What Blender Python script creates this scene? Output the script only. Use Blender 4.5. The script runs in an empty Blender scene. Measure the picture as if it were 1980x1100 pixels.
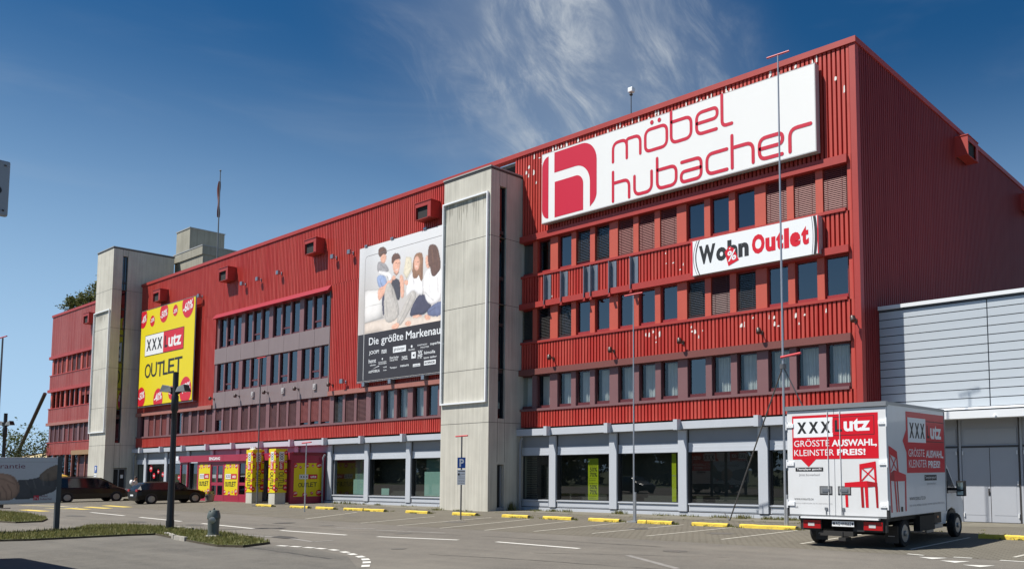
import bpy, bmesh, math, random
from mathutils import Vector, Matrix, Quaternion
random.seed(7)
SC = bpy.context.scene
COL = SC.collection
R = math.radians
# ------------------------------------------------------------------ camera, sky, sun, exposure
GZ = -0.12                                   # level of the ground
cam_d = bpy.data.cameras.new('camera')
cam = bpy.data.objects.new('camera', cam_d)
COL.objects.link(cam)
SC.camera = cam
cam_d.sensor_width = 36.0
cam_d.lens = 1625.08 / 1980 * 36.0
cam_d.shift_x = (990 - 1316.11) / 1980
cam_d.shift_y = (777.95 - 550) / 1980
cam_d.clip_end = 4000
def cam_matrix(pitch, roll, yaw):
    Rz = Matrix.Rotation(yaw, 3, 'Z'); Rx = Matrix.Rotation(pitch, 3, 'X'); Ry = Matrix.Rotation(roll, 3, 'Y')
    m = Rz @ Rx @ Ry
    right, fwd, up = m.col[0], m.col[1], m.col[2]
    o = Matrix((right, up, -fwd)).transposed()
    return o.to_4x4()
cam.matrix_world = Matrix.Translation((0, 0, 1.9)) @ cam_matrix(.0788660546, .0070051935, .658755092)

SUN_AZ, SUN_EL = R(33), R(57)                # sun stands to the left behind the camera
to_sun = Vector((-math.sin(SUN_AZ) * math.cos(SUN_EL), -math.cos(SUN_AZ) * math.cos(SUN_EL), math.sin(SUN_EL)))
sd = bpy.data.lights.new('sun', 'SUN'); sd.energy = 5.0; sd.angle = R(.5); sd.color = (1, .955, .88)
so = bpy.data.objects.new('sun', sd); COL.objects.link(so)
so.rotation_euler = to_sun.to_track_quat('Z', 'Y').to_euler()
so.location = (-20, -20, 40)
CLOUD_DIR = (-.63, .66, .41)
SKY_STRENGTH = .05
W = bpy.data.worlds.new('World'); SC.world = W; W.use_nodes = True
def build_world():
    nt = W.node_tree; nt.nodes.clear(); N = nt.nodes.new; L = nt.links.new
    out = N('ShaderNodeOutputWorld'); bg = N('ShaderNodeBackground'); L(bg.outputs[0], out.inputs[0])
    sky = N('ShaderNodeTexSky'); sky.sky_type = 'NISHITA'; sky.sun_disc = False
    sky.sun_elevation = SUN_EL; sky.sun_rotation = math.atan2(to_sun.x, to_sun.y)
    sky.altitude = 400; sky.air_density = 1.0; sky.dust_density = .3; sky.ozone_density = 2.5
    tc = N('ShaderNodeTexCoord')
    # thin cirrus: streaked noise inside a soft region of the sky, in directions of the world
    c = Vector((-.46, .79, .42)).normalized(); c = Vector(CLOUD_DIR).normalized()
    u = c.cross(Vector((0, 0, 1))).normalized(); v = u.cross(c).normalized()
    def dot(vec):
        d = N('ShaderNodeVectorMath'); d.operation = 'DOT_PRODUCT'; L(tc.outputs['Generated'], d.inputs[0]); d.inputs[1].default_value = vec
        return d.outputs['Value']
    def math_(op, a, b=None, clamp=False):
        m = N('ShaderNodeMath'); m.operation = op; m.use_clamp = clamp
        for i, x in enumerate((a, b)):
            if x is None: continue
            if isinstance(x, (int, float)): m.inputs[i].default_value = x
            else: L(x, m.inputs[i])
        return m.outputs[0]
    ca, sa = math.cos(R(-52)), math.sin(R(-52))
    a_ax = u * ca + v * sa; b_ax = v * ca - u * sa        # along and across the wisps
    A, B, Cc = dot(a_ax), dot(b_ax), dot(c)
    wn = N('ShaderNodeTexNoise'); wn.inputs['Scale'].default_value = 3.2; wn.inputs['Detail'].default_value = 3; L(tc.outputs['Generated'], wn.inputs['Vector']); nw = wn.outputs[0]
    comb = N('ShaderNodeCombineXYZ'); L(math_('ADD', math_('MULTIPLY', A, 4.2), math_('MULTIPLY', nw, .5)), comb.inputs[0]); L(math_('ADD', math_('MULTIPLY', B, 9.5), math_('MULTIPLY', nw, 1.1)), comb.inputs[1])
    n1 = N('ShaderNodeTexNoise'); n1.inputs['Scale'].default_value = 1.9; n1.inputs['Detail'].default_value = 12; n1.inputs['Roughness'].default_value = .66; n1.inputs['Distortion'].default_value = .5
    L(comb.outputs[0], n1.inputs['Vector'])
    comb2 = N('ShaderNodeCombineXYZ'); L(math_('MULTIPLY', A, 7.0), comb2.inputs[0]); L(math_('MULTIPLY', B, 8.0), comb2.inputs[1])
    n2 = N('ShaderNodeTexNoise'); n2.inputs['Scale'].default_value = 1.2; n2.inputs['Detail'].default_value = 4; n2.inputs['Distortion'].default_value = .4
    L(comb2.outputs[0], n2.inputs['Vector'])
    def ramp(x, lo, hi):
        m = N('ShaderNodeMapRange'); m.interpolation_type = 'SMOOTHSTEP'; L(x, m.inputs[0]); m.inputs[1].default_value = lo; m.inputs[2].default_value = hi
        return m.outputs[0]
    wisps = math_('MULTIPLY', ramp(n1.outputs[0], .38, .82), ramp(n2.outputs[0], .30, .62))
    # region: a band through the centre
    inA = ramp(math_('ABSOLUTE', math_('ADD', A, .05)), .25, .05)
    inB = ramp(math_('ABSOLUTE', math_('ADD', B, -.015)), .22, .03)
    main = math_('MULTIPLY', math_('MULTIPLY', inA, inB), ramp(Cc, .3, .7))
    veil = math_('MULTIPLY', main, .26)
    body = math_('MULTIPLY', math_('MULTIPLY', wisps, main), 1.3)
    n3 = N('ShaderNodeTexNoise'); n3.inputs['Scale'].default_value = 3.0; n3.inputs['Detail'].default_value = 6; n3.inputs['Distortion'].default_value = .7
    comb3 = N('ShaderNodeCombineXYZ'); L(dot(Vector((1, 0, 0))), comb3.inputs[0]); L(dot(Vector((0, 1, 0))), comb3.inputs[1]); L(math_('MULTIPLY', dot(Vector((0, 0, 1))), 4.5), comb3.inputs[2]); L(comb3.outputs[0], n3.inputs['Vector'])
    faint = math_('MULTIPLY', ramp(n3.outputs[0], .52, .88), .14)
    cov = math_('MINIMUM', math_('ADD', math_('ADD', veil, body), faint), .75)
    mix = N('ShaderNodeMix'); mix.data_type = 'RGBA'; L(cov, mix.inputs[0])
    # the photograph's sky is a saturated blue
    hs = N('ShaderNodeHueSaturation'); hs.inputs['Saturation'].default_value = 1.38; hs.inputs['Value'].default_value = 1.08; L(sky.outputs[0], hs.inputs['Color'])
    up = dot(Vector((0, 0, 1)))
    hz = N('ShaderNodeMix'); hz.data_type = 'RGBA'; L(math_('MULTIPLY', ramp(up, .47, -.03), .92), hz.inputs[0]); L(hs.outputs[0], hz.inputs[6]); hz.inputs[7].default_value = (6.8, 10.2, 14.2, 1)   # pale blue air near the horizon
    L(hz.outputs[2], mix.inputs[6]); mix.inputs[7].default_value = (8.2, 8.9, 9.6, 1)
    L(mix.outputs[2], bg.inputs[0]); bg.inputs[1].default_value = SKY_STRENGTH


build_world()
SC.view_settings.view_transform = 'Standard'; SC.view_settings.look = 'None'
SC.view_settings.exposure = .42; SC.view_settings.gamma = 1
SC.cycles.max_bounces = 6; SC.cycles.transparent_max_bounces = 12
SC.cycles.caustics_reflective = False; SC.cycles.caustics_refractive = False
# ------------------------------------------------------------------ materials
def lin(c):
    return tuple((x / 255 / 12.92) if x / 255 <= .04045 else ((x / 255 + .055) / 1.055) ** 2.4 for x in c)
MATS = {}
def mat(name, col, rough=.6, metal=0., spec=.5, var=0., vscale=1., stretch=(1, 1, 1), var2=None, bump=0., bscale=30., coat=0., emit=0., srgb=False):
    """Principled material; var mixes towards var2 (or a darker tone) by noise in object space."""
    if name in MATS: return MATS[name]
    if srgb: col = lin(col); var2 = lin(var2) if var2 else None
    m = bpy.data.materials.new(name); m.use_nodes = True; MATS[name] = m
    nt = m.node_tree; b = nt.nodes['Principled BSDF']; N = nt.nodes.new; L = nt.links.new
    b.inputs['Base Color'].default_value = (*col, 1); b.inputs['Roughness'].default_value = rough
    b.inputs['Metallic'].default_value = metal; b.inputs['Specular IOR Level'].default_value = spec; b.inputs['Coat Weight'].default_value = coat
    if emit: b.inputs['Emission Color'].default_value = (*col, 1); b.inputs['Emission Strength'].default_value = emit
    if var or bump:
        tc = N('ShaderNodeTexCoord'); mp = N('ShaderNodeMapping'); L(tc.outputs['Object'], mp.inputs[0]); mp.inputs['Scale'].default_value = stretch
    if var:
        n = N('ShaderNodeTexNoise'); n.inputs['Scale'].default_value = vscale; n.inputs['Detail'].default_value = 7; n.inputs['Roughness'].default_value = .65
        L(mp.outputs[0], n.inputs['Vector'])
        r = N('ShaderNodeMapRange'); r.inputs[1].default_value = .32; r.inputs[2].default_value = .70; r.inputs[3].default_value = 0; r.inputs[4].default_value = var
        L(n.outputs[0], r.inputs[0])
        mx = N('ShaderNodeMix'); mx.data_type = 'RGBA'; L(r.outputs[0], mx.inputs[0])
        c2 = var2 or tuple(x * .45 for x in col)
        mx.inputs[6].default_value = (*col, 1); mx.inputs[7].default_value = (*c2, 1); L(mx.outputs[2], b.inputs['Base Color'])
    if bump:
        nb = N('ShaderNodeTexNoise'); nb.inputs['Scale'].default_value = bscale; nb.inputs['Detail'].default_value = 5; L(mp.outputs[0], nb.inputs['Vector'])
        bp = N('ShaderNodeBump'); bp.inputs['Strength'].default_value = bump; bp.inputs['Distance'].default_value = .02; L(nb.outputs[0], bp.inputs['Height']); L(bp.outputs[0], b.inputs['Normal'])
    return m
def glass(name, tint=(.55, .6, .6), ior=1.75, refl=(1, 1, 1), rough=.01):
    """window pane: fresnel reflection over a tinted see-through pane"""
    if name in MATS: return MATS[name]
    m = bpy.data.materials.new(name); m.use_nodes = True; MATS[name] = m
    nt = m.node_tree; nt.nodes.clear(); N = nt.nodes.new; L = nt.links.new
    o = N('ShaderNodeOutputMaterial'); mx = N('ShaderNodeMixShader'); t = N('ShaderNodeBsdfTransparent'); g = N('ShaderNodeBsdfGlossy'); f = N('ShaderNodeFresnel')
    ge = N('ShaderNodeNewGeometry'); mi = N('ShaderNodeMix'); L(ge.outputs['Backfacing'], mi.inputs[0]); mi.inputs[2].default_value = ior; mi.inputs[3].default_value = 1 / ior; L(mi.outputs[0], f.inputs['IOR'])   # same reflectance from both sides
    t.inputs[0].default_value = (*tint, 1); g.inputs['Color'].default_value = (*refl, 1); g.inputs['Roughness'].default_value = rough
    L(f.outputs[0], mx.inputs[0]); L(t.outputs[0], mx.inputs[1]); L(g.outputs[0], mx.inputs[2]); L(mx.outputs[0], o.inputs[0])
    return m
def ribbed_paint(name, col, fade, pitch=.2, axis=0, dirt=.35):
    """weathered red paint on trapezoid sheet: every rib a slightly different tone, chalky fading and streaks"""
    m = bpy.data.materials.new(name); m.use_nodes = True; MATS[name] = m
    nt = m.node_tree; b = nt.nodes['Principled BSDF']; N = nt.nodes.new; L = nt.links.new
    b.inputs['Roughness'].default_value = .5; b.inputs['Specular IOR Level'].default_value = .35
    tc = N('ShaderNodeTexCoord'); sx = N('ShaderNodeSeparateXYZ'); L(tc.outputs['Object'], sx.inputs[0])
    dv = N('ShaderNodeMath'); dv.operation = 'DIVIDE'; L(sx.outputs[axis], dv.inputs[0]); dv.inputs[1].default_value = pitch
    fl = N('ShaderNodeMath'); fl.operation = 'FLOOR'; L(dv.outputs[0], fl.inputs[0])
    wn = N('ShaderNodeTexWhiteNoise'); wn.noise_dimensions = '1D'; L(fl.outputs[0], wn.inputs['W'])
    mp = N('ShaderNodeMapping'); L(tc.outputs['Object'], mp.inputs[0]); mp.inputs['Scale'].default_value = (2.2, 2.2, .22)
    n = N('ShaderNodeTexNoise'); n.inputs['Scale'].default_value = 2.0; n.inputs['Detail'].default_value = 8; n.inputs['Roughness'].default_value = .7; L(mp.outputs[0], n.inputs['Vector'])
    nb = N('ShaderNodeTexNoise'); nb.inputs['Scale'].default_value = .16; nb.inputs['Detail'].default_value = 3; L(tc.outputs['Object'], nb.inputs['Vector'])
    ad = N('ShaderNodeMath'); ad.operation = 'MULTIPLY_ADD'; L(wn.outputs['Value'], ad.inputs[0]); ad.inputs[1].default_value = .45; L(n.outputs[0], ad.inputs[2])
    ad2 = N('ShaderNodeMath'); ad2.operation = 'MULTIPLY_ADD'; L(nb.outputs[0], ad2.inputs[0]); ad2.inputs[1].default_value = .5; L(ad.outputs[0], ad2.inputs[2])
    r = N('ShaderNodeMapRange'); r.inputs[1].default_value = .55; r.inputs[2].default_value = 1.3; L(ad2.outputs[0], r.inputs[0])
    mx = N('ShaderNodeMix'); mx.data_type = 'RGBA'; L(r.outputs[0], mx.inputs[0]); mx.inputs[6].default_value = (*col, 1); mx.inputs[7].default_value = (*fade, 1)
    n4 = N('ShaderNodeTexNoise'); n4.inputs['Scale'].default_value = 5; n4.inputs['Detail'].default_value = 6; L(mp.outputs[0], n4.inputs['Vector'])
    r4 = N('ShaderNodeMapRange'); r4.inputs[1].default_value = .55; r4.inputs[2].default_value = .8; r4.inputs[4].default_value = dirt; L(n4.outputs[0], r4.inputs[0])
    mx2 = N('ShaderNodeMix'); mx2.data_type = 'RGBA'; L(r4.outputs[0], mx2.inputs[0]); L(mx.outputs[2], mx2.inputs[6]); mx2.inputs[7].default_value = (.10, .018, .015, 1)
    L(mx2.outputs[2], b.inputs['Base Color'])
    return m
def concrete(name, col, dark, streak=.5, board=True):
    """board-marked concrete with vertical rain streaks"""
    m = bpy.data.materials.new(name); m.use_nodes = True; MATS[name] = m
    nt = m.node_tree; b = nt.nodes['Principled BSDF']; N = nt.nodes.new; L = nt.links.new
    b.inputs['Roughness'].default_value = .85; b.inputs['Specular IOR Level'].default_value = .2
    tc = N('ShaderNodeTexCoord'); mp = N('ShaderNodeMapping'); L(tc.outputs['Object'], mp.inputs[0]); mp.inputs['Scale'].default_value = (3.2, 3.2, .10)
    n = N('ShaderNodeTexNoise'); n.inputs['Scale'].default_value = 2.2; n.inputs['Detail'].default_value = 8; n.inputs['Roughness'].default_value = .7; L(mp.outputs[0], n.inputs['Vector'])
    n2 = N('ShaderNodeTexNoise'); n2.inputs['Scale'].default_value = .7; n2.inputs['Detail'].default_value = 6; L(tc.outputs['Object'], n2.inputs['Vector'])
    ad = N('ShaderNodeMath'); ad.operation = 'MULTIPLY_ADD'; L(n2.outputs[0], ad.inputs[0]); ad.inputs[1].default_value = .55; L(n.outputs[0], ad.inputs[2])
    r = N('ShaderNodeMapRange'); r.inputs[1].default_value = .62; r.inputs[2].default_value = 1.12; r.inputs[4].default_value = streak; L(ad.outputs[0], r.inputs[0])
    mx = N('ShaderNodeMix'); mx.data_type = 'RGBA'; L(r.outputs[0], mx.inputs[0]); mx.inputs[6].default_value = (*col, 1); mx.inputs[7].default_value = (*dark, 1)
    L(mx.outputs[2], b.inputs['Base Color'])
    if board:
        wv = N('ShaderNodeTexNoise'); wv.inputs['Scale'].default_value = 1; mp2 = N('ShaderNodeMapping'); mp2.inputs['Scale'].default_value = (9, 9, .05); L(tc.outputs['Object'], mp2.inputs[0]); L(mp2.outputs[0], wv.inputs['Vector'])
        bp = N('ShaderNodeBump'); bp.inputs['Strength'].default_value = .5; bp.inputs['Distance'].default_value = .03; L(wv.outputs[0], bp.inputs['Height']); L(bp.outputs[0], b.inputs['Normal'])
    return m
# ------------------------------------------------------------------ mesh builder
class MB:
    def __init__(s): s.v = []; s.f = []; s.m = []
    def vert(s, p): s.v.append(tuple(p)); return len(s.v) - 1
    def face(s, pts, m=0):
        i = len(s.v); s.v += [tuple(p) for p in pts]; s.f.append(tuple(range(i, i + len(pts)))); s.m.append(m)
    def box(s, x0, x1, y0, y1, z0, z1, m=0, skip=''):
        i = len(s.v)
        s.v += [(x0, y0, z0), (x1, y0, z0), (x1, y1, z0), (x0, y1, z0), (x0, y0, z1), (x1, y0, z1), (x1, y1, z1), (x0, y1, z1)]
        F = {'b': (3, 2, 1, 0), 't': (4, 5, 6, 7), 'f': (0, 1, 5, 4), 'r': (1, 2, 6, 5), 'k': (2, 3, 7, 6), 'l': (3, 0, 4, 7)}
        for k, q in F.items():
            if k in skip: continue
            s.f.append(tuple(i + a for a in q)); s.m.append(m)
    def prism(s, poly, d0, d1, fn, m=0, side=None):
        """poly in (u,v), extruded from d0 to d1; fn(u,v,d)->xyz"""
        n = len(poly); i = len(s.v)
        s.v += [fn(u, v, d0) for u, v in poly] + [fn(u, v, d1) for u, v in poly]
        s.f.append(tuple(i + k for k in reversed(range(n)))); s.m.append(m)
        s.f.append(tuple(i + n + k for k in range(n))); s.m.append(m)
        for k in range(n):
            a, b = k, (k + 1) % n
            s.f.append((i + a, i + b, i + n + b, i + n + a)); s.m.append(m if side is None else side)
    def tube(s, p0, p1, r0, r1=None, n=10, m=0, caps=True):
        p0, p1 = Vector(p0), Vector(p1); r1 = r0 if r1 is None else r1
        d = (p1 - p0); q = d.to_track_quat('Z', 'Y'); i = len(s.v)
        for p, r in ((p0, r0), (p1, r1)):
            for k in range(n):
                a = 2 * math.pi * k / n
                s.v.append(tuple(p + q @ Vector((r * math.cos(a), r * math.sin(a), 0))))
        for k in range(n):
            b = (k + 1) % n
            s.f.append((i + k, i + b, i + n + b, i + n + k)); s.m.append(m)
        if caps:
            s.f.append(tuple(i + k for k in reversed(range(n)))); s.m.append(m)
            s.f.append(tuple(i + n + k for k in range(n))); s.m.append(m)
    def path(s, pts, r, n=8, m=0):
        for a, b in zip(pts, pts[1:]): s.tube(a, b, r, r, n, m)
    def lathe(s, prof, c=(0, 0, 0), n=20, m=0, q=None, mlist=None):
        """prof [(r,z)...] round the local z axis"""
        i = len(s.v); c = Vector(c)
        for r, z in prof:
            for k in range(n):
                a = 2 * math.pi * k / n; p = Vector((r * math.cos(a), r * math.sin(a), z))
                if q is not None: p = q @ p
                s.v.append(tuple(c + p))
        for j in range(len(prof) - 1):
            for k in range(n):
                b = (k + 1) % n
                s.f.append((i + j * n + k, i + j * n + b, i + (j + 1) * n + b, i + (j + 1) * n + k)); s.m.append(mlist[j] if mlist else m)
        s.f.append(tuple(i + k for k in reversed(range(n)))); s.m.append(mlist[0] if mlist else m)
        s.f.append(tuple(i + (len(prof) - 1) * n + k for k in range(n))); s.m.append(mlist[-1] if mlist else m)
    def ball(s, c, rx, ry, rz, n=10, rings=6, m=0):
        prof = [(math.sin(math.pi * j / rings), -math.cos(math.pi * j / rings)) for j in range(1, rings)]
        i0 = len(s.v); s.lathe(prof, (0, 0, 0), n, m)
        for k in range(i0, len(s.v)):
            x, y, z = s.v[k]; s.v[k] = (c[0] + x * rx, c[1] + y * ry, c[2] + z * rz)
def link(o): COL.objects.link(o); return o
ROOT = {}
def mesh_of(mb, mats, off=(0, 0, 0), name='m'):
    me = bpy.data.meshes.new(name)
    me.from_pydata([(x - off[0], y - off[1], z - off[2]) for x, y, z in mb.v], [], mb.f)
    for k in (mats if isinstance(mats, (list, tuple)) else [mats]): me.materials.append(k)
    me.polygons.foreach_set('material_index', mb.m); me.update()
    return me
def obj(name, mb, mats, parent=None, smooth=False, bevel=0, off=None):
    base = off if off is not None else (ROOT[parent.name] if parent is not None and parent.name in ROOT else (0, 0, 0))
    me = mesh_of(mb, mats, base, name)
    if bevel:
        bm = bmesh.new(); bm.from_mesh(me); bmesh.ops.remove_doubles(bm, verts=bm.verts, dist=1e-4)
        ed = [e for e in bm.edges if e.is_manifold and e.calc_face_angle(0) > .5]
        bmesh.ops.bevel(bm, geom=ed, offset=bevel, segments=2, affect='EDGES', profile=.6, clamp_overlap=True)
        bm.to_mesh(me); bm.free()
    if smooth:
        me.polygons.foreach_set('use_smooth', [True] * len(me.polygons)); me.update()
        try: me.set_sharp_from_angle(angle=R(38))
        except Exception: pass
    o = link(bpy.data.objects.new(name, me))
    if parent is not None: o.parent = parent; ROOT[o.name] = base
    return o
def tag(o, label=None, cat=None, group=None, kind=None):
    if label: o['label'] = label
    if cat: o['category'] = cat
    if group: o['group'] = group
    if kind: o['kind'] = kind
    return o
def thing(name, label, cat, loc=(0, 0, 0), rz=0, group=None, world=False):
    """an Empty at the base of a thing; world=True: its parts are given in world coordinates"""
    o = link(bpy.data.objects.new(name, None)); o.location = loc; o.rotation_euler = (0, 0, rz); o.empty_display_size = .3
    if world: ROOT[o.name] = loc
    return tag(o, label, cat, group)
def solo(name, mb, mats, label, cat, loc=(0, 0, 0), group=None, kind=None, smooth=False, bevel=0):
    o = obj(name, mb, mats, None, smooth, bevel, off=loc); o.location = loc
    return tag(o, label, cat, group, kind)
def dup(root, loc, rz=None, label=None, group=None, cat=None):
    r = root.copy(); link(r); r.location = loc
    if rz is not None: r.rotation_euler = (0, 0, rz)
    if label: r['label'] = label
    if group: r['group'] = group
    for ch in list(root.children):
        c = ch.copy(); link(c); c.parent = r
        for g_ in list(ch.children):
            d = g_.copy(); link(d); d.parent = c
    return r
# ------------------------------------------------------------------ flat lettering and print on a plane
_TX = {}
def glyphs(body, bold=0., shear=0.):
    k = (body, bold, shear)
    if k in _TX: return _TX[k]
    cu = bpy.data.curves.new('t', 'FONT'); cu.body = body; cu.fill_mode = 'FRONT'; cu.resolution_u = 3; cu.offset = bold; cu.shear = shear
    o = bpy.data.objects.new('t', cu); COL.objects.link(o)
    dg = bpy.context.evaluated_depsgraph_get(); dg.update()
    me = o.evaluated_get(dg).to_mesh()
    v = [(p.co.x, p.co.y) for p in me.vertices]; f = [tuple(p.vertices) for p in me.polygons]
    o.evaluated_get(dg).to_mesh_clear(); bpy.data.objects.remove(o); bpy.data.curves.remove(cu)
    if v:
        x0 = min(a for a, b in v); x1 = max(a for a, b in v); y0 = min(b for a, b in v); y1 = max(b for a, b in v)
        v = [((a - x0) / max(1e-6, x1 - x0), (b - y0) / max(1e-6, y1 - y0)) for a, b in v]
    _TX[k] = (v, f); return _TX[k]
class Plane:
    """a flat face to print on: O origin, U to the right, V up, N towards the viewer"""
    def __init__(s, O, U, V): s.O, s.U, s.V = Vector(O), Vector(U).normalized(), Vector(V).normalized(); s.N = s.U.cross(s.V)
    def __call__(s, u, v, d=0): return tuple(s.O + s.U * u + s.V * v + s.N * d)
    def rect(s, mb, u0, u1, v0, v1, d, m=0): mb.face([s(u0, v0, d), s(u1, v0, d), s(u1, v1, d), s(u0, v1, d)], m)
    def poly(s, mb, pts, d, m=0):
        a = sum(p[0] * q[1] - q[0] * p[1] for p, q in zip(pts, pts[1:] + pts[:1]))
        pts = pts if a > 0 else pts[::-1]
        mb.face([s(u, v, d) for u, v in pts], m)
    def disc(s, mb, u, v, ru, rv, d, m=0, n=28, clip=None):
        pts = [(u + ru * math.cos(2 * math.pi * k / n), v + rv * math.sin(2 * math.pi * k / n)) for k in range(n)]
        if clip:
            u0, u1, v0, v1 = clip; pts = [(min(max(a, u0), u1), min(max(b, v0), v1)) for a, b in pts]
            q = []
            for p in pts:
                if not q or (abs(p[0] - q[-1][0]) + abs(p[1] - q[-1][1])) > 1e-4: q.append(p)
            pts = q
        s.poly(mb, pts, d, m)
    def text(s, mb, body, u0, u1, v0, v1, d, m=0, bold=0., shear=0., slant=0., rot=False):
        vs, fs = glyphs(body, bold, shear); i = len(mb.v)
        if rot: mb.v += [s(u0 + (u1 - u0) * b, v1 - (v1 - v0) * a, d) for a, b in vs]      # reads downwards
        else: mb.v += [s(u0 + (u1 - u0) * a, v0 + (v1 - v0) * b + slant * a, d) for a, b in vs]
        for f in fs: mb.f.append(tuple(i + k for k in f)); mb.m.append(m)
    def stroke(s, mb, pts, w, d, m=0, rad=.25, cap=True, closed=False):
        """ribbon of constant width with rounded corners and round ends"""
        P = [Vector((a, b)) for a, b in pts]; n = len(P); out = []
        rng = range(n) if closed else range(1, n - 1)
        if not closed: out.append(P[0])
        for k in rng:
            a, b, c = P[k - 1], P[k], P[(k + 1) % n]
            d1, d2 = (a - b), (c - b); r = min(rad, d1.length * .49, d2.length * .49)
            e1, e2 = b + d1.normalized() * r, b + d2.normalized() * r
            for t in [0, .17, .33, .5, .67, .83, 1]:
                out.append(e1 * (1 - t) ** 2 + b * 2 * t * (1 - t) + e2 * t * t)
        if not closed: out.append(P[-1])
        L_, R_ = [], []; nn = len(out)
        for k, p in enumerate(out):
            a = out[k - 1] if (k > 0 or closed) else p; c = out[(k + 1) % nn] if (k < nn - 1 or closed) else p
            t = (c - a).normalized(); nv = Vector((-t.y, t.x)) * w / 2
            L_.append(p + nv); R_.append(p - nv)
        for k in range(nn if closed else nn - 1):
            j = (k + 1) % nn
            mb.face([s(*R_[k], d), s(*R_[j], d), s(*L_[j], d), s(*L_[k], d)], m)
        if cap and not closed:
            for p, q in ((out[0], out[1]), (out[-1], out[-2])):
                t = (p - q).normalized(); nv = Vector((-t.y, t.x))
                arc = [p + (nv * math.cos(a) + t * math.sin(a)) * w / 2 for a in [math.pi * k / 8 for k in range(9)]]
                s.poly(mb, [(x.x, x.y) for x in arc], d, m)
# ------------------------------------------------------------------ measured outlines (metres, world axes)
STOPS = [(-71.05, -70.06), (-50.7, -48.83), (-46.7, -44.79), (-43.93, -42.15), (-41.14, -39.35), (-39.26, -37.47), (-35.64, -33.9), (-32.03, -30.37), (-28.59, -26.94), (-26.02, -24.36), (-23.41, -21.79), (-20.85, -19.21), (-18.29, -16.74), (-16.24, -14.04), (-12.13, -11.31), (-8.09, -6.7)]
BAYS = [[(-44.02, 19.4), (-46.55, 22.97)], [(-41.32, 18.8), (-43.12, 22.92)], [(-37.52, 18.78), (-39.25, 22.44)], [(-34.93, 18.8), (-38.31, 23.27)], [(-30.18, 18.5), (-31.67, 23.0)], [(-27.54, 18.37), (-28.77, 23.8)], [(-24.99, 18.37), (-26.32, 23.77)], [(-22.8, 18.58), (-24.05, 24.13)], [(-21.0, 19.16), (-21.55, 24.51)], [(-18.73, 19.55), (-18.82, 24.44)], [(-16.6, 19.7), (-16.49, 24.44)], [(-13.99, 19.94), (-13.93, 24.17)], [(-11.4, 19.94), (-11.48, 24.67)], [(-8.38, 20.04), (-8.37, 24.32)], [(-5.76, 19.59), (-5.51, 23.09)]]
DASH = [[(-51.04, 15.93), (-45.49, 15.57)], [(-43.23, 15.43), (-37.96, 15.09)], [(-35.65, 14.95), (-30.72, 14.63)], [(-28.93, 14.71), (-24.96, 14.82)], [(-23.53, 15.01), (-20.34, 15.61)], [(-18.89, 15.82), (-15.46, 15.67)], [(-61.76, 17.49), (-59.12, 17.77)]]
YEL = [[(-58.32, 17.1), (-55.24, 17.05)], [(-59.51, 18.34), (-55.63, 18.24)], [(-60.87, 19.78), (-56.58, 19.56)], [(-58.35, 14.95), (-54.77, 15.01)]]
FAINT = [[(-28.41, 12.86), (-25.52, 13.26)], [(-25.32, 13.16), (-23.43, 12.86)], [(-23.43, 12.86), (-23.42, 13.5)], [(-28.64, 16.55), (-26.76, 16.96)], [(-26.29, 16.66), (-22.98, 17.1)], [(-13.3, 15.09), (-10.67, 13.64)], [(-67.16, 17.06), (-61.13, 17.84)], [(-60.06, 16.5), (-56.99, 16.76)]]
ARC = [(-22.86, 11.69), (-22.32, 11.77), (-21.73, 11.83), (-21.18, 11.85), (-20.52, 11.84), (-19.73, 11.68), (-19.08, 11.49), (-18.36, 11.27), (-17.71, 11.0), (-17.11, 10.66), (-16.49, 10.25)]
TRI = [[(-7.52, 18.46), (-6.91, 18.63), (-7.11, 18.2)], [(-6.87, 18.03), (-6.28, 18.21), (-6.45, 17.78)], [(-6.2, 17.5), (-5.59, 17.72), (-5.76, 17.29)]]
SHORT = [[(-8.01, 18.99), (-7.57, 18.88)], [(-6.88, 18.88), (-6.46, 18.88)], [(-5.83, 18.79), (-5.31, 18.78)]]
PATCH = [[(-47.88, 13.91), (-48.43, 14.36), (-47.35, 14.45), (-46.06, 14.23), (-46.46, 13.92)], [(-39.7, 13.71), (-40.08, 14.09), (-39.28, 14.15), (-38.34, 13.95), (-38.65, 13.7)], [(-35.29, 14.16), (-35.66, 14.55), (-34.91, 14.58), (-34.03, 14.35), (-34.31, 14.12)], [(-26.24, 13.03), (-26.53, 13.46), (-25.79, 13.5), (-24.97, 13.25), (-25.29, 12.98)]]
ISL = [(-35.35, 7.65), (-34.96, 9.21), (-35.2, 10.46), (-37.02, 11.49), (-36.65, 12.39), (-34.4, 12.8), (-30.73, 12.72), (-28.32, 12.66), (-25.17, 12.15), (-23.81, 11.81), (-23.3, 10.83), (-24.08, 10.51), (-25.82, 10.7), (-27.97, 10.99), (-30.41, 11.33), (-30.81, 10.57), (-30.99, 9.49), (-31.2, 8.23), (-32.15, 6.97)]
ISL2 = [(-57.81, 12.02), (-55.65, 13.27), (-51.57, 13.33), (-46.58, 12.72), (-44.86, 12.39), (-42.73, 11.59), (-42.83, 10.74), (-45.25, 10.45), (-48.61, 10.13)]
LAMP2 = (-61.39, 14.65)
MASTL = (-53.17, 12.39)
P = {'lamp': (-32.11, 12.41), 'hyd': (-27.18, 11.73), 'p892': (-28.39, 21.9), 'p590': (-41.24, 22.16), 'p1227': (-21.37, 24.62), 'p497': (-50.78, 24.31), 'planter': (-62.4, 27.33)}
HATCH = (-60.74, -60.58)
VAN = (-70.05, -69.85)
PERSON = (-67.51, 23.62)
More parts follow.
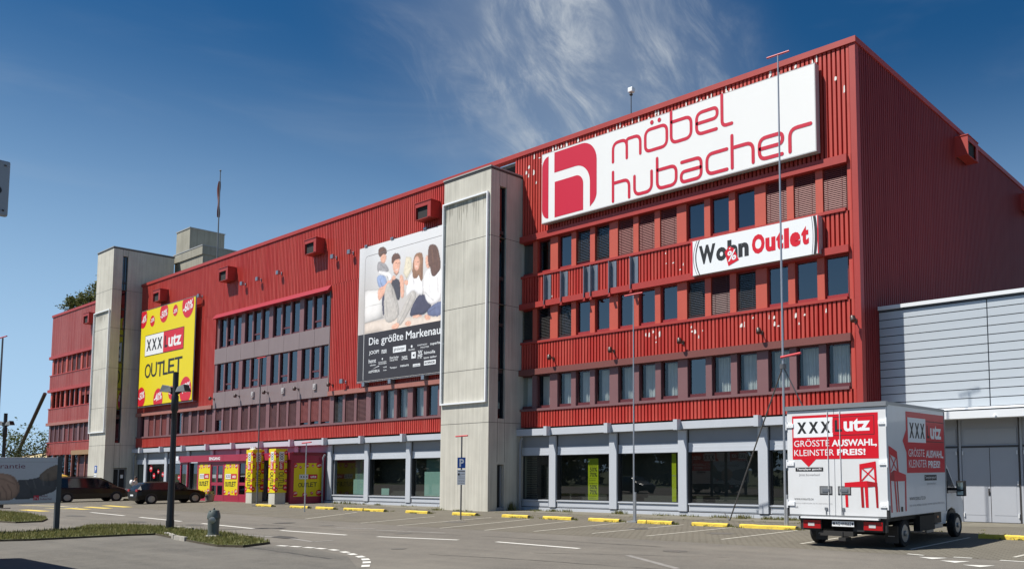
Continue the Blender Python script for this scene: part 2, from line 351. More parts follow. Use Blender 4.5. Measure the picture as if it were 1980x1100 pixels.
TREEPX = {'tree': (-246.02, 6.2), 'treetop': (-249.77, 15.51), 'treer': (-234.36, 10.13), 'bush': (-102.75, 3.46), 'bushl': (-106.08, 3.77), 'bushr': (-98.9, 3.66), 'busht': (-102.45, 5.53), 'dome': (-181.46, 4.63), 'domer': (-171.33, 4.49), 'domet': (-174.68, 6.55), 'strutb': (-114.2, 3.91), 'strutt': (-106.59, 10.15), 'yel': (-97.79, 2.34), 'yel2': (-93.97, 1.68), 'roofl': (-117.97, 21.86), 'roofr': (-106.97, 22.09), 'rooft': (-110.75, 22.84)}
MURAL={
 'sofa':[(-47.24, 13.15), (-45.15, 12.96), (-45.2, 11.19), (-47.15, 11.06)],
 'rug':[(-47.15, 11.06), (-44.87, 11.08), (-39.38, 10.63), (-39.37, 10.33), (-47.13, 10.37)],
 'pillow':[(-42.91, 14.56), (-42.39, 14.47), (-42.27, 13.74), (-42.82, 13.2), (-43.14, 13.62)],
 'boyhair':[(-45.85, 15.42), (-45.69, 15.59), (-45.3, 15.59), (-44.97, 15.43), (-44.88, 15.1), (-45.01, 15.06), (-45.34, 15.14), (-45.61, 14.93), (-45.81, 15.19)],
 'boyface':[(-45.61, 14.93), (-45.34, 15.14), (-45.01, 15.09), (-44.89, 14.84), (-45.05, 14.55), (-45.32, 14.53), (-45.55, 14.76)],
 'boytorso':[(-45.94, 14.66), (-45.55, 14.72), (-44.99, 14.48), (-44.71, 14.18), (-44.64, 13.91), (-45.85, 13.96)],
 'boyarm':[(-45.86, 14.16), (-45.3, 14.08), (-44.32, 13.8), (-44.35, 13.36), (-44.62, 13.34), (-44.74, 13.67), (-45.52, 13.85)],
 'manhair':[(-44.42, 14.7), (-44.25, 14.96), (-43.87, 14.96), (-43.52, 14.81), (-43.44, 14.48), (-43.6, 14.57), (-44.02, 14.58), (-44.28, 14.3), (-44.39, 14.45)],
 'manface':[(-44.28, 14.3), (-44.02, 14.58), (-43.6, 14.57), (-43.46, 14.36), (-43.52, 13.99), (-43.67, 13.64), (-43.88, 13.58), (-44.16, 13.84)],
 'manshirt':[(-45.91, 13.91), (-44.96, 13.77), (-44.78, 13.04), (-45.6, 13.03), (-45.89, 13.45)],
 'manvest':[(-44.96, 13.77), (-44.2, 13.46), (-43.45, 13.32), (-43.36, 12.09), (-43.83, 12.03), (-44.4, 13.24)],
 'manarm':[(-45.82, 13.06), (-45.05, 13.14), (-44.63, 13.46), (-44.2, 13.59), (-44.29, 13.16), (-44.82, 12.86), (-45.46, 12.3), (-45.74, 12.31)],
 'manarm2':[(-43.56, 13.5), (-43.25, 13.58), (-43.08, 13.18), (-42.99, 12.17), (-43.36, 12.09), (-43.43, 12.85)],
 'manback':[(-45.35, 12.42), (-45.04, 12.95), (-44.99, 11.42), (-45.2, 11.25)],
 'legl':[(-45.09, 12.7), (-44.84, 13.24), (-44.46, 13.28), (-44.07, 12.81), (-43.38, 11.35), (-43.79, 10.9), (-44.43, 10.78), (-44.92, 10.9), (-45.11, 11.62)],
 'legr':[(-43.69, 10.95), (-42.48, 12.29), (-42.13, 12.48), (-41.82, 12.26), (-41.86, 11.9), (-43.05, 10.69), (-43.35, 10.47), (-43.73, 10.7)],
 'foot':[(-44.31, 10.58), (-43.68, 10.73), (-43.36, 10.57), (-43.66, 10.32), (-44.2, 10.35)],
 'foot2':[(-42.94, 10.61), (-42.53, 10.72), (-42.22, 10.56), (-42.42, 10.37), (-42.83, 10.42)],
 'girlhair':[(-42.23, 14.04), (-42.04, 14.57), (-41.64, 14.64), (-41.23, 14.5), (-41.19, 13.76), (-41.19, 12.96), (-41.43, 12.85), (-41.6, 13.33), (-41.79, 13.11), (-42.1, 13.1), (-42.26, 13.43)],
 'girlface':[(-42.13, 14.21), (-41.93, 14.46), (-41.63, 14.38), (-41.47, 14.05), (-41.56, 13.69), (-41.8, 13.51), (-42.06, 13.71)],
 'girltop':[(-42.71, 13.12), (-42.21, 13.61), (-41.7, 13.41), (-41.19, 13.02), (-41.06, 12.03), (-41.66, 12.12), (-42.08, 12.48), (-42.58, 12.24), (-42.89, 12.15)],
 'girljeans':[(-42.64, 10.89), (-41.76, 12.13), (-40.86, 12.07), (-40.16, 11.38), (-41.03, 10.82), (-41.63, 10.95)],
 'womanhair':[(-40.78, 14.42), (-40.69, 14.84), (-40.4, 14.92), (-39.96, 14.77), (-39.71, 14.37), (-39.5, 13.49), (-39.63, 13.22), (-40.11, 12.93), (-40.4, 13.09), (-40.51, 13.59), (-40.71, 13.68)],
 'womanface':[(-41.0, 14.22), (-40.78, 14.42), (-40.67, 13.8), (-40.51, 13.53), (-40.76, 13.51), (-40.96, 13.78)],
 'womantop':[(-41.19, 12.9), (-40.95, 13.48), (-40.51, 13.53), (-40.2, 12.94), (-39.54, 13.38), (-39.39, 13.3), (-39.36, 12.16), (-39.54, 11.48), (-40.36, 11.34), (-40.85, 11.64), (-41.17, 12.41)],
 'womanjeans':[(-40.84, 11.04), (-40.16, 11.38), (-39.45, 11.49), (-39.34, 11.33), (-39.32, 10.59), (-40.53, 10.7)],
 'footw':[(-41.03, 10.82), (-40.78, 10.88), (-40.39, 10.71), (-40.48, 10.49), (-40.87, 10.53)],
 'footg':[(-42.23, 10.96), (-41.43, 10.93), (-41.13, 10.8), (-42.03, 10.76)],
 'hands':[(-44.2, 13.66), (-43.88, 13.54), (-43.98, 13.31), (-44.36, 13.42)],
 'hands2':[(-43.13, 13.18), (-42.66, 13.15), (-42.6, 12.86), (-42.96, 12.85)],
}
# ------------------------------------------------------------------ palette
RED = ribbed_paint('red_rib_paint', (.40, .021, .015), (.50, .078, .058))
RED_SHADE = ribbed_paint('red_rib_shaded', (.185, .020, .022), (.225, .034, .032), axis=1, dirt=.25)  # darker copy of the red; the end wall's shade is in its colour
RED_FADE = ribbed_paint('red_rib_faded', (.36, .045, .038), (.48, .16, .145), dirt=.6)
M_FLAT = mat('red_sheet', (.40, .042, .033), .5, var=.6, vscale=1.2, var2=(.30, .03, .024), stretch=(1, 1, .4))
M_SALM = mat('salmon_pier', (.50, .090, .056), .5, var=.5, vscale=1.0, var2=(.41, .068, .045))
M_BROWN = mat('red_brown_sheet', (.19, .062, .052), .5, var=.5, vscale=1.4, var2=(.15, .05, .045))
M_BROWNL = mat('light_brown_sheet', (.36, .145, .115), .55, var=.5, vscale=1.4, var2=(.29, .11, .09))
M_MAUVE = mat('mauve_pier', (.20, .10, .105), .5, var=.4, vscale=1.3, var2=(.16, .075, .08))
M_PANEL = mat('mauve_grey_panel', (.235, .185, .185), .55, var=.6, vscale=.9, var2=(.185, .14, .145), stretch=(1, 1, .4))
M_FRAME_R = mat('red_frame', (.30, .03, .03), .4)
M_FRAME_B = mat('brown_frame', (.115, .028, .032), .4)
M_CORE = mat('dark_inside', (.022, .022, .024), .9)
M_SLAB = mat('roof_gravel', (.2, .19, .17), .95, var=.6, vscale=5)
M_GREY = mat('light_grey_panel', (.50, .53, .58), .5, var=.5, vscale=.8, var2=(.42, .45, .49), stretch=(1, 1, .5))
M_GREYD = mat('grey_wall', (.27, .29, .32), .6, var=.5, vscale=.7, var2=(.22, .24, .27))
M_DARKF = mat('dark_frame', (.03, .032, .035), .4)
M_GLASS = glass('window_glass', (.45, .52, .54), 2.5, (.72, .80, .86)); M_GLASSC = glass('curtain_glass', (.80, .86, .87), 1.75, (.72, .80, .84))
M_GLASSD = glass('dark_glass', (.16, .18, .19), 1.8, (.62, .72, .80))
M_SHOP = glass('shop_glass', (.60, .68, .66), 1.75)
M_BL_R = mat('red_slats', (.215, .05, .045), .5, var=.4, vscale=3, var2=(.15, .035, .035))
M_BL_RD = mat('dark_red_slats', (.115, .042, .042), .5, var=.5, vscale=3)
M_BL_D = mat('dark_slats', (.05, .048, .05), .5)
M_CURT = mat('white_curtain', (.80, .80, .77), .9, var=.3, vscale=2)
M_CONC = concrete('concrete', (.585, .565, .495), (.33, .315, .275), .85)
M_CONCD = concrete('concrete_side', (.34, .315, .29), (.22, .205, .19), .6)
M_JOINT = mat('joint', (.12, .115, .10), .9)
M_STAIN = concrete('water_stain', (.42, .40, .34), (.16, .155, .14), .95, False)
M_WHITE = mat('white_tube', (.82, .84, .86), .4)
M_CAP = mat('grey_sheet_cap', (.33, .33, .32), .5)
M_FLAKE = mat('bare_primer', (.74, .72, .68), .7)
M_STEEL = mat('galvanised', (.34, .36, .39), .38, .75, var=.5, vscale=3, var2=(.24, .26, .29))
M_METALD = mat('dark_metal', (.055, .05, .05), .5)
# ------------------------------------------------------------------ the furniture store
Y0 = 29.17
M_GROOVE_SHADE = mat('groove_shade', (.060, .012, .010), .8)          # shade of the rib grooves, painted on their floors
B = thing('furniture_store', 'long red furniture store with ribbed cladding, bands of windows and two concrete stair towers', 'building', (-60, Y0, GZ), world=True)
XL, XR = -107.3, -13.87
GR = [-30.66, -26.6, -22.5, -18.35, -14.25]                 # pier lines right of the tower
GL = [-81.1, -76.85, -72.6, -68.35, -64.1, -59.85, -55.6, -51.35, -47.1, -42.75, -38.5]
def ribs(mb, a0, a1, z0, z1, front=Y0, depth=.11, pitch=.2, face='y', m=0):
    """trapezoid sheet; face 'y': faces -Y along X. face 'x': faces +X along Y"""
    n = max(1, round((a1 - a0) / pitch)); p = (a1 - a0) / n; prof = []
    for k in range(n):
        s = a0 + k * p
        prof += [(s, depth), (s + .22 * p, depth), (s + .32 * p, 0), (s + .92 * p, 0)]
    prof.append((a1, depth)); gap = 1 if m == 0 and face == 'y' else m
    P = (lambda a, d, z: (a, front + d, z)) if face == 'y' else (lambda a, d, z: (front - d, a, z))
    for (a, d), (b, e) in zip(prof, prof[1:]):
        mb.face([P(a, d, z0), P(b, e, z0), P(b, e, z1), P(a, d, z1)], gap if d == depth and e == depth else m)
    for k in range(n):                                      # undersides of the ribs
        s = a0 + k * p
        mb.face([P(s + .22 * p, depth, z0), P(s + p, depth, z0), P(s + .92 * p, 0, z0), P(s + .32 * p, 0, z0)], m)
    if face == 'y': mb.box(a0, a1, front + depth + .003, front + .30, z0, z1, m)
    else: mb.box(front - .30, front - depth - .003, a0, a1, z0, z1, m)
def cladding(x0, x1, z0, z1, m=None):
    mb = MB(); ribs(mb, x0, x1, z0, z1); obj('cladding', mb, [m or RED, M_GROOVE_SHADE], B)
def band(name, x0, x1, z0, z1, yf, m, yb=None):
    mb = MB(); mb.box(x0, x1, yf, yb or Y0 + .298, z0, z1); return obj(name, mb, m, B)
# core, roof
mb = MB(); mb.box(XL + .02, XR - .32, Y0 + 1.2, 80, GZ, 18.2); mb.box(XL + .02, XR - .32, Y0 + .31, Y0 + 1.2, 18.0, 18.2)
for z in (4.1, 7.6, 11.1, 14.3): mb.box(-107, -14.3, Y0 + .31, Y0 + 1.2, z, z + .25)
mb.box(XL, XL + .02, Y0 + .31, 80, GZ, 18.4); obj('building_core', mb, M_CORE, B)
mb = MB(); mb.box(XL + .02, XR - .1, Y0 + .31, 80, 18.2, 18.36); obj('roof', mb, M_SLAB, B)
# claddings of the right part
TXL, TXR = -36.9, -33.06
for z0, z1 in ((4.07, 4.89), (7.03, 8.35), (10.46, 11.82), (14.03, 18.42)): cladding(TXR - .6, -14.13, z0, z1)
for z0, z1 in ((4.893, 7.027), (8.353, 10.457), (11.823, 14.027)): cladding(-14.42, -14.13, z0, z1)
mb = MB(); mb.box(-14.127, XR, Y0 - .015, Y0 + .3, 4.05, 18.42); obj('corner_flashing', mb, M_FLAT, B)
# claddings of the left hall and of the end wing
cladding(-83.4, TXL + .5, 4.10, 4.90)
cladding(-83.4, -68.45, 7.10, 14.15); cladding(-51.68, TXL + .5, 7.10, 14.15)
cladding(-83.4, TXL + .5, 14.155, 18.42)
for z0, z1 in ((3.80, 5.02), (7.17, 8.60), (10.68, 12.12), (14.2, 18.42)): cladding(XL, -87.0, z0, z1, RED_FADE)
# shaded end wall on the right, ribbed, facing +X
RED_SHADE.node_tree.nodes['Principled BSDF'].inputs['Specular IOR Level'].default_value = .12
mb = MB(); ribs(mb, Y0 + .31, 78, GZ, 18.42, XR, .06, .2, 'x'); obj('end_wall', mb, RED_SHADE, B)
mb = MB(); mb.box(XL - .04, XR + .05, Y0 - .07, Y0 + .32, 18.423, 18.66); mb.box(XR - .32, XR + .05, Y0 + .32, 78, 18.423, 18.66); mb.box(XL - .04, XL + .3, Y0 + .32, 78, 18.423, 18.66)
obj('parapet_cap', mb, M_FLAT, B)
# sills and lintels
for z, m in ((4.893, M_MAUVE), (8.353, M_FLAT), (11.823, M_FLAT)): band('sill', TXR - .6, -14.424, z, z + .117, Y0 - .05, m)
for z, h, m in ((6.73, .297, M_BROWN), (10.17, .287, M_FLAT), (13.70, .327, M_FLAT)): band('lintel', TXR - .6, -14.28, z, z + h, Y0 - .15, m)
band('sill', -83.3, TXL + .5, 4.903, 5.02, Y0 - .05, M_MAUVE)
band('lintel', -83.3, -68.5, 6.81, 7.097, Y0 - .12, M_BROWNL); band('lintel', -51.6, TXL + .5, 6.81, 7.097, Y0 - .12, M_BROWNL)
for z in (5.023, 8.603, 12.123): band('sill', XL, -87, z, z + .09, Y0 - .04, M_FLAT)
for z, m in ((6.87, M_BROWNL), (10.38, M_FLAT), (13.90, M_FLAT)): band('lintel', XL - .12, -87, z, z + .297, Y0 - .12, m)
# ---------------------------------------------------------------- windows
def slats(mb, x0, x1, z0, z1, y, pitch=.075, open_=False, m=0):
    n = max(3, int((z1 - z0) / pitch)); p = (z1 - z0) / n
    for k in range(n):
        a = z0 + k * p
        if open_: mb.face([(x0, y - .012, a + .012), (x1, y - .012, a + .012), (x1, y + .03, a + p * .55), (x0, y + .03, a + p * .55)], m)
        else: mb.face([(x0, y - .028, a), (x1, y - .028, a), (x1, y + .012, a + p * .93), (x0, y + .012, a + p * .93)], m)
    mb.box(x0, x1, y - .03, y + .03, z0 - .02, z0 + .02, m)
    for f in (.18, .82): mb.box(x0 + (x1 - x0) * f - .006, x0 + (x1 - x0) * f + .006, y - .034, y - .03, z0, z1, m)
_cn = [0]
def curtain(mb, x0, x1, z0, z1, y):
    _cn[0] += 1; rnd = random.Random(_cn[0]); n = 44; ph = rnd.random() * 6
    pts = [(x0 + (x1 - x0) * k / n, y + .035 * math.sin(k * 1.25 + ph) + .02 * math.sin(k * .5 + ph * 2)) for k in range(n + 1)]
    for (a, b), (c, d) in zip(pts, pts[1:]): mb.face([(a, b, z0), (c, d, z0), (c, d, z1), (a, b, z1)])
def window(x0, x1, z0, z1, kind, frame, yd=.17, low=True, glassm=None, parent=None, name='window', rail=None):
    y = Y0 + yd; mb = MB(); fw = .05; fb = .15 if low else .06
    mb.box(x0, x0 + fw, y, y + .07, z0, z1); mb.box(x1 - fw, x1, y, y + .07, z0, z1)
    mb.box(x0 + fw, x1 - fw, y, y + .07, z1 - fw, z1); mb.box(x0 + fw, x1 - fw, y - .02, y + .07, z0, z0 + fb)
    if rail is not None: mb.box(x0 + fw, x1 - fw, y - .01, y + .07, rail, rail + .11)
    mb.box(x0, x1, y + .07, y + .10, z1 - .012, z1 + .02)
    w = obj(name, mb, frame, parent or B)
    mb = MB(); mb.face([(x0 + fw, y + .04, z0 + fb), (x1 - fw, y + .04, z0 + fb), (x1 - fw, y + .04, z1 - fw), (x0 + fw, y + .04, z1 - fw)]); obj('pane', mb, glassm or (M_GLASSC if kind == 'curtain' else M_GLASS), w)
    if kind == 'curtain':
        mb = MB(); curtain(mb, x0 + fw, x1 - fw, z0 + fb + .01, z1 - fw, y + .34); obj('curtain', mb, M_CURT, w)
    elif kind and kind.startswith('blind'):
        _, c, *frac = kind.split('_'); f = float(frac[0]) if frac else 1.0
        m = dict(r=M_BL_R, d=M_BL_D, b=M_BL_RD)[c]; mb = MB()
        slats(mb, x0 + .015, x1 - .015, z1 - .04 - (z1 - z0 - .09) * f, z1 - .02, y - .045, open_=(c == 'd')); obj('blind', mb, m, w)
    return w
def pier(x0, x1, z0, z1, m, yf=Y0 + .05):
    mb = MB(); mb.box(x0, x1, yf, Y0 + .297, z0, z1); obj('pier' if x1 - x0 > .40 else 'mullion', mb, m, B)
def row(grid, kinds, z0, z1, frame, pm, x_lo, x_hi, wide=.27, thin=.32, **kw):
    """windows in threes between wide piers at the grid lines, thin mullions between"""
    for k, g in enumerate(grid):
        a, b = max(g - wide, x_lo), min(g + wide, x_hi)
        if b - a > .05: pier(a, b, z0, z1, pm)
        if k + 1 < len(grid):
            lo, hi = g + wide, grid[k + 1] - wide; w = (hi - lo - 2 * thin) / 3
            for j in range(3):
                xa = lo + j * (w + thin)
                if xa + w > x_hi + .3: break
                kd = kinds[k][j]
                if kd is not None: window(xa, xa + w, z0, z1, None if kd == '' else kd, frame, **kw)
                if j < 2: pier(xa + w, xa + w + thin, z0, z1, pm)
GX = [-34.76] + GR[:-1] + [-14.15]
C3 = ('curtain',) * 3; P3 = ('', '', ''); R3 = ('blind_r',) * 3; D3 = ('blind_d',) * 3
row(GX, [(None, 'curtain', 'curtain'), C3, C3, ('', 'curtain', 'curtain'), C3], 5.013, 6.727, M_FRAME_B, M_MAUVE, -34, -14.43)
row(GX, [(None, 'blind_d', 'blind_d'), ('blind_d', '', ''), P3, ('blind_d', 'blind_b', 'blind_d'), P3], 8.473, 10.167, M_FRAME_R, M_SALM, -34, -14.43)
row(GX, [(None, '', ''), ('', 'blind_d_.92', 'blind_d'), R3, P3, R3], 11.943, 13.697, M_FRAME_R, M_SALM, -34, -14.43)
# left hall, first floor
kl = [('blind_r',) * 3, ('blind_b', '', 'blind_b'), ('blind_b', 'blind_r_.9', 'blind_b'), ('blind_b_.5', 'blind_b', 'blind_b'), ('blind_b_.97', 'blind_b', 'blind_b'),
      ('blind_b', 'blind_b', 'blind_b'), ('blind_r_.9', 'blind_r_.88', 'blind_r_.92'), ('blind_d', 'blind_b', 'blind_b'), C3, ('curtain', '', '')]
row(GL, kl, 5.023, 6.807, M_FRAME_B, M_MAUVE, -83, TXL + .4, wide=.25, thin=.28, low=False)
window(-82.6, -81.75, 5.023, 6.807, None, M_FRAME_B, low=False); pier(-83.3, -82.6, 5.023, 6.807, M_MAUVE); pier(-81.75, -81.35, 5.023, 6.807, M_MAUVE)
# the window field set into the left hall
FX0, FX1 = -68.45, -51.68
for z0, z1 in ((6.81, 8.02), (10.25, 11.42)):
    xs = [FX0, -66.4, -64.1, -62.0, -59.85, -57.7, -55.6, -53.6, FX1]
    for a, b in zip(xs, xs[1:]):
        mb = MB(); mb.box(a + .012, b - .012, Y0 - .02, Y0 + .30, z0, z1); obj('spandrel_panel', mb, M_PANEL, B)
mb = MB(); mb.prism([(Y0 - .28, 13.78), (Y0 + .29, 13.78), (Y0 + .29, 14.15), (Y0 - .02, 14.15)], FX0 - .05, FX1 + .05, lambda u, v, d: (d, u, v)); obj('rain_hood', mb, mat('magenta_red', (.34, .022, .034), .4), B)
band('reveal_side', FX1 - .10, FX1 - .004, 8.02, 10.25, Y0 - .02, M_PANEL); band('reveal_side', FX1 - .10, FX1 - .004, 11.42, 13.77, Y0 - .02, M_METALD)
FG = [-68.3, -64.15, -59.9, -55.6, -51.5]
for z0, z1, yd, pm in ((8.023, 10.247, .13, M_MAUVE), (11.423, 13.775, .22, M_MAUVE)):
    for k, g in enumerate(FG):
        a, b = max(g - .28, FX0), min(g + .28, FX1 - .1)
        if b > a: pier(a, b, z0, z1, pm, Y0 + .03 if z0 < 9 else Y0 + .12)
        if k < 4:
            lo, hi = g + .28, FG[k + 1] - .28; w = (hi - lo - .40) / 3
            if k == 3: hi = FX1 - .1; w = (hi - lo - .40) / 3
            for j in range(3):
                xa = lo + j * (w + .20)
                window(xa, xa + w, z0, z1, None, M_FRAME_B, yd=yd, rail=(z0 + .52 if j == 1 else None), glassm=M_GLASS)
                if j < 2: pier(xa + w, xa + w + .20, z0, z1, pm, Y0 + .05 if z0 < 9 else Y0 + .14)
# windows of the end wing (too many to be parts of their own): one part
mbf, mbg, mbr, mbd = MB(), MB(), MB(), MB()
wing = [-106.62, -102.4, -98.1, -93.9, -89.6]
for r_, (z0, z1, pm) in enumerate(((5.113, 6.867, 1), (8.693, 10.377, 0), (12.213, 13.897, 0))):
    for k, g in enumerate(wing):
        mbf.box(g - .24, g + .24, Y0 + .05, Y0 + .29, z0, z1, pm)
        if k == 4: break
        lo, hi = g + .24, wing[k + 1] - .24; w = (hi - lo - .4) / 3
        for j in range(3):
            xa = lo + j * (w + .2)
            if j < 2: mbf.box(xa + w, xa + w + .2, Y0 + .05, Y0 + .29, z0, z1, pm)
            mbg.face([(xa, Y0 + .20, z0), (xa + w, Y0 + .20, z0), (xa + w, Y0 + .20, z1), (xa, Y0 + .20, z1)])
            kd = [['d', 'd', 'd', 'r', 'r', 'd', 'd', 'd', 'r', 'r', 'r', 'd'], ['o', 'o', 'o', 'o', 'o', 'o', 'h', 'h', 'h', 'r', 'r', 'r'], ['r', 'r', 'r', 'r', 'd', 'd', 'r', 'r', 'r', 'r', 'r', 'd']][r_][k * 3 + j]
            if kd in 'rdh': slats(mbr if kd != 'd' else mbd, xa + .01, xa + w - .01, z0 + (.08 if kd != 'h' else .95), z1 - .02, Y0 + .14, .1, m=0)
nf = len(mbf.f)
allw = MB()
for src, off in ((mbf, 0), (mbg, 2), (mbr, 3), (mbd, 4)):
    i = len(allw.v); allw.v += src.v; allw.f += [tuple(i + a for a in f) for f in src.f]; allw.m += [m + off for m in src.m]
tag(obj('window', allw, [M_SALM, M_MAUVE, M_GLASSD, M_BL_R, M_BL_RD], B), kind='stuff')
# ground storey of the end wing
mb = MB(); mb.box(XL, -87, Y0 + .1, Y0 + .3, GZ, .5); obj('base_wall', mb, M_BROWN, B)
for k in range(11):
    mb = MB(); x = XL + .2 + k * 1.85; mb.box(x, x + .16, Y0 + .05, Y0 + .3, .5, 3.8); obj('ground_post', mb, M_BROWNL, B)
mb = MB(); mb.face([(XL + .2, Y0 + .2, .5), (-98.6, Y0 + .2, .5), (-98.6, Y0 + .2, 3.8), (XL + .2, Y0 + .2, 3.8)]); obj('ground_window', mb, M_GLASSD, B)
mb = MB(); slats(mb, -98.4, -87, .5, 3.6, Y0 + .15, .12); obj('blind', mb, M_BL_RD, B)
mb = MB(); mb.box(-98.5, -92, Y0 - .35, Y0 + .1, 3.72, 4.15); obj('awning_box', mb, mat('tan_box', (.30, .19, .10), .6), B)
# ---------------------------------------------------------------- canopy and ground storey
YG = Y0 + .13
def ground_storey(x0, x1, grid, wins, br):
    mb = MB(); mb.box(x0, x1, Y0 - .25, YG + .2, 3.64, 3.97); obj('canopy_band', mb, M_GREY, B)
    for g in br:
        mb = MB(); mb.box(g - .11, g + .11, Y0 - .52, Y0 - .252, 3.60, 4.055); obj('bracket', mb, M_GREY, B)
    mb = MB(); mb.box(x0, x1, YG, YG + .2, 3.05, 3.638)
    obj('upper_wall', mb, M_GREYD, B)
    for a, b in wins:
        mb = MB(); mb.box(a - .02, b + .02, YG - .03, YG + .2, 2.64, 3.047); mb.box(a, b, YG - .045, YG - .03, 2.70, 2.86); mb.box(a, b, YG - .06, YG - .03, 2.64, 2.70); obj('lintel_panel', mb, M_GREY, B)
        mb = MB(); mb.box(a - .02, b + .02, YG - .03, YG + .2, .07, .36); mb.box(a - .02, b + .02, YG - .10, YG + .2, .363, .42); mb.box(a + .03, b - .03, YG - .045, YG - .03, .11, .30); obj('sill_panel', mb, M_GREY, B)
        mb = MB(); t = .035
        mb.box(a, a + t, YG + .06, YG + .12, .42, 2.64); mb.box(b - t, b, YG + .06, YG + .12, .42, 2.64); mb.box(a + t, b - t, YG + .06, YG + .12, 2.60, 2.64); mb.box(a + t, b - t, YG + .06, YG + .12, .42, .46)
        w = obj('shop_window', mb, M_DARKF, B)
        mb = MB(); mb.face([(a + t, YG + .09, .46), (b - t, YG + .09, .46), (b - t, YG + .09, 2.60), (a + t, YG + .09, 2.60)]); obj('pane', mb, M_SHOP, w)
    for g in grid:
        mb = MB(); mb.box(g - .26, g + .20, YG - .12, YG + .2, .073, 3.60); mb.box(g + .20, g + .27, YG - .02, YG + .2, .073, 3.60, 1); obj('ground_pier', mb, [M_GREY, M_DARKF], B)
    mb = MB(); mb.box(x0, x1, YG - .07, YG + .2, GZ, .03); mb.box(x0, x1, YG + .0, YG + .2, .03, .07, 1); obj('plinth', mb, [M_GREY, M_METALD], B)
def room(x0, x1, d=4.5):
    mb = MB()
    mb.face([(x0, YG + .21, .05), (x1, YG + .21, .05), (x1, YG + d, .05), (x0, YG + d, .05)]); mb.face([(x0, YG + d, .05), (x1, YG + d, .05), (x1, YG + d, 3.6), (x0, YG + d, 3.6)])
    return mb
gw = [(-33.0, -31.0)] + [(a + .28, b - .28) for a, b in zip(GR, GR[1:])]
ground_storey(TXR + .0, -14.0, GR, gw, [g + .0 for g in GR])
glw = [(-83.1, -81.4)] + [(a + .28, b - .28) for a, b in zip(GL, GL[1:])]
ground_storey(-83.4, TXL + .4, GL, [w for w in glw if not (-69 < w[0] < -52.5)], GL)
mb = MB(); mb.box(-69, -51.0, YG + .02, YG + .2, GZ, 3.05); obj('porch_back_wall', mb, M_GREYD, B)
mb = MB(); slats(mb, -32.95, -31.05, .5, 2.6, YG + .25, .09, True); obj('blind', mb, M_BL_D, B)
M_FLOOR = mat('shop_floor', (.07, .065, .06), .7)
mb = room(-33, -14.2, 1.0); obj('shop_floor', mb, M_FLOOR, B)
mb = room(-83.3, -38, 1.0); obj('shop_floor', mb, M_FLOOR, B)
# pale green display boards behind the left shop windows
M_MINT = mat('mint_board', (.40, .58, .52), .8, var=.3, vscale=.6, var2=(.34, .50, .45))
mb = MB()
mb.box(-49.2, -47.45, YG + .30, YG + .34, .44, 1.40); mb.box(-49.2, -47.45, YG + .42, YG + .46, 1.4, 2.62, 1)
mb.box(-41.75, -39.0, YG + .30, YG + .34, .44, 1.85); mb.box(-41.75, -39.0, YG + .42, YG + .46, 1.85, 2.62, 1)
mb.box(-46.4, -45.6, YG + .5, YG + .54, .44, .85); mb.box(-43.8, -43.1, YG + .5, YG + .54, .44, 1.05)
obj('display_board', mb, [M_MINT, mat('grey_green_board', (.16, .24, .22), .8)], B)
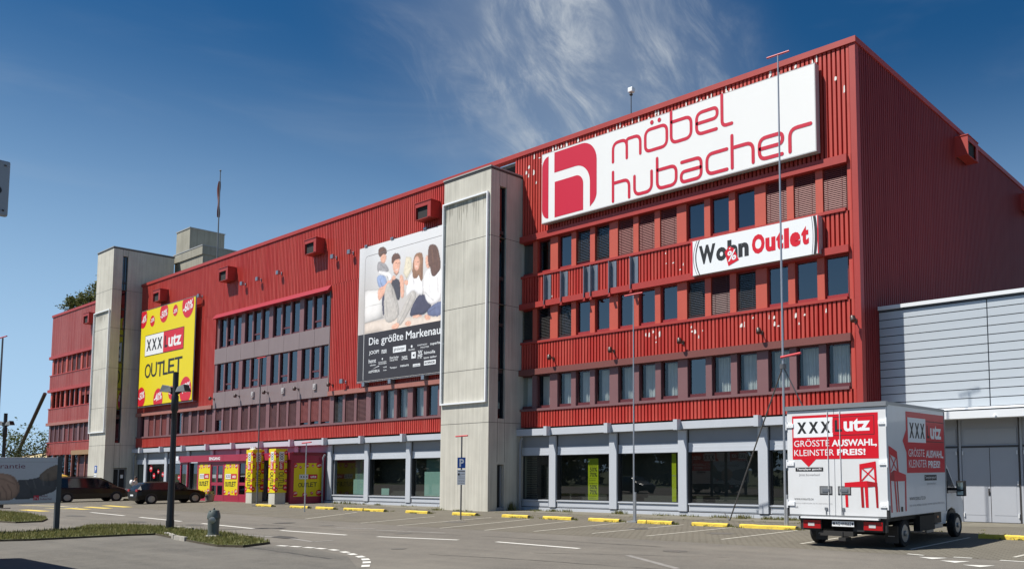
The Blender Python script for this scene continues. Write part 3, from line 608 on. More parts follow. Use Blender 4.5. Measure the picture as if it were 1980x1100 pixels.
# ---------------------------------------------------------------- stair towers
def tower(xl, xr, yf, top, back, slit, slit_z, joints, frame_z, door, crown):
    """stands as four blocks round the slot of the slit window on its right side"""
    s0, s1 = slit; sz0, sz1 = slit_z
    mb = MB()
    mb.box(xl, xr, yf, s0, GZ, top); mb.box(xl, xr, s1, back, GZ if not door else door[3], top)
    mb.box(xl, xr - .35, s0, s1, GZ, top)
    mb.box(xr - .35, xr, s0, s1, sz1, top); mb.box(xr - .35, xr, s0, s1, door[3] if door else GZ, sz0)
    if door: mb.box(xl, xr, door[1], back, GZ, door[3]); mb.box(xl, xr - .5, s1, door[1], GZ, door[3])
    t = obj('stair_tower', mb, M_CONC, B)
    mb = MB()
    for z in joints: mj = MB(); mj.box(xl - .004, xr + .004, yf - .004, back, z, z + .025); obj('panel_joint', mj, M_JOINT, t)
    mb.box(xr - .01, xr + .004, s0 - .02, s0, sz1, top - .03); mb.box(xr - .01, xr + .004, s1, s1 + .02, sz1, top - .03)
    for x in (s0 - .02, s1): mb.box(xr - .01, xr + .004, x, x + .02, 2.3, sz0)
    tag(obj('slot_joint', mb, M_JOINT, t), kind='stuff')
    mb = MB(); mb.box(xl - .05, xr + .05, yf - .05, back + .05, top, top + .07); mb.box(xl - .02, xr + .02, yf - .02, back + .02, top - .1, top - .003, 1); obj('tower_cap', mb, [M_CAP, M_METALD], t)
    mb = MB(); mb.face([(xr - .2, s0, sz0), (xr - .2, s1, sz0), (xr - .2, s1, sz1), (xr - .2, s0, sz1)]); mb.box(xr - .36, xr - .34, s0, s1, sz0, sz1, 2)
    k = int((sz1 - sz0) / 2.6)
    for j in range(1, k + 1):
        z = sz0 + (sz1 - sz0) * j / (k + 1); mb.box(xr - .2, xr - .13, s0, s1, z - .09, z + .09, 1)
    mb.box(xr - .2, xr - .12, s0, s0 + .05, sz0, sz1, 1); mb.box(xr - .2, xr - .12, s1 - .05, s1, sz0, sz1, 1)
    obj('slit_window', mb, [M_GLASS2, M_DARKF, M_CORE], t)
    z0, z1 = frame_z; w = .08; mb = MB()
    for a in ((xl + .03, xl + .03 + w), (xr - .12 - w, xr - .12)): mb.box(a[0], a[1], yf - .13, yf - .03, z0, z1)
    for a in ((z0 - w, z0), (z1, z1 + w)): mb.box(xl + .03, xr - .12, yf - .13, yf - .03, a[0], a[1])
    for x in (xl + .1, xr - .2):
        for j in range(5): z = z0 + (z1 - z0) * (j + .5) / 5; mb.box(x, x + .04, yf - .03, yf, z, z + .04)
    obj('tube_frame', mb, M_WHITE, t)
    # rain stains under the frame and at the coping
    mb = MB(); rnd = random.Random(int(-xl))
    pl = Plane((0, yf - .003, 0), (1, 0, 0), (0, 0, 1))
    for _ in range(34):
        x = rnd.uniform(xl + .15, xr - .4); h = rnd.uniform(.15, 1.1) * (1.5 if rnd.random() < .2 else 1); w_ = rnd.uniform(.03, .13)
        zt = z1 - .02
        pl.poly(mb, [(x, zt), (x + w_, zt), (x + w_ * .7, zt - h * .7), (x + w_ * .45, zt - h), (x + w_ * .2, zt - h * .6)], rnd.uniform(0, .002))
    obj('water_stain', mb, M_STAIN, t)
    return t
M_GLASS2 = glass('slit_glass', (.03, .03, .035), 1.9, (.75, .85, 1))
zt = tower(TXL, TXR, 27.11, 17.30, 31, (27.68, 28.13), (4.5, 16.45), [4.28, 7.0, 10.3, 13.75], (5.38, 15.95), (27.68, 28.13, GZ, 2.2), 0)
mb = MB(); mb.box(TXR - .3, TXR - .25, 27.70, 28.11, .05, 2.15); mb.box(TXR - .25, TXR - .18, 28.03, 28.11, .05, 2.15, 1); mb.box(TXR - .35, TXR + .02, 27.66, 28.13, GZ, .05, 1); obj('service_door', mb, [M_CORE, M_GREYD], zt)
zt = tower(-87.25, -83.4, 26.85, 21.62, 31.7, (27.57, 27.98), (4.5, 20.95), [4.28, 7.55, 11.0, 14.5, 17.9], (5.48, 16.05), (27.57, 28.6, GZ, 2.35), 0)
mb = MB(); mb.box(-83.75, -83.7, 27.6, 28.58, GZ, 2.3, 1); mb.box(-83.7, -83.66, 27.7, 28.0, .1, 2.2); mb.box(-83.7, -83.66, 28.1, 28.5, .1, 2.2); mb.box(-83.655, -83.65, 28.2, 28.4, 1.45, 1.75, 2); obj('entrance_door', mb, [M_CORE, M_GREYD, M_WHITE], zt)
# stair and lift heads on the roof
mb = MB(); mb.box(-84.3, -78.4, 32.1, 38, 18.2, 21.2); mb.box(-84.42, -78.3, 32.0, 38.1, 21.203, 21.95); mb.box(-84.45, -78.27, 31.97, 38.13, 21.953, 22.05, 1)
mb.box(-86.5, -83.55, 33.0, 36.1, 22.053 - 3.7, 24.72); mb.box(-86.55, -83.5, 32.95, 36.15, 24.723, 24.82, 1)
for x in (-82.5, -80.5): mb.box(x, x + .02, 31.996, 32.0, 21.21, 21.94, 2)
obj('roof_head', mb, [concrete('weathered_concrete', (.36, .345, .285), (.20, .19, .155), .9), M_CAP, M_JOINT], B)
# peeled paint: bare flakes on the ribs
rnd = random.Random(5); mb = MB(); pl = Plane((0, Y0 - .004, 0), (1, 0, 0), (0, 0, 1))
def flakes(x0, x1, z0, z1, dens, wmax=.13, hmax=.32):
    n = round((x1 - x0) / .2)
    for k in range(n):
        for _ in range(3):
            if rnd.random() > dens: continue
            xs = x0 + k * .2 + .052; a = xs + rnd.uniform(0, .05); b = min(xs + .135, a + rnd.uniform(.03, wmax)); z = rnd.uniform(z0, z1); h = rnd.uniform(.05, hmax)
            pts = [(a, z), (a + (b - a) * .4, z - .03 * rnd.random()), (b, z + h * .2 * rnd.random()), (b, z + h * rnd.uniform(.5, 1)), (a + (b - a) * .5, z + h), (a + .01, z + h * rnd.uniform(.4, .9))]
            pl.poly(mb, pts, rnd.uniform(0, .002))
o_ = TXR - .6
snap = lambda x: o_ + round((x - o_) / .2) * .2
flakes(snap(-31.2), snap(-15.4), 17.95, 18.2, .26); flakes(snap(-32.8), snap(-30.8), 16.6, 18.1, .30); flakes(snap(-15.3), snap(-14.2), 16.3, 17.9, .16)
for a, b, d in ((-25.0, -23.6, .2), (-22.0, -21.0, .18), (-19.8, -17.2, .26), (-16.9, -15.2, .22), (-24, -15, .03)): flakes(snap(a), snap(b), 7.55, 8.12, d, hmax=.22)
for a, b, d in ((-24.2, -22.0, .12), (-31, -22, .03)): flakes(snap(a), snap(b), 10.6, 11.6, d, hmax=.15)
tag(obj('peeled_paint', mb, M_FLAKE, B), kind='stuff')
# down pipes
for x, zt in ((-32.85, 3.55), (-52.1 + .25, 3.0), (-83.1, 3.55)):
    mb = MB(); mb.path([(x + .1, Y0 - .1, zt), (x, Y0 - .16, zt - .22), (x, Y0 - .16, GZ)], .055); obj('down_pipe', mb, M_GREYD, B)
# ------------------------------------------------------------------ ground, road, parking pavement, markings
def asphalt(name, base, dark, light, scale=70.):
    m = bpy.data.materials.new(name); m.use_nodes = True; MATS[name] = m
    nt = m.node_tree; b = nt.nodes['Principled BSDF']; N = nt.nodes.new; L = nt.links.new
    b.inputs['Roughness'].default_value = .9; b.inputs['Specular IOR Level'].default_value = .25
    tc = N('ShaderNodeTexCoord')
    big = N('ShaderNodeTexNoise'); big.inputs['Scale'].default_value = .16; big.inputs['Detail'].default_value = 6; big.inputs['Roughness'].default_value = .6; big.inputs['Distortion'].default_value = .6; L(tc.outputs['Object'], big.inputs['Vector'])
    mid = N('ShaderNodeTexNoise'); mid.inputs['Scale'].default_value = 1.6; mid.inputs['Detail'].default_value = 8; mid.inputs['Roughness'].default_value = .75; L(tc.outputs['Object'], mid.inputs['Vector'])
    mp = N('ShaderNodeMapping'); mp.inputs['Rotation'].default_value = (0, 0, R(-7)); mp.inputs['Scale'].default_value = (.10, 1.5, 1); L(tc.outputs['Object'], mp.inputs[0])
    trk = N('ShaderNodeTexNoise'); trk.inputs['Scale'].default_value = 1.0; trk.inputs['Detail'].default_value = 5; L(mp.outputs[0], trk.inputs['Vector'])
    fine = N('ShaderNodeTexNoise'); fine.inputs['Scale'].default_value = scale; fine.inputs['Detail'].default_value = 3; L(tc.outputs['Object'], fine.inputs['Vector'])
    a1 = N('ShaderNodeMath'); a1.operation = 'MULTIPLY_ADD'; L(mid.outputs[0], a1.inputs[0]); a1.inputs[1].default_value = .8; L(big.outputs[0], a1.inputs[2])
    a2 = N('ShaderNodeMath'); a2.operation = 'MULTIPLY_ADD'; L(trk.outputs[0], a2.inputs[0]); a2.inputs[1].default_value = .7; L(a1.outputs[0], a2.inputs[2])
    r = N('ShaderNodeMapRange'); r.inputs[1].default_value = .98; r.inputs[2].default_value = 1.50; L(a2.outputs[0], r.inputs[0])
    mx = N('ShaderNodeMix'); mx.data_type = 'RGBA'; L(r.outputs[0], mx.inputs[0]); mx.inputs[6].default_value = (*dark, 1); mx.inputs[7].default_value = (*base, 1)
    rf = N('ShaderNodeMapRange'); rf.inputs[1].default_value = .46; rf.inputs[2].default_value = .68; rf.inputs[4].default_value = .75; L(fine.outputs[0], rf.inputs[0])
    mx2 = N('ShaderNodeMix'); mx2.data_type = 'RGBA'; L(rf.outputs[0], mx2.inputs[0]); L(mx.outputs[2], mx2.inputs[6]); mx2.inputs[7].default_value = (*light, 1)
    L(mx2.outputs[2], b.inputs['Base Color'])
    bp = N('ShaderNodeBump'); bp.inputs['Strength'].default_value = .5; bp.inputs['Distance'].default_value = .01; L(fine.outputs[0], bp.inputs['Height']); L(bp.outputs[0], b.inputs['Normal'])
    return m
def paver(name, c1, c2, mortar):
    m = bpy.data.materials.new(name); m.use_nodes = True; MATS[name] = m
    nt = m.node_tree; b = nt.nodes['Principled BSDF']; N = nt.nodes.new; L = nt.links.new
    b.inputs['Roughness'].default_value = .92; b.inputs['Specular IOR Level'].default_value = .2
    tc = N('ShaderNodeTexCoord'); mp = N('ShaderNodeMapping'); mp.inputs['Rotation'].default_value = (0, 0, R(0)); L(tc.outputs['Object'], mp.inputs[0])
    br = N('ShaderNodeTexBrick'); br.inputs['Scale'].default_value = 1; br.inputs['Brick Width'].default_value = .24; br.inputs['Row Height'].default_value = .16; br.inputs['Mortar Size'].default_value = .016; br.inputs['Mortar Smooth'].default_value = .4
    br.inputs['Color1'].default_value = (*c1, 1); br.inputs['Color2'].default_value = (*c2, 1); br.inputs['Mortar'].default_value = (*mortar, 1); L(mp.outputs[0], br.inputs['Vector'])
    n = N('ShaderNodeTexNoise'); n.inputs['Scale'].default_value = .5; n.inputs['Detail'].default_value = 8; n.inputs['Roughness'].default_value = .7; L(tc.outputs['Object'], n.inputs['Vector'])
    r = N('ShaderNodeMapRange'); r.inputs[1].default_value = .35; r.inputs[2].default_value = .72; r.inputs[4].default_value = .75; L(n.outputs[0], r.inputs[0])
    mx = N('ShaderNodeMix'); mx.data_type = 'RGBA'; L(r.outputs[0], mx.inputs[0]); L(br.outputs[0], mx.inputs[6]); mx.inputs[7].default_value = (.182, .167, .134, 1)
    L(mx.outputs[2], b.inputs['Base Color'])
    bp = N('ShaderNodeBump'); bp.inputs['Strength'].default_value = .8; bp.inputs['Distance'].default_value = .02; L(br.outputs['Fac'], bp.inputs['Height']); bp.invert = True; L(bp.outputs[0], b.inputs['Normal'])
    return m
M_ROAD = asphalt('worn_asphalt', (.174, .160, .136), (.108, .100, .088), (.23, .213, .184))
M_DRIVE = asphalt('driveway_asphalt', (.150, .141, .122), (.074, .071, .064), (.19, .18, .16), 55)
M_PAVE = paver('paving_blocks', (.170, .156, .127), (.148, .136, .111), (.092, .083, .063))
M_DIRT = mat('gravel_strip', (.20, .185, .145), .95, var=.8, vscale=2.5, var2=(.13, .118, .09), bump=.6, bscale=40)
def sheet(name, pts, z, m, kind='structure', label=None):
    mb = MB(); mb.face([(x, y, z) for x, y in pts]); o = obj(name, mb, m); tag(o, kind=kind); return o
sheet('ground', [(-1500, -700), (600, -700), (600, 1500), (-1500, 1500)], GZ - .004, mat('field', (.10, .12, .05), .95, var=.6, vscale=.05))
road = sheet('road', [(-170, -14), (60, -14), (60, 18.45), (-3, 18.9), (-28, 18.55), (-46, 19.1), (-170, 19.4)], GZ, M_ROAD)
drive = sheet('driveway', [(-36.4, 11.0), (-35.2, 9.4), (-32.2, 6.9), (-32.1, -13), (30, -13), (20, 6), (-14, 9.6), (-16.6, 10.1), (-18.8, 11.2), (-20.9, 11.6), (-23, 11.5), (-23.3, 10.7), (-30, 11.4)], GZ + .003, M_DRIVE)
park = sheet('parking_pavement', [(-3, 18.9), (60, 18.45), (60, 40), (-13.5, 40), (-13.5, 29.5), (-108, 29.5), (-170, 29.6), (-170, 19.4), (-46, 19.1), (-28, 18.55)], GZ + .002, M_PAVE)
sheet('gravel_strip', [(-108, 28.0), (-87.3, 28.0), (-87.3, 26.6), (-83.3, 26.6), (-83.2, 28), (-70, 28.3), (-50.5, 28.2), (-44, 27.8), (-37.2, 26.8), (-32.8, 26.8), (-31, 27.7), (-22, 27.1), (-14, 27.3), (-8, 29.4), (20, 29.4), (20, 30.9), (-13.8, 30.9), (-13.8, 29.4), (-108, 29.4)], GZ + .006, M_DIRT)
def paint(name, col, wear=.55):
    """road paint, worn through to the ground in specks"""
    m = bpy.data.materials.new(name); m.use_nodes = True; MATS[name] = m
    nt = m.node_tree; b = nt.nodes['Principled BSDF']; N = nt.nodes.new; L = nt.links.new; b.inputs['Roughness'].default_value = .7
    tc = N('ShaderNodeTexCoord'); n = N('ShaderNodeTexNoise'); n.inputs['Scale'].default_value = 7; n.inputs['Detail'].default_value = 9; n.inputs['Roughness'].default_value = .8; L(tc.outputs['Object'], n.inputs['Vector'])
    r = N('ShaderNodeMapRange'); r.inputs[1].default_value = wear; r.inputs[2].default_value = wear + .12; L(n.outputs[0], r.inputs[0])
    mx = N('ShaderNodeMix'); mx.data_type = 'RGBA'; L(r.outputs[0], mx.inputs[0]); mx.inputs[6].default_value = (*col, 1); mx.inputs[7].default_value = (.15, .14, .125, 1); L(mx.outputs[2], b.inputs['Base Color'])
    return m
M_RW = paint('white_road_paint', (.66, .65, .60), .60); M_RWF = paint('faded_road_paint', (.26, .25, .23), .50); M_RY = paint('yellow_road_paint', (.66, .50, .10), .58); M_RYF = paint('faded_yellow_paint', (.42, .36, .17), .52)
M_WOFF = paint('worn_bay_paint', (.56, .54, .47), .55)
def line(name, a, b, w, m, parent, z=.006):
    a, b = Vector(a), Vector(b); t = (b - a).normalized(); n = Vector((-t.y, t.x)) * w / 2; mb = MB(); zz = GZ + z
    mb.face([(*(p), zz) for p in (a - n, b - n, b + n, a + n)]); return obj(name, mb, m, parent)
for a, b in DASH: line('lane_dash', a, b, .15, M_RW, road, .006)
for a, b in YEL: line('crossing_stripe', a, b, .5, M_RY, road, .006)
for a, b in FAINT[:6] : line('worn_marking', a, b, .16, M_RWF, road, .005)
for a, b in FAINT[6:]: line('worn_marking', a, b, .4, M_RYF, road, .005)
for k, (a, b) in enumerate(BAYS): line('bay_line', a, b, .09, M_WOFF if k > 2 else M_RWF, park, .009)
for a, b in SHORT: line('bay_dash', a, b, .10, M_RW, road, .008)
for t in TRI:
    mb = MB(); mb.face([(x, y, GZ + .008) for x, y in (t if (t[1][0] - t[0][0]) * (t[2][1] - t[0][1]) - (t[1][1] - t[0][1]) * (t[2][0] - t[0][0]) > 0 else t[::-1])]); obj('give_way_triangle', mb, M_RW, road)
for k, p in enumerate(ARC):
    q = Vector(ARC[min(k + 1, len(ARC) - 1)]) - Vector(ARC[max(k - 1, 0)]); t = q.normalized(); c = Vector(p)
    line('curve_dash', c - t * .20, c + t * .20, .17, M_RW, road, .008)
M_PATCH = asphalt('darkest_asphalt', (.075, .072, .068), (.05, .048, .046), (.10, .095, .09)); M_PATCH2 = asphalt('dark_asphalt', (.12, .115, .105), (.09, .086, .08), (.15, .145, .135))
for k, pts in enumerate(PATCH):  # dark patches in two tones laid on the road
    mb = MB(); a = sum(p[0] * q[1] - q[0] * p[1] for p, q in zip(pts, pts[1:] + pts[:1])); mb.face([(x, y, GZ + .009 + .0) for x, y in (pts if a > 0 else pts[::-1])]); obj('dark_patch', mb, M_PATCH if k == 3 else M_PATCH2, road)
M_JOINT_ = MATS['joint']
# cracks and seams
rnd = random.Random(3)
def crack(pts, w=.03):
    mb = MB()
    P = []
    for a, b in zip(pts, pts[1:]):
        for k in range(8): t = k / 8; P.append(Vector((a[0] + (b[0] - a[0]) * t + rnd.uniform(-.06, .06), a[1] + (b[1] - a[1]) * t + rnd.uniform(-.06, .06))))
    P.append(Vector(pts[-1]))
    for a, b in zip(P, P[1:]):
        t = (b - a).normalized(); n = Vector((-t.y, t.x)) * w * rnd.uniform(.3, .7); mb.face([(*(q), GZ + .0045) for q in (a - n, b - n, b + n, a + n)])
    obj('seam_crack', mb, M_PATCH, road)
# oil stains, tyre scuffs and a manhole
for x, y, r_ in ((-20, 21.5, .5), (-27.5, 21, .6), (-24, 16.2, .35), (-35.5, 21.3, .5), (-15.3, 21.8, .55), (-30, 17, .3), (-13, 16.5, .4), (-44, 17, .6), (-19.4, 13.0, .25)):
    mb = MB(); n_ = 18; mb.face([(x + r_ * math.cos(2 * math.pi * k / n_) * rnd.uniform(.6, 1.1), y + r_ * .8 * math.sin(2 * math.pi * k / n_) * rnd.uniform(.6, 1.1), GZ + .0068) for k in range(n_)]); obj('oil_stain', mb, mat('oil_stain', (.105, .098, .086), .7, var=.8, vscale=6, var2=(.14, .13, .115)), road if y < 18.4 else park)
for x, y in ((-18.9, 22.0), (-33.0, 16.9)):
    mb = MB(); mb.lathe([(.42, 0), (.42, .004), (.36, .005)], (x, y, GZ + .0045), 24); mb.lathe([(.34, 0), (.34, .003)], (x, y, GZ + .010), 24, 1); obj('manhole_cover', mb, [M_JOINT_, mat('cast_iron', (.10, .095, .085), .6, var=.6, vscale=30)], road if y < 18.4 else park)
crack([(-26, 11.2), (-22.3, 10.9), (-18.5, 10.6)], .08); crack([(-17.5, 12.6), (-14, 13.1), (-10, 13.4)]); crack([(-33, 16), (-27, 15.9), (-21, 17.0), (-14, 17.2)], .03); crack([(-15.6, 14.2), (-13.4, 15.2), (-11, 16)], .025)
# distant ridge beyond the left end of the building
mb = MB(); pts = [(-700 + 14 * k, 260 + 60 * math.sin(k * .2) + 160 * (k / 60)) for k in range(61)]
prev = None
for k, (x, y) in enumerate(pts):
    z = 16 + 5 * math.sin(k * .45) + 3 * math.sin(k * 1.3)
    if prev: mb.face([(*prev[0], GZ), (x, y, GZ), (x, y, z), (*prev[0], prev[1])]); mb.face([(*prev[0], prev[1]), (x, y, z), (x - 60, y + 160, GZ), (prev[0][0] - 60, prev[0][1] + 160, GZ)])
    prev = ((x, y), z)
tag(obj('hills', mb, mat('wooded_ridge', (.10, .15, .16), .95, var=.7, vscale=.08, var2=(.07, .11, .10))), kind='structure')
# ------------------------------------------------------------------ grass islands
M_SOIL = mat('soil', (.085, .07, .045), .95, var=.7, vscale=4, bump=.5, bscale=20); M_TURF = mat('turf', (.070, .092, .022), .95, var=.8, vscale=3, var2=(.11, .105, .045))
M_KERB = mat('kerb_stone', (.42, .40, .36), .9, var=.7, vscale=3)
def blade_mat(name, a, b):
    m = bpy.data.materials.new(name); m.use_nodes = True; nt = m.node_tree; p = nt.nodes['Principled BSDF']; N = nt.nodes.new; L = nt.links.new
    p.inputs['Roughness'].default_value = .6; p.inputs['Specular IOR Level'].default_value = .25
    tc = N('ShaderNodeTexCoord'); n = N('ShaderNodeTexNoise'); n.inputs['Scale'].default_value = 1.7; n.inputs['Detail'].default_value = 6; L(tc.outputs['Object'], n.inputs['Vector'])
    g = N('ShaderNodeNewGeometry'); ad = N('ShaderNodeMath'); ad.operation = 'MULTIPLY_ADD'; L(g.outputs['Random Per Island'], ad.inputs[0]); ad.inputs[1].default_value = .6; L(n.outputs[0], ad.inputs[2])
    r = N('ShaderNodeMapRange'); r.inputs[1].default_value = .35; r.inputs[2].default_value = 1.15; L(ad.outputs[0], r.inputs[0])
    mx = N('ShaderNodeMix'); mx.data_type = 'RGBA'; L(r.outputs[0], mx.inputs[0]); mx.inputs[6].default_value = (*a, 1); mx.inputs[7].default_value = (*b, 1); L(mx.outputs[2], p.inputs['Base Color'])
    t = N('ShaderNodeBsdfTranslucent'); L(mx.outputs[2], t.inputs[0]); ms = N('ShaderNodeMixShader'); ms.inputs[0].default_value = .3; o = nt.nodes['Material Output']; L(p.outputs[0], ms.inputs[1]); L(t.outputs[0], ms.inputs[2]); L(ms.outputs[0], o.inputs[0])
    MATS[name] = m; return m
M_BLADE = blade_mat('grass_blades', (.085, .115, .022), (.25, .225, .09))
def inside(p, poly):
    x, y = p; c = False
    for (x1, y1), (x2, y2) in zip(poly, poly[1:] + poly[:1]):
        if (y1 > y) != (y2 > y) and x < (x2 - x1) * (y - y1) / (y2 - y1) + x1: c = not c
    return c
def grass_on(mb, poly, z, n, rnd, h0=.05, h1=.17):
    xs = [p[0] for p in poly]; ys = [p[1] for p in poly]; k = 0
    while k < n:
        p = (rnd.uniform(min(xs), max(xs)), rnd.uniform(min(ys), max(ys)))
        if not inside(p, poly): continue
        k += 1; a = rnd.uniform(0, 6.28); h = rnd.uniform(h0, h1) * (1.7 if rnd.random() < .06 else 1); w = rnd.uniform(.008, .02); lean = rnd.uniform(0, .08)
        dx, dy = math.cos(a) * w, math.sin(a) * w; lx, ly = math.cos(a + 1.3) * lean, math.sin(a + 1.3) * lean
        mb.face([(p[0] - dx, p[1] - dy, z), (p[0] + dx, p[1] + dy, z), (p[0] + lx, p[1] + ly, z + h)])
gb = MB(); rnd = random.Random(11)
for poly, n in ((ISL, 15000), (ISL2, 9000)):
    a = sum(p[0] * q[1] - q[0] * p[1] for p, q in zip(poly, poly[1:] + poly[:1])); poly = poly if a > 0 else poly[::-1]
    mb = MB(); mb.prism(poly, GZ - .01, GZ + .065, lambda u, v, d: (u, v, d), 1, 0); tag(obj('grass_island', mb, [M_SOIL, M_TURF]), kind='structure')
    grass_on(gb, poly, GZ + .06, n, rnd, .035, .12)
tag(obj('grass', gb, M_BLADE), kind='stuff')
mb = MB()
for a, b in (((-29.7, 11.38), (-28.2, 11.05)), ((-27.9, 10.95), (-26.9, 10.85)), ((-33.6, 12.86), (-31.2, 12.78))):
    a, b = Vector(a), Vector(b); t = (b - a).normalized(); n = Vector((-t.y, t.x)) * .05; mb.prism([tuple(a - n), tuple(b - n), tuple(b + n), tuple(a + n)], GZ, GZ + .125, lambda u, v, d: (u, v, d))
tag(obj('kerb', mb, M_KERB), kind='structure')
# weeds along the walls, at the wheel stops and in the joints
wb = MB(); rnd = random.Random(21)
def tuft(x, y, r, n, h):
    for _ in range(n):
        a, q = rnd.uniform(0, 6.28), rnd.uniform(0, r); px, py = x + math.cos(a) * q, y + math.sin(a) * q * .6; b = rnd.uniform(0, 6.28); w = rnd.uniform(.008, .02); hh = rnd.uniform(.4, 1) * h
        wb.face([(px - math.cos(b) * w, py - math.sin(b) * w, GZ + .005), (px + math.cos(b) * w, py + math.sin(b) * w, GZ + .005), (px + rnd.uniform(-.08, .08), py + rnd.uniform(-.08, .08), GZ + hh)])
for a, b in STOPS:
    for _ in range(5): tuft(rnd.uniform(a, b + .3), 24.22, .16, 22, .09)
    tuft(b + .12, 24.3, .18, 45, .14)
for x, n, h in ((-49.5, 60, .25), (-48.6, 50, .3), (-47.2, 40, .2), (-45.1, 60, .15), (-42.2, 30, .12), (-38.6, 60, .2), (-36.2, 70, .16), (-34.6, 60, .12), (-31.5, 60, .14), (-30.4, 90, .16), (-29.2, 60, .2), (-26.1, 90, .24), (-23.4, 40, .16), (-21.9, 60, .14), (-20.3, 90, .15), (-18.9, 110, .22), (-17.8, 120, .18), (-17.2, 110, .16), (-16.6, 90, .16), (-15.3, 60, .15), (-12.5, 30, .12), (-55.2, 70, .25)):
    y = 26.7 if -37.2 < x < -33 else 28.75
    for _ in range(3): tuft(x + rnd.uniform(-.5, .5), y + rnd.uniform(-.15, .15), .35, n // 2, h)
for _ in range(110): tuft(rnd.uniform(-50, -5), rnd.uniform(24.4, 28.2), .2, 10, .06)
for _ in range(8): tuft(-33.2 + rnd.uniform(-.3, .3), 28.5, .4, 40, .5)
tag(obj('weeds', wb, M_BLADE), kind='stuff')
# ------------------------------------------------------------------ grey annex on the right
A = thing('warehouse_annex', 'low annex clad in pale grey metal planks with grey double doors', 'building', (-8, 31.2, GZ), world=True)
M_PLANK = mat('metal_plank', (.50, .545, .585), .45, .12, var=.5, vscale=.7, var2=(.44, .485, .525), stretch=(.3, 1, 3)); M_GAP = mat('plank_gap', (.07, .08, .095), .7); M_BANDW = mat('white_band', (.74, .76, .78), .45)
M_DOOR = mat('grey_door', (.42, .44, .48), .5, var=.4, vscale=.8, var2=(.37, .39, .43))
mb = MB(); mb.box(-13.86, 4, 30.78, 40, 3.9, 8.0); obj('wall_core', mb, M_GAP, A)
mb = MB()
for a, b in ((-13.86, -9.69), (-9.65, -5.5), (-5.46, -1.3), (-1.26, 4)):
    for k in range(12):
        z = 4.10 + k * .325; mb.box(a, b, 30.73, 30.779, z, z + .292)
obj('plank_cladding', mb, M_PLANK, A)
mb = MB(); mb.box(-13.86, 4.1, 30.62, 40, 8.06, 8.20); mb.box(-13.86, 4.1, 30.69, 40, 8.003, 8.057, 1); obj('roof_edge', mb, [M_BANDW, M_GAP], A)
mb = MB(); mb.box(-13.86, 4, 30.60, 30.78, 4.0, 4.07); obj('drip_sill', mb, M_WHITE, A)
mb = MB(); mb.box(-13.8, 4, 29.9, 30.55, 3.63, 3.9); mb.box(-13.8, 4, 30.55, 31.3, 3.75, 3.95, 1); obj('canopy', mb, [M_BANDW, M_GREYD], A)
mb = MB(); mb.box(-13.8, 4, 31.28, 40, GZ, 3.74); obj('door_wall', mb, M_DOOR, A)
for k in range(6):
    x = -13.25 + k * 2.2
    fr = MB(); fr.box(x - .03, x, 31.20, 31.279, GZ, 3.74, 1); fr.box(x + .01, x + .09, 31.22, 31.279, GZ, 3.74); fr.box(x + .09, x + 2.17, 31.24, 31.279, 2.62, 2.68, 1)
    fr.box(x + .2, x + 2.1, 31.25, 31.279, 2.75, 3.3); obj('door_frame', fr, [M_DOOR, M_METALD], A)
    for j in range(2):
        dx = x + .12 + j * 1.02
        mb = MB(); mb.box(dx, dx + .995, 31.235, 31.279, GZ + .02, 2.60); mb.box(dx + .10, dx + .89, 31.228, 31.235, .15, 2.42); mb.box(dx + .995, dx + 1.015, 31.24, 31.279, GZ + .02, 2.60, 1)
        d = obj('door', mb, [M_DOOR, M_METALD], A)
        for z in (.08, 1.25, 2.35):
            mb = MB(); mb.tube((dx + (.03 if j == 0 else .965), 31.21, z), (dx + (.03 if j == 0 else .965), 31.21, z + .14), .028); obj('hinge', mb, M_BANDW, d)
        if j == 0:
            mb = MB(); mb.box(dx + .93, dx + .965, 31.18, 31.235, .95, 1.05); mb.box(dx + .92, dx + .975, 31.225, 31.235, .85, 1.12); obj('handle', mb, M_METALD, d)
mb = MB(); mb.ball((-9.25, 29.86, 3.66), .05, .06, .08); solo('canopy_lamp', mb, M_WHITE, 'small white lamp under the front edge of the annex canopy', 'lamp', (-9.25, 29.86, 3.6))
# ------------------------------------------------------------------ signs on the store
M_PW = mat('print_white', (.80, .80, .79), .5, var=.25, vscale=.5, var2=(.72, .73, .72), stretch=(1, 1, .3)); M_PWB = mat('print_bright_white', (.80, .82, .84), .4); M_PRED = mat('print_red', (.56, .012, .040), .45); M_PRED2 = mat('print_signal_red', (.62, .008, .022), .4); M_PBLK = mat('print_black', (.016, .017, .019), .5); M_PYEL = mat('print_yellow', (.74, .60, .003), .5); M_PGREY = mat('print_grey', (.35, .35, .36), .5); M_BOXGREY = mat('sign_box', (.42, .42, .43), .5)
PR = [M_PW, M_PRED2, M_PBLK, M_PYEL, M_PGREY, M_PRED]
WH, RD, BK, YE, GY, CR = range(6)
F_ = lambda y: Plane((0, y, 0), (1, 0, 0), (0, 0, 1))
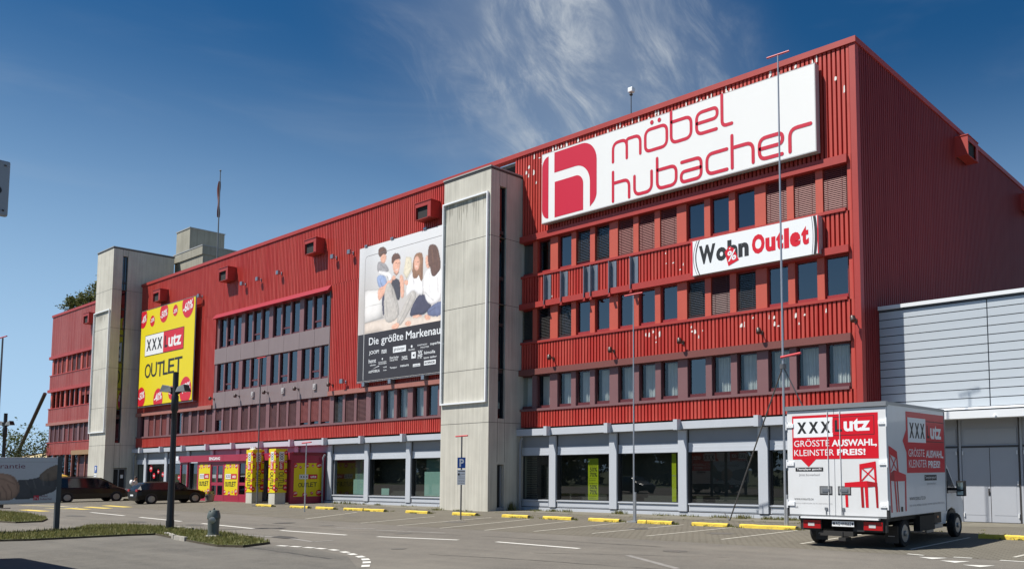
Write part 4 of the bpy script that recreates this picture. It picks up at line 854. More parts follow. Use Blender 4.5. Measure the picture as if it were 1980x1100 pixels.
# möbel hubacher
S = thing('store_sign', 'huge white sign box with crimson emblem and the store name high on the facade', 'sign', (-23.3, 28.95, 14.3), world=True)
mb = MB(); mb.box(-31.12, -15.42, 28.77, 29.08, 14.32, 17.92, 1); F_(28.768).rect(mb, -31.08, -15.46, 14.36, 17.88, 0, 0); obj('sign_box', mb, [M_PW, M_BOXGREY], S)
pl = F_(28.762); mb = MB()
def arcpts(cx, cz, rx, rz, a0, a1, n=8): return [(cx + rx * math.cos(R(a0 + (a1 - a0) * k / n)), cz + rz * math.sin(R(a0 + (a1 - a0) * k / n))) for k in range(n + 1)]
pl.poly(mb, [(-30.62, 14.52), (-30.62, 17.72)] + arcpts(-30.62, 17.2, .46, .52, 90, 180) + arcpts(-30.62, 15.05, .46, .53, 180, 270)[:-1], 0)
pl.poly(mb, [(-30.2, 17.82), (-30.2, 16.78), (-28.7, 16.78)] + arcpts(-28.7, 15.8, .97, .98, 80, 0) + [(-27.73, 14.55)] + arcpts(-27.95, 15.2, .67, .65, -60, 0) + arcpts(-28.3, 16.8, 1.02, 1.02, 0, 90), 0)
pl.poly(mb, [(-30.17, 14.48), (-28.18, 14.48)] + arcpts(-28.68, 15.8, .5, .5, 0, 90) + [(-30.17, 16.3)], 0)
obj('emblem', mb, M_PRED, S)
mb = MB(); w = .155; _l = [0]
def sk(pts, **k): _l[0] += .0004; pl.stroke(mb, pts, w, _l[0], 0, **k)
sk([(-26.22, 16.40), (-26.22, 17.30), (-25.35, 17.30), (-25.35, 16.40)], rad=.35); sk([(-25.36, 17.0), (-25.36, 17.30), (-24.52, 17.30), (-24.52, 16.42)], rad=.35)
sk([(-23.6, 16.40), (-22.95, 16.40), (-22.95, 17.40), (-24.22, 17.40), (-24.22, 16.40)], rad=.33, closed=True)
for x in (-23.82, -23.38): pl.disc(mb, x, 17.70, .1, .1, .009)
sk([(-22.7, 17.86), (-22.7, 16.44), (-21.58, 16.44), (-21.58, 17.40), (-22.66, 17.40)], rad=.33)
sk([(-20.22, 16.46), (-21.28, 16.46), (-21.28, 17.42), (-20.17, 17.42), (-20.17, 16.95), (-21.24, 16.95)], rad=.33)
sk([(-19.92, 17.87), (-19.92, 16.50), (-19.42, 16.50)], rad=.3)
sk([(-26.22, 15.90), (-26.22, 14.50)]); sk([(-26.2, 15.36), (-25.21, 15.36), (-25.21, 14.50)], rad=.35)
sk([(-24.88, 15.40), (-24.88, 14.52), (-23.85, 14.52), (-23.85, 15.42)], rad=.35)
sk([(-23.52, 15.93), (-23.52, 14.52), (-22.43, 14.52), (-22.43, 15.38), (-23.48, 15.38)], rad=.33)
sk([(-22.12, 15.42), (-21.05, 15.42), (-21.05, 14.52), (-22.15, 14.52), (-22.15, 14.98), (-21.09, 14.98)], rad=.28)
sk([(-19.69, 15.44), (-20.74, 15.44), (-20.74, 14.56), (-19.69, 14.56)], rad=.33)
sk([(-19.42, 15.95), (-19.42, 14.56)]); sk([(-19.4, 15.42), (-18.37, 15.42), (-18.37, 14.56)], rad=.35)
sk([(-16.98, 14.58), (-18.06, 14.58), (-18.06, 15.46), (-16.95, 15.46), (-16.95, 15.02), (-18.02, 15.02)], rad=.33)
sk([(-16.61, 14.58), (-16.61, 15.50), (-15.66, 15.50)], rad=.35)
obj('lettering', mb, M_PRED, S)
# Wohn Outlet
HW = dict(W=1.12, o=.70, h=.66, n=.66, O=.86, u=.66, t=.46, l=.32, e=.68); HH = dict(o=.72, n=.72, u=.72, e=.72, t=.92)
def heavy(pl, mb, word, u0, u1, v0, v1, d, m, bold=.055):
    s = (u1 - u0) / (sum(HW[c] for c in word) + .05 * (len(word) - 1)); u = u0
    for k, c in enumerate(word): pl.text(mb, c, u, u + HW[c] * s, v0, v0 + (v1 - v0) * HH.get(c, 1), d + k * .0004, m, bold=bold); u += (HW[c] + .05) * s
S = thing('outlet_sign', 'white sign board with curved ends reading Wohn Outlet in black and red', 'sign', (-18.5, 28.9, 10.2), world=True)
yw = Y0 - .36; mb = MB(); mb.box(-21.68, -15.43, yw, Y0 - .03, 10.25, 11.77, 1); F_(yw - .002).rect(mb, -21.68, -15.43, 10.25, 11.77, 0, 0); obj('sign_box', mb, [M_PWB, M_BOXGREY], S)
pl = F_(yw - .006); mb = MB()
def lens(x_edge, bul, d, m, sgn):
    pts = [(x_edge, 10.26), (x_edge, 11.76)]; n = 10
    inner = [(x_edge + sgn * bul * (4 * (t - .5) ** 2), 11.76 - 1.5 * t) for t in [k / n for k in range(n + 1)]]
    pl.poly(mb, [(x_edge, 11.76)] + inner + [(x_edge, 10.26)], d, m)
lens(-21.67, .10, .012, 0, 1) if False else None
def arc_strip(x0, bul, w_, d, m, sgn):
    n = 14
    for k in range(n):
        t0, t1 = k / n, (k + 1) / n; f = lambda t: x0 + sgn * bul * (4 * (t - .5) ** 2)
        a, b = f(t0), f(t1); z0, z1 = 10.255 + 1.51 * t0, 10.255 + 1.51 * t1
        q = [(a, z0), (a + w_, z0), (b + w_, z1), (b, z1)]; pl.poly(mb, q, d, m)
arc_strip(-21.68, .0, .10, 0, 0, 1); arc_strip(-21.55, .20, .02, .002, 1, 1); arc_strip(-21.44, .20, .05, .002, 1, 1)
obj('end_arc', mb, [M_PRED2, M_PBLK], S); mb = MB()
arc_strip(-15.68, .06, .02, .002, 1, -1); arc_strip(-15.60, .06, .12, .002, 1, -1); arc_strip(-15.48, .0, .05, 0, 0, 1)
obj('end_arc', mb, [M_PRED2, M_PBLK], S)
mb = MB(); heavy(pl, mb, 'Wohn', -21.24, -18.68, 10.68, 11.50, 0, 0); heavy(pl, mb, 'Outlet', -18.52, -15.86, 10.68, 11.50, 0, 1); obj('lettering', mb, [M_PBLK, M_PRED2], S)
mb = MB(); pl.poly(mb, [(-19.88, 11.02), (-19.66, 11.24), (-19.40, 11.10), (-19.17, 10.58), (-19.70, 10.40)], .006, 0); pl.poly(mb, [(-19.86, 11.0), (-19.62, 10.9), (-19.4, 11.12)], .006, 0) if False else None
pl.text(mb, '%', -19.74, -19.30, 10.58, 11.02, .010, 1, bold=.02, slant=.05); pl.disc(mb, -19.62, 11.13, .035, .035, .010, 1); obj('price_tag', mb, [M_PRED2, M_PWB], S)
# outlet poster design used on the big banner, the doors, and the porch wall
def poster(pl, mb, u0, u1, v0, v1, d=0., words=True):
    w, h = u1 - u0, v1 - v0; X = lambda t: u0 + w * t; Zz = lambda t: v0 + h * t
    pl.rect(mb, u0, u1, v0, v1, d, YE); e = .006 if h > 4 else .004
    clip = (u0, u1, v0, v1); k = w / 10.7
    for cx, cy, r, t, s in ((.03, .93, .085, '-40%', .75), (.22, .875, .046, '-20%', .5), (.44, .93, .08, '-50%', .8), (.65, .92, .046, '-30%', .5), (.875, .945, .105, '-60%', .8),
                            (.055, .09, .085, '-50%', .8), (.39, .045, .09, '-40%', .8), (.635, .095, .054, '-30%', .5), (.885, .10, .105, '-70%', .85)):
        ru, rv = r * w * .98, r * w * .98 * (1 if abs(h / w - .75) < .2 else 1)
        pl.disc(mb, X(cx), Zz(cy), ru, rv, d + e, RD, clip=clip)
        tw, th = ru * 1.62, rv * .70; a, b = X(cx) - tw / 2, X(cx) + tw / 2
        vb = Zz(cy) - th * .5 - (.25 * rv if cy > .9 else (-.05 * rv))
        a, b = max(a, u0 + .01 * w), min(b, u1 - .01 * w)
        vb = max(vb, v0 + .02 * h)
        pl.text(mb, t, a, b, vb, vb + th, d + 2 * e, WH, bold=.02, slant=.25 * rv)
    return X, Zz
def xxx_logo(pl, mb, u0, u1, v0, v1, d, e=.004, outline=True):
    m = u0 + (u1 - u0) * .49; h = v1 - v0; t = h * .03
    if outline: pl.rect(mb, u0 - t, u1 + t, v0 - t, v1 + t, d, BK)
    pl.rect(mb, u0, m, v0, v1, d + e, WH); pl.rect(mb, m, u1, v0, v1, d + e, RD)
    w = (m - u0); a = u0 + w * .08
    for k in range(3): pl.text(mb, 'X', a + k * w * .30, a + k * w * .30 + w * .26, v0 + h * .22, v0 + h * .80, d + 2 * e, BK, bold=.035)
    r = u1 - m
    pl.text(mb, 'L', m + r * .07, m + r * .22, v0 + h * .22, v0 + h * .80, d + 2 * e, BK, bold=.03); pl.text(mb, 'utz', m + r * .26, m + r * .90, v0 + h * .20, v0 + h * .78, d + 2 * e, WH, bold=.03)
def outlet_word(pl, mb, u0, u1, v0, v1, d, m=BK):
    w = (u1 - u0); xs = [0, .175, .345, .50, .635, .80]; ws = [.165, .155, .15, .125, .155, .19]; up = [0, .02, -.02, .03, .05, .06]
    for k, c in enumerate('OUTLET'): pl.text(mb, c, u0 + w * xs[k], u0 + w * (xs[k] + ws[k]), v0 + (v1 - v0) * up[k], v1 + (v1 - v0) * (up[k] - .05), d + k * .0004, m, bold=.005)
yb = Y0 - .42
S = thing('outlet_banner', 'big yellow banner with red discount discs on the facade beside the far stair tower', 'banner', (-76.6, 29.0, 7.6), world=True)
mb = MB(); mb.box(-82.0, -71.25, yb + .004, yb + .03, 7.65, 15.92, 0); obj('cloth', mb, mat('banner_cloth', (.70, .56, .01), .6), S)
pl = F_(yb); mb = MB(); poster(pl, mb, -82.0, -71.25, 7.65, 15.92); xxx_logo(pl, mb, -80.92, -73.2, 11.95, 13.68, .014, .004); outlet_word(pl, mb, -80.8, -73.2, 10.0, 11.30, .014); obj('print', mb, PR, S)
mb = MB(); 
for x in (-82.0, -71.25): mb.tube((x, yb + .06, 7.5), (x, yb + .06, 16.0), .035)
for z in (7.55, 15.98): mb.tube((-82.1, yb + .06, z), (-71.1, yb + .06, z), .035)
for k in range(36): x = -81.8 + k * .3; mb.tube((x, yb + .02, 7.66), (x + .1, yb + .06, 7.55), .008, n=4)
for x in (-81.5, -78, -74.5, -71.3): mb.tube((x, yb + .06, 7.55), (x, Y0, 7.55), .04)
for x in (-81.5, -78, -74.5, -71.3): mb.tube((x, yb + .06, 15.98), (x, Y0, 15.98), .04)
obj('tension_frame', mb, M_STEEL, S)
# family mural
ym = Y0 - .30
S = thing('family_billboard', 'large billboard of a laughing family of four above white brand names on black', 'billboard', (-42.6, 29.0, 7.4), world=True)
mb = MB(); mb.box(-47.88, -37.3, ym + .003, ym + .08, 7.42, 15.86); obj('board', mb, mat('board_white', (.66, .65, .63), .6), S)
pl = F_(ym); mb = MB()
skin, hair, pale, gry, dgr, blue, tan, rug, sofa = [mat(n, lin(c), .6, var=.35, vscale=2.2) for n, c in (('ink_skin', (206, 160, 140)), ('ink_hair', (92, 68, 60)), ('ink_pale', (226, 222, 222)), ('ink_grey', (158, 152, 150)), ('ink_charcoal', (66, 66, 72)), ('ink_denim', (86, 96, 128)), ('ink_tan', (206, 192, 158)), ('ink_rug', (205, 193, 184)), ('ink_sofa', (214, 210, 207)))]
MM = [mat('ink_wall', lin((222, 219, 217)), .6, var=.4, vscale=.5, var2=lin((206, 203, 202))), skin, hair, pale, gry, dgr, blue, tan, rug, sofa, M_PBLK, M_PWB, mat('ink_line', lin((120, 115, 115)), .6), mat('ink_board', lin((48, 46, 52)), .6), mat('ink_shirt', lin((132, 150, 184)), .6, var=.4, vscale=2), mat('ink_brown', lin((126, 92, 72)), .6, var=.4, vscale=3), mat('ink_light_jeans', lin((176, 170, 165)), .6, var=.5, vscale=2.5), mat('ink_fold', lin((140, 133, 130)), .6), mat('ink_dark_jeans', lin((62, 62, 80)), .6)]
pl.rect(mb, -47.86, -37.32, 7.44, 10.36, 0, 13)
def soft_print(name, pl, u0, u1, v0, v1, shapes, strokes, parent, nx=190, bgf=None, noise=.03, d=.0):
    """a printed photograph: flat colour patches, modelled with soft tone, laid on a fine grid of vertices"""
    import numpy as np
    ny = int(nx * (v1 - v0) / (u1 - u0)); U, Vv = np.meshgrid(np.linspace(u0, u1, nx), np.linspace(v0, v1, ny)); px = (u1 - u0) / nx
    rng = np.random.default_rng(3)
    def blur(m, r):
        r = max(1, int(r)); k = np.exp(-np.linspace(-2, 2, 2 * r + 1) ** 2); k /= k.sum()
        m = np.apply_along_axis(lambda q: np.convolve(np.pad(q, r, 'edge'), k, 'valid'), 0, m); return np.apply_along_axis(lambda q: np.convolve(np.pad(q, r, 'edge'), k, 'valid'), 1, m)
    def mask(p):
        c = np.zeros(U.shape, bool)
        for (x1, y1), (x2, y2) in zip(p, p[1:] + p[:1]):
            t = ((y1 > Vv) != (y2 > Vv)); c ^= t & (U < (x2 - x1) * (Vv - y1) / ((y2 - y1) or 1e-9) + x1)
        return c.astype(float)
    img = np.zeros(U.shape + (3,)); img[:] = bgf(U, Vv) if bgf else .7
    for p, col, r in shapes:
        m = mask(p)
        if m.sum() < 1: continue
        R0 = max(2, r / px); b_ = blur(m, R0); sh = np.roll(np.roll(b_, int(R0 * .35), 1), -int(R0 * .35), 0)
        f = np.clip(.50 + .68 * b_ + .45 * (b_ - sh), .3, 1.25); f = f * (1 + .10 * (blur(rng.random(U.shape), R0 * .5) - .5) * 6)
        mm = blur(m, 1)[..., None]; img = img * (1 - mm) + mm * np.array(col) * f[..., None]
    for pts, w, col, a_ in strokes:
        dist = np.full(U.shape, 9e9)
        for (x1, y1), (x2, y2) in zip(pts, pts[1:]):
            L2 = (x2 - x1) ** 2 + (y2 - y1) ** 2; t = np.clip(((U - x1) * (x2 - x1) + (Vv - y1) * (y2 - y1)) / L2, 0, 1); dist = np.minimum(dist, np.hypot(U - x1 - t * (x2 - x1), Vv - y1 - t * (y2 - y1)))
        mm = (np.clip(1.2 - dist / (w * .5), 0, 1) * a_)[..., None]; img = img * (1 - mm) + mm * np.array(col)
    img = np.clip(img * (1 + noise * (rng.random(U.shape + (1,)) - .5) * 2), 0, 1)
    g = MB(); g.v = [pl(float(a), float(b), d) for a, b in zip(U.ravel(), Vv.ravel())]
    g.f = [(j * nx + i, j * nx + i + 1, (j + 1) * nx + i + 1, (j + 1) * nx + i) for j in range(ny - 1) for i in range(nx - 1)]; g.m = [0] * len(g.f)
    m = bpy.data.materials.new(name + '_ink'); m.use_nodes = True; nt = m.node_tree; at = nt.nodes.new('ShaderNodeAttribute'); at.attribute_name = 'ink'; nt.links.new(at.outputs['Color'], nt.nodes['Principled BSDF'].inputs['Base Color']); nt.nodes['Principled BSDF'].inputs['Roughness'].default_value = .55
    o = obj(name, g, m, parent); ca = o.data.color_attributes.new('ink', 'FLOAT_COLOR', 'POINT')
    ca.data.foreach_set('color', np.concatenate([img, np.ones(U.shape + (1,))], 2).astype('f').ravel()); return o
INK = {n: lin(c) for n, c in dict(skin=(222, 172, 150), hair=(104, 80, 72), pale=(232, 229, 229), grey=(158, 154, 156), char=(74, 74, 82), denim=(104, 112, 142), tan=(214, 204, 182), rug=(214, 200, 188), sofa=(226, 222, 219), shirt=(148, 164, 198), brown=(146, 112, 90), jeans=(186, 180, 174), dark=(76, 76, 94)).items()}
order = [('sofa', 'sofa', .9), ('rug', 'rug', .5), ('pillow', 'tan', .25), ('manback', 'dark', .2), ('girljeans', 'dark', .35), ('womanjeans', 'denim', .3), ('girltop', 'pale', .3), ('girlhair', 'brown', .25), ('girlface', 'skin', .2), ('womantop', 'pale', .35), ('womanface', 'skin', .15), ('womanhair', 'hair', .25), ('boytorso', 'grey', .25), ('boyface', 'skin', .2), ('boyhair', 'hair', .2), ('manshirt', 'shirt', .25), ('manvest', 'char', .3), ('manface', 'skin', .22), ('manhair', 'hair', .2), ('manarm', 'skin', .2), ('manarm2', 'skin', .2), ('boyarm', 'pale', .2), ('legl', 'jeans', .3), ('legr', 'jeans', .3), ('footg', 'skin', .12), ('footw', 'skin', .12), ('foot', 'skin', .15), ('foot2', 'skin', .12), ('hands', 'skin', .1), ('hands2', 'skin', .1)]
def smooth2(pts, it=2):
    for _ in range(it):
        q = []
        for a, b in zip(pts, pts[1:] + pts[:1]): q += [(a[0] * .75 + b[0] * .25, a[1] * .75 + b[1] * .25), (a[0] * .25 + b[0] * .75, a[1] * .25 + b[1] * .75)]
        pts = q
    return pts
dk, fo, wt, hr_ = (.02, .015, .015), (.20, .19, .185), (.8, .78, .76), INK['hair']
ST = [([(-47.24, 13.12), (-45.2, 12.95)], .06, fo, .5), ([(-47.15, 12.05), (-45.3, 12.1)], .05, fo, .45), ([(-47.12, 11.05), (-45.1, 11.2)], .09, fo, .6), ([(-44.5, 13.1), (-44.0, 12.2), (-43.6, 11.2)], .12, fo, .35), ([(-42.3, 12.2), (-43.0, 11.2), (-43.5, 10.7)], .12, fo, .35), ([(-44.9, 12.2), (-44.7, 11.2)], .10, fo, .35),
      ([(-43.95, 13.93), (-43.72, 13.92)], .07, wt, .9), ([(-41.95, 13.86), (-41.76, 13.80)], .06, wt, .9), ([(-45.08, 14.70), (-44.96, 14.74)], .05, wt, .8), ([(-43.95, 14.34), (-43.84, 14.35)], .05, dk, .8), ([(-43.66, 14.32), (-43.58, 14.31)], .05, dk, .8), ([(-41.98, 14.14), (-41.9, 14.14)], .05, dk, .7), ([(-41.74, 14.08), (-41.66, 14.08)], .05, dk, .7), ([(-44.10, 13.80), (-43.88, 13.62), (-43.62, 13.74)], .12, hr_, .55), ([(-45.22, 14.93), (-45.14, 14.94)], .05, dk, .7), ([(-45.02, 14.92), (-44.97, 14.91)], .05, dk, .7), ([(-43.76, 14.3), (-43.72, 14.08)], .05, (.35, .2, .15), .6), ([(-41.82, 14.1), (-41.82, 13.95)], .04, (.4, .25, .2), .6),
      ([(-41.3, 12.9), (-41.25, 12.1)], .06, fo, .5), ([(-41.0, 12.2), (-40.2, 11.6)], .1, fo, .4), ([(-40.6, 13.2), (-40.5, 12.0)], .08, fo, .3), ([(-39.8, 12.9), (-39.75, 12.0)], .1, fo, .4), ([(-45.5, 14.5), (-45.1, 14.2)], .08, fo, .6), ([(-45.6, 13.6), (-45.3, 13.1)], .08, INK['dark'], .4), ([(-44.3, 13.2), (-44.2, 12.3)], .06, dk, .5), ([(-42.2, 13.3), (-42.05, 12.8)], .06, fo, .5), ([(-40.1, 13.5), (-40.05, 13.05)], .1, hr_, .8), ([(-40.4, 14.6), (-40.25, 13.8)], .1, INK['brown'], .5), ([(-39.9, 14.5), (-39.75, 13.8)], .08, INK['brown'], .4), ([(-41.4, 13.7), (-41.35, 13.1)], .09, hr_, .6), ([(-42.0, 13.45), (-41.95, 13.2)], .08, hr_, .5), ([(-45.7, 15.3), (-45.3, 15.45)], .07, INK['brown'], .5), ([(-44.2, 14.8), (-43.8, 14.85)], .07, INK['brown'], .4), ([(-44.7, 12.6), (-44.2, 11.7)], .08, wt, .35), ([(-42.3, 12.3), (-42.0, 12.0)], .1, wt, .3), ([(-40.7, 10.95), (-40.0, 11.15)], .1, INK['dark'], .5)]
import numpy as _np
def wall_bg(U, V):
    t = _np.clip((V - 12.2) / 3.2, 0, 1)[..., None]; g = _np.array(lin((206, 200, 196))) * (1 - t) + _np.array(lin((226, 226, 228))) * t; g = g * (1 - .12 * _np.exp(-((U + 47.0) ** 2) / .8)[..., None]); return g
soft_print('family_picture', pl, -47.86, -37.32, 10.36, 15.84, [((MURAL[k] if k in ('sofa', 'rug', 'pillow') else smooth2(MURAL[k])), INK[c], r) for k, c, r in order], ST, S, 230, wall_bg)
pl.stroke(mb, [(-47.22, 7.6), (-47.22, 15.25), (-37.6, 15.25)], .03, .001, 12, rad=.3)
pl.rect(mb, -47.20, -47.17, 7.5, 10.36, .003, 11)
pl.text(mb, 'Die', -46.62, -45.58, 9.62, 10.08, .004, 11, bold=.008); pl.text(mb, 'größte', -45.30, -43.03, 9.47, 10.08, .004, 11, bold=.008); pl.text(mb, 'Markenauswahl', -42.76, -37.55, 9.60, 10.08, .004, 11, bold=.012)
LG = [('JOOP!', -46.58, -45.52, 8.98, 9.26), ('muse', -45.24, -44.72, 8.98, 9.22), ('MILLANO', -42.50, -41.86, 8.90, 9.0), ('himolla', -40.95, -39.92, 8.56, 8.74), ('superba', -40.39, -39.45, 9.0, 9.2), ('horst', -46.60, -45.82, 8.50, 8.76), ('collection', -46.45, -45.85, 8.32, 8.42), ('SCHÖNER', -45.55, -44.7, 8.44, 8.52), ('WOHNEN', -45.55, -44.7, 8.33, 8.41), ('Daniel Hechter', -44.36, -43.45, 8.58, 8.72), ('COLLECTION', -44.36, -43.55, 8.44, 8.54), ('ZWIESEL', -43.15, -42.55, 8.42, 8.64), ('W', -41.55, -41.12, 8.62, 8.84), ('MF', -41.55, -41.12, 8.36, 8.62), ('tom tailor', -41.0, -39.75, 8.30, 8.42), ('sitzMOBILIA', -46.58, -45.40, 7.90, 8.06), ('Tempur', -44.34, -43.60, 7.96, 8.10), ('natura', -43.27, -42.42, 8.02, 8.14), ('rolf benz', -38.9, -38.1, 8.9, 9.1), ('DIETSCH', -41.60, -40.7, 9.10, 9.18), ('POLSTER', -41.3, -40.5, 8.94, 9.02), ('HOME', -45.02, -44.66, 8.10, 8.18), ('home', -45.0, -44.68, 7.92, 8.0)]
for t, a, b, c, e in LG: pl.text(mb, t, a, b, c, e, .004, 11, bold=.012)
for a, b, c, e in ((-44.05, -42.74, 8.92, 9.28), (-42.18, -41.76, 8.42, 8.80), (-42.02, -41.32, 7.92, 8.08), (-40.95, -39.85, 7.92, 8.18)): pl.rect(mb, a, b, c, e, .003, 11)
pl.text(mb, 'girsberger', -43.95, -42.84, 8.98, 9.22, .006, 10); pl.text(mb, 'KOINOR', -40.88, -39.92, 7.98, 8.12, .006, 10, bold=.03); pl.text(mb, 'stressless', -41.97, -41.37, 7.95, 8.05, .006, 10); pl.poly(mb, [(-42.08, 8.60), (-41.88, 8.70), (-41.88, 8.50)], .006, 10)
pl.disc(mb, -42.17, 9.14, .08, .08, .004, 11); pl.poly(mb, [(-46.2, 8.12), (-45.5, 8.28), (-45.45, 8.24)], .004, 11); pl.disc(mb, -45.14, 8.66, .06, .06, .004, 11)
obj('print', mb, MM, S)
mb = MB()
for x in (-47.3, -44.5, -41.2, -38.2):
    mb = MB(); mb.box(x, x + .28, ym - .02, Y0, 7.12, 7.38); obj('mounting_bracket', mb, M_STEEL, S); mb = MB(); mb.box(x, x + .3, ym - .05, Y0, 15.88, 16.0); obj('mounting_bracket', mb, M_STEEL, S)
mb = MB()
for k in range(40): x = -47.8 + k * .26; mb.tube((x, ym, 7.45), (x + .1, ym + .04, 7.34), .012, n=4)
mb.tube((-47.95, ym + .05, 7.36), (-37.3, ym + .05, 7.36), .03); obj('lacing_rail', mb, M_STEEL, S)
# ------------------------------------------------------------------ entrance porch, advertising pillars
M_MAG = mat('crimson_sheet', (.36, .022, .055), .45, var=.4, vscale=.8, var2=(.30, .018, .045)); M_MAGD = mat('crimson_side', (.20, .012, .020), .5)
M_PGLASS = glass('porch_glass', (.25, .28, .28), 1.6)
Pp = thing('entrance_porch', 'crimson entrance porch with glazed doors and yellow posters under the word EINGANG', 'porch', (-60, 28, GZ), world=True)
yp = 27.0
mb = MB(); mb.box(-68.3, -52.05, yp - .12, yp + .25, 2.66, 3.12); mb.box(-68.3, -52.05, yp + .25, YG, 2.95, 3.10)
for x in (-66.0, -63.6, -61.2, -58.8, -56.4): mb.box(x, x + .015, yp - .124, yp - .12, 2.67, 3.11, 1)
obj('fascia', mb, [M_MAG, M_MAGD], Pp)
mb = MB(); F_(yp - .126).text(mb, 'EINGANG', -63.35, -61.65, 2.76, 2.98, 0, 0, bold=.03); obj('lettering', mb, M_PWB, Pp)
mb = MB(); mb.box(-68.75, -68.32, yp - .2, yp + .15, 2.80, 3.12); obj('lamp_box', mb, M_WHITE, Pp)
mb = MB()
for a, b in ((-68.45, -68.3), (-67.3, -67.15), (-65.5, -65.28), (-63.42, -63.3), (-61.42, -61.2), (-59.18, -59.0), (-58.12, -57.9), (-57.4, -55.9)):
    mb.box(a, b, yp, yp + .12, GZ, 2.655)
mb.box(-68.3, -67.3, yp + .01, yp + .11, GZ, .35); mb.box(-65.28, -63.42, yp + .01, yp + .11, GZ, .34); mb.box(-61.2, -59.18, yp + .01, yp + .11, GZ, .34); mb.box(-59.0, -58.12, yp + .01, yp + .11, GZ, .40); mb.box(-59.0, -58.12, yp + .01, yp + .11, 1.0, 1.2)
mb.box(-65.28, -63.42, yp + .01, yp + .11, 2.52, 2.655); mb.box(-61.2, -59.18, yp + .01, yp + .11, 2.5, 2.655); mb.box(-63.3, -61.42, yp + .01, yp + .11, 2.5, 2.655); mb.box(-68.3, -67.3, yp + .01, yp + .11, 2.5, 2.655); mb.box(-59, -58.12, yp + .01, yp + .11, 2.5, 2.655)
obj('frame', mb, M_MAG, Pp)
for a, b, c, e in ((-68.28, -67.32, .35, 2.5), (-58.98, -58.14, .4, 1.0), (-58.98, -58.14, 1.2, 2.5)): mb = MB(); mb.face([(a, yp + .05, c), (b, yp + .05, c), (b, yp + .05, e), (a, yp + .05, e)]); obj('side_light', mb, M_PGLASS, Pp)
for a, b in ((-63.3, -62.36), (-62.36, -61.42)):
    mb = MB(); f = .09
    mb.box(a, a + f, yp + .03, yp + .09, GZ + .02, 2.49); mb.box(b - f, b - .005, yp + .03, yp + .09, GZ + .02, 2.49); mb.box(a + f, b - f, yp + .03, yp + .09, 2.36, 2.49); mb.box(a + f, b - f, yp + .03, yp + .09, GZ + .02, .32); mb.box(a + f, b - f, yp + .03, yp + .09, .98, 1.20)
    dd = obj('door', mb, M_MAG, Pp); mb = MB(); [mb.face([(a + f, yp + .055, c), (b - f, yp + .055, c), (b - f, yp + .055, e), (a + f, yp + .055, e)]) for c, e in ((.32, .98), (1.20, 2.36))]; obj('pane', mb, M_PGLASS, dd)
    mb = MB(); mb.box(a + f + .1, b - f - .1, yp + .042, yp + .046, 1.5, 1.75); obj('notice', mb, M_PGREY, dd)
for a, b, z0, z1 in ((-65.26, -63.44, .36, 2.50), (-61.18, -59.20, .34, 2.48)):
    mb = MB(); pl = F_(yp + .005); poster(pl, mb, a, b, z0, z1, 0); w = b - a
    xxx_logo(pl, mb, a + w * .10, b - w * .08, z0 + 1.10, z0 + 1.44, .01, .003); outlet_word(pl, mb, a + w * .08, b - w * .10, z0 + .58, z0 + .92, .012)
    obj('poster', mb, PR, Pp)
mb = MB(); mb.box(-52.25, -52.05, yp + .25, YG, GZ, 2.945); mb.box(-52.25, -52.05, yp, yp + .25, GZ, 2.655); mb.box(-52.3, -52.0, yp + .1, YG, 2.95, 3.14, 1); obj('side_wall', mb, [M_MAG, M_MAGD], Pp)
mb = MB(); pl = Plane((-52.045, 0, 0), (0, 1, 0), (0, 0, 1)); poster(pl, mb, 27.2, 29.1, .33, 2.45, 0); xxx_logo(pl, mb, 27.55, 28.75, 1.44, 1.72, .01, .003); outlet_word(pl, mb, 27.5, 28.75, .92, 1.22, .012); obj('poster', mb, PR, Pp)
mb = MB(); mb.box(-67.1, -65.55, yp + .9, yp + .95, GZ, 2.6); mb.box(-57.3, -52.3, yp + 1.4, yp + 1.45, GZ, 2.9); obj('inner_wall', mb, M_MAGD, Pp)
mb = MB(); pl = F_(yp + .88); pl.disc(mb, -66.15, 1.78, .36, .36, 0, RD); pl.text(mb, '70%', -66.42, -65.88, 1.66, 1.90, .006, WH, bold=.03); pl.rect(mb, -66.9, -66.0, .8, 1.0, .002, GY); obj('sale_disc', mb, PR, Pp)
for cx, cz, r, t in ((-80.35, 2.28, .31, '70%'), (-79.66, 1.65, .24, '50%'), (-78.78, 2.0, .19, '50%'), (-77.85, 1.76, .21, '50%'), (-74.65, 1.5, .2, '50%')):
    mb = MB(); pl = F_(YG + .075); pl.disc(mb, cx, cz, r, r, 0, RD); pl.text(mb, t, cx - r * .7, cx + r * .7, cz - r * .28, cz + r * .28, .004, WH, bold=.03)
    solo('sale_sticker', mb, PR, {2.28: 'largest round red discount sticker on the shop glass beside the far tower', 1.65: 'round red sticker low on the shop glass below the largest sticker', 2.0: 'smallest round red sticker on the shop glass, highest of the small ones', 1.76: 'round red sticker next to the right pier of the shop window beside the far tower', 1.5: 'single round red sticker on the shop window beside the crimson porch'}[cz], 'sticker', (cx, YG + .07, cz), 'round red sale stickers on the shop windows')
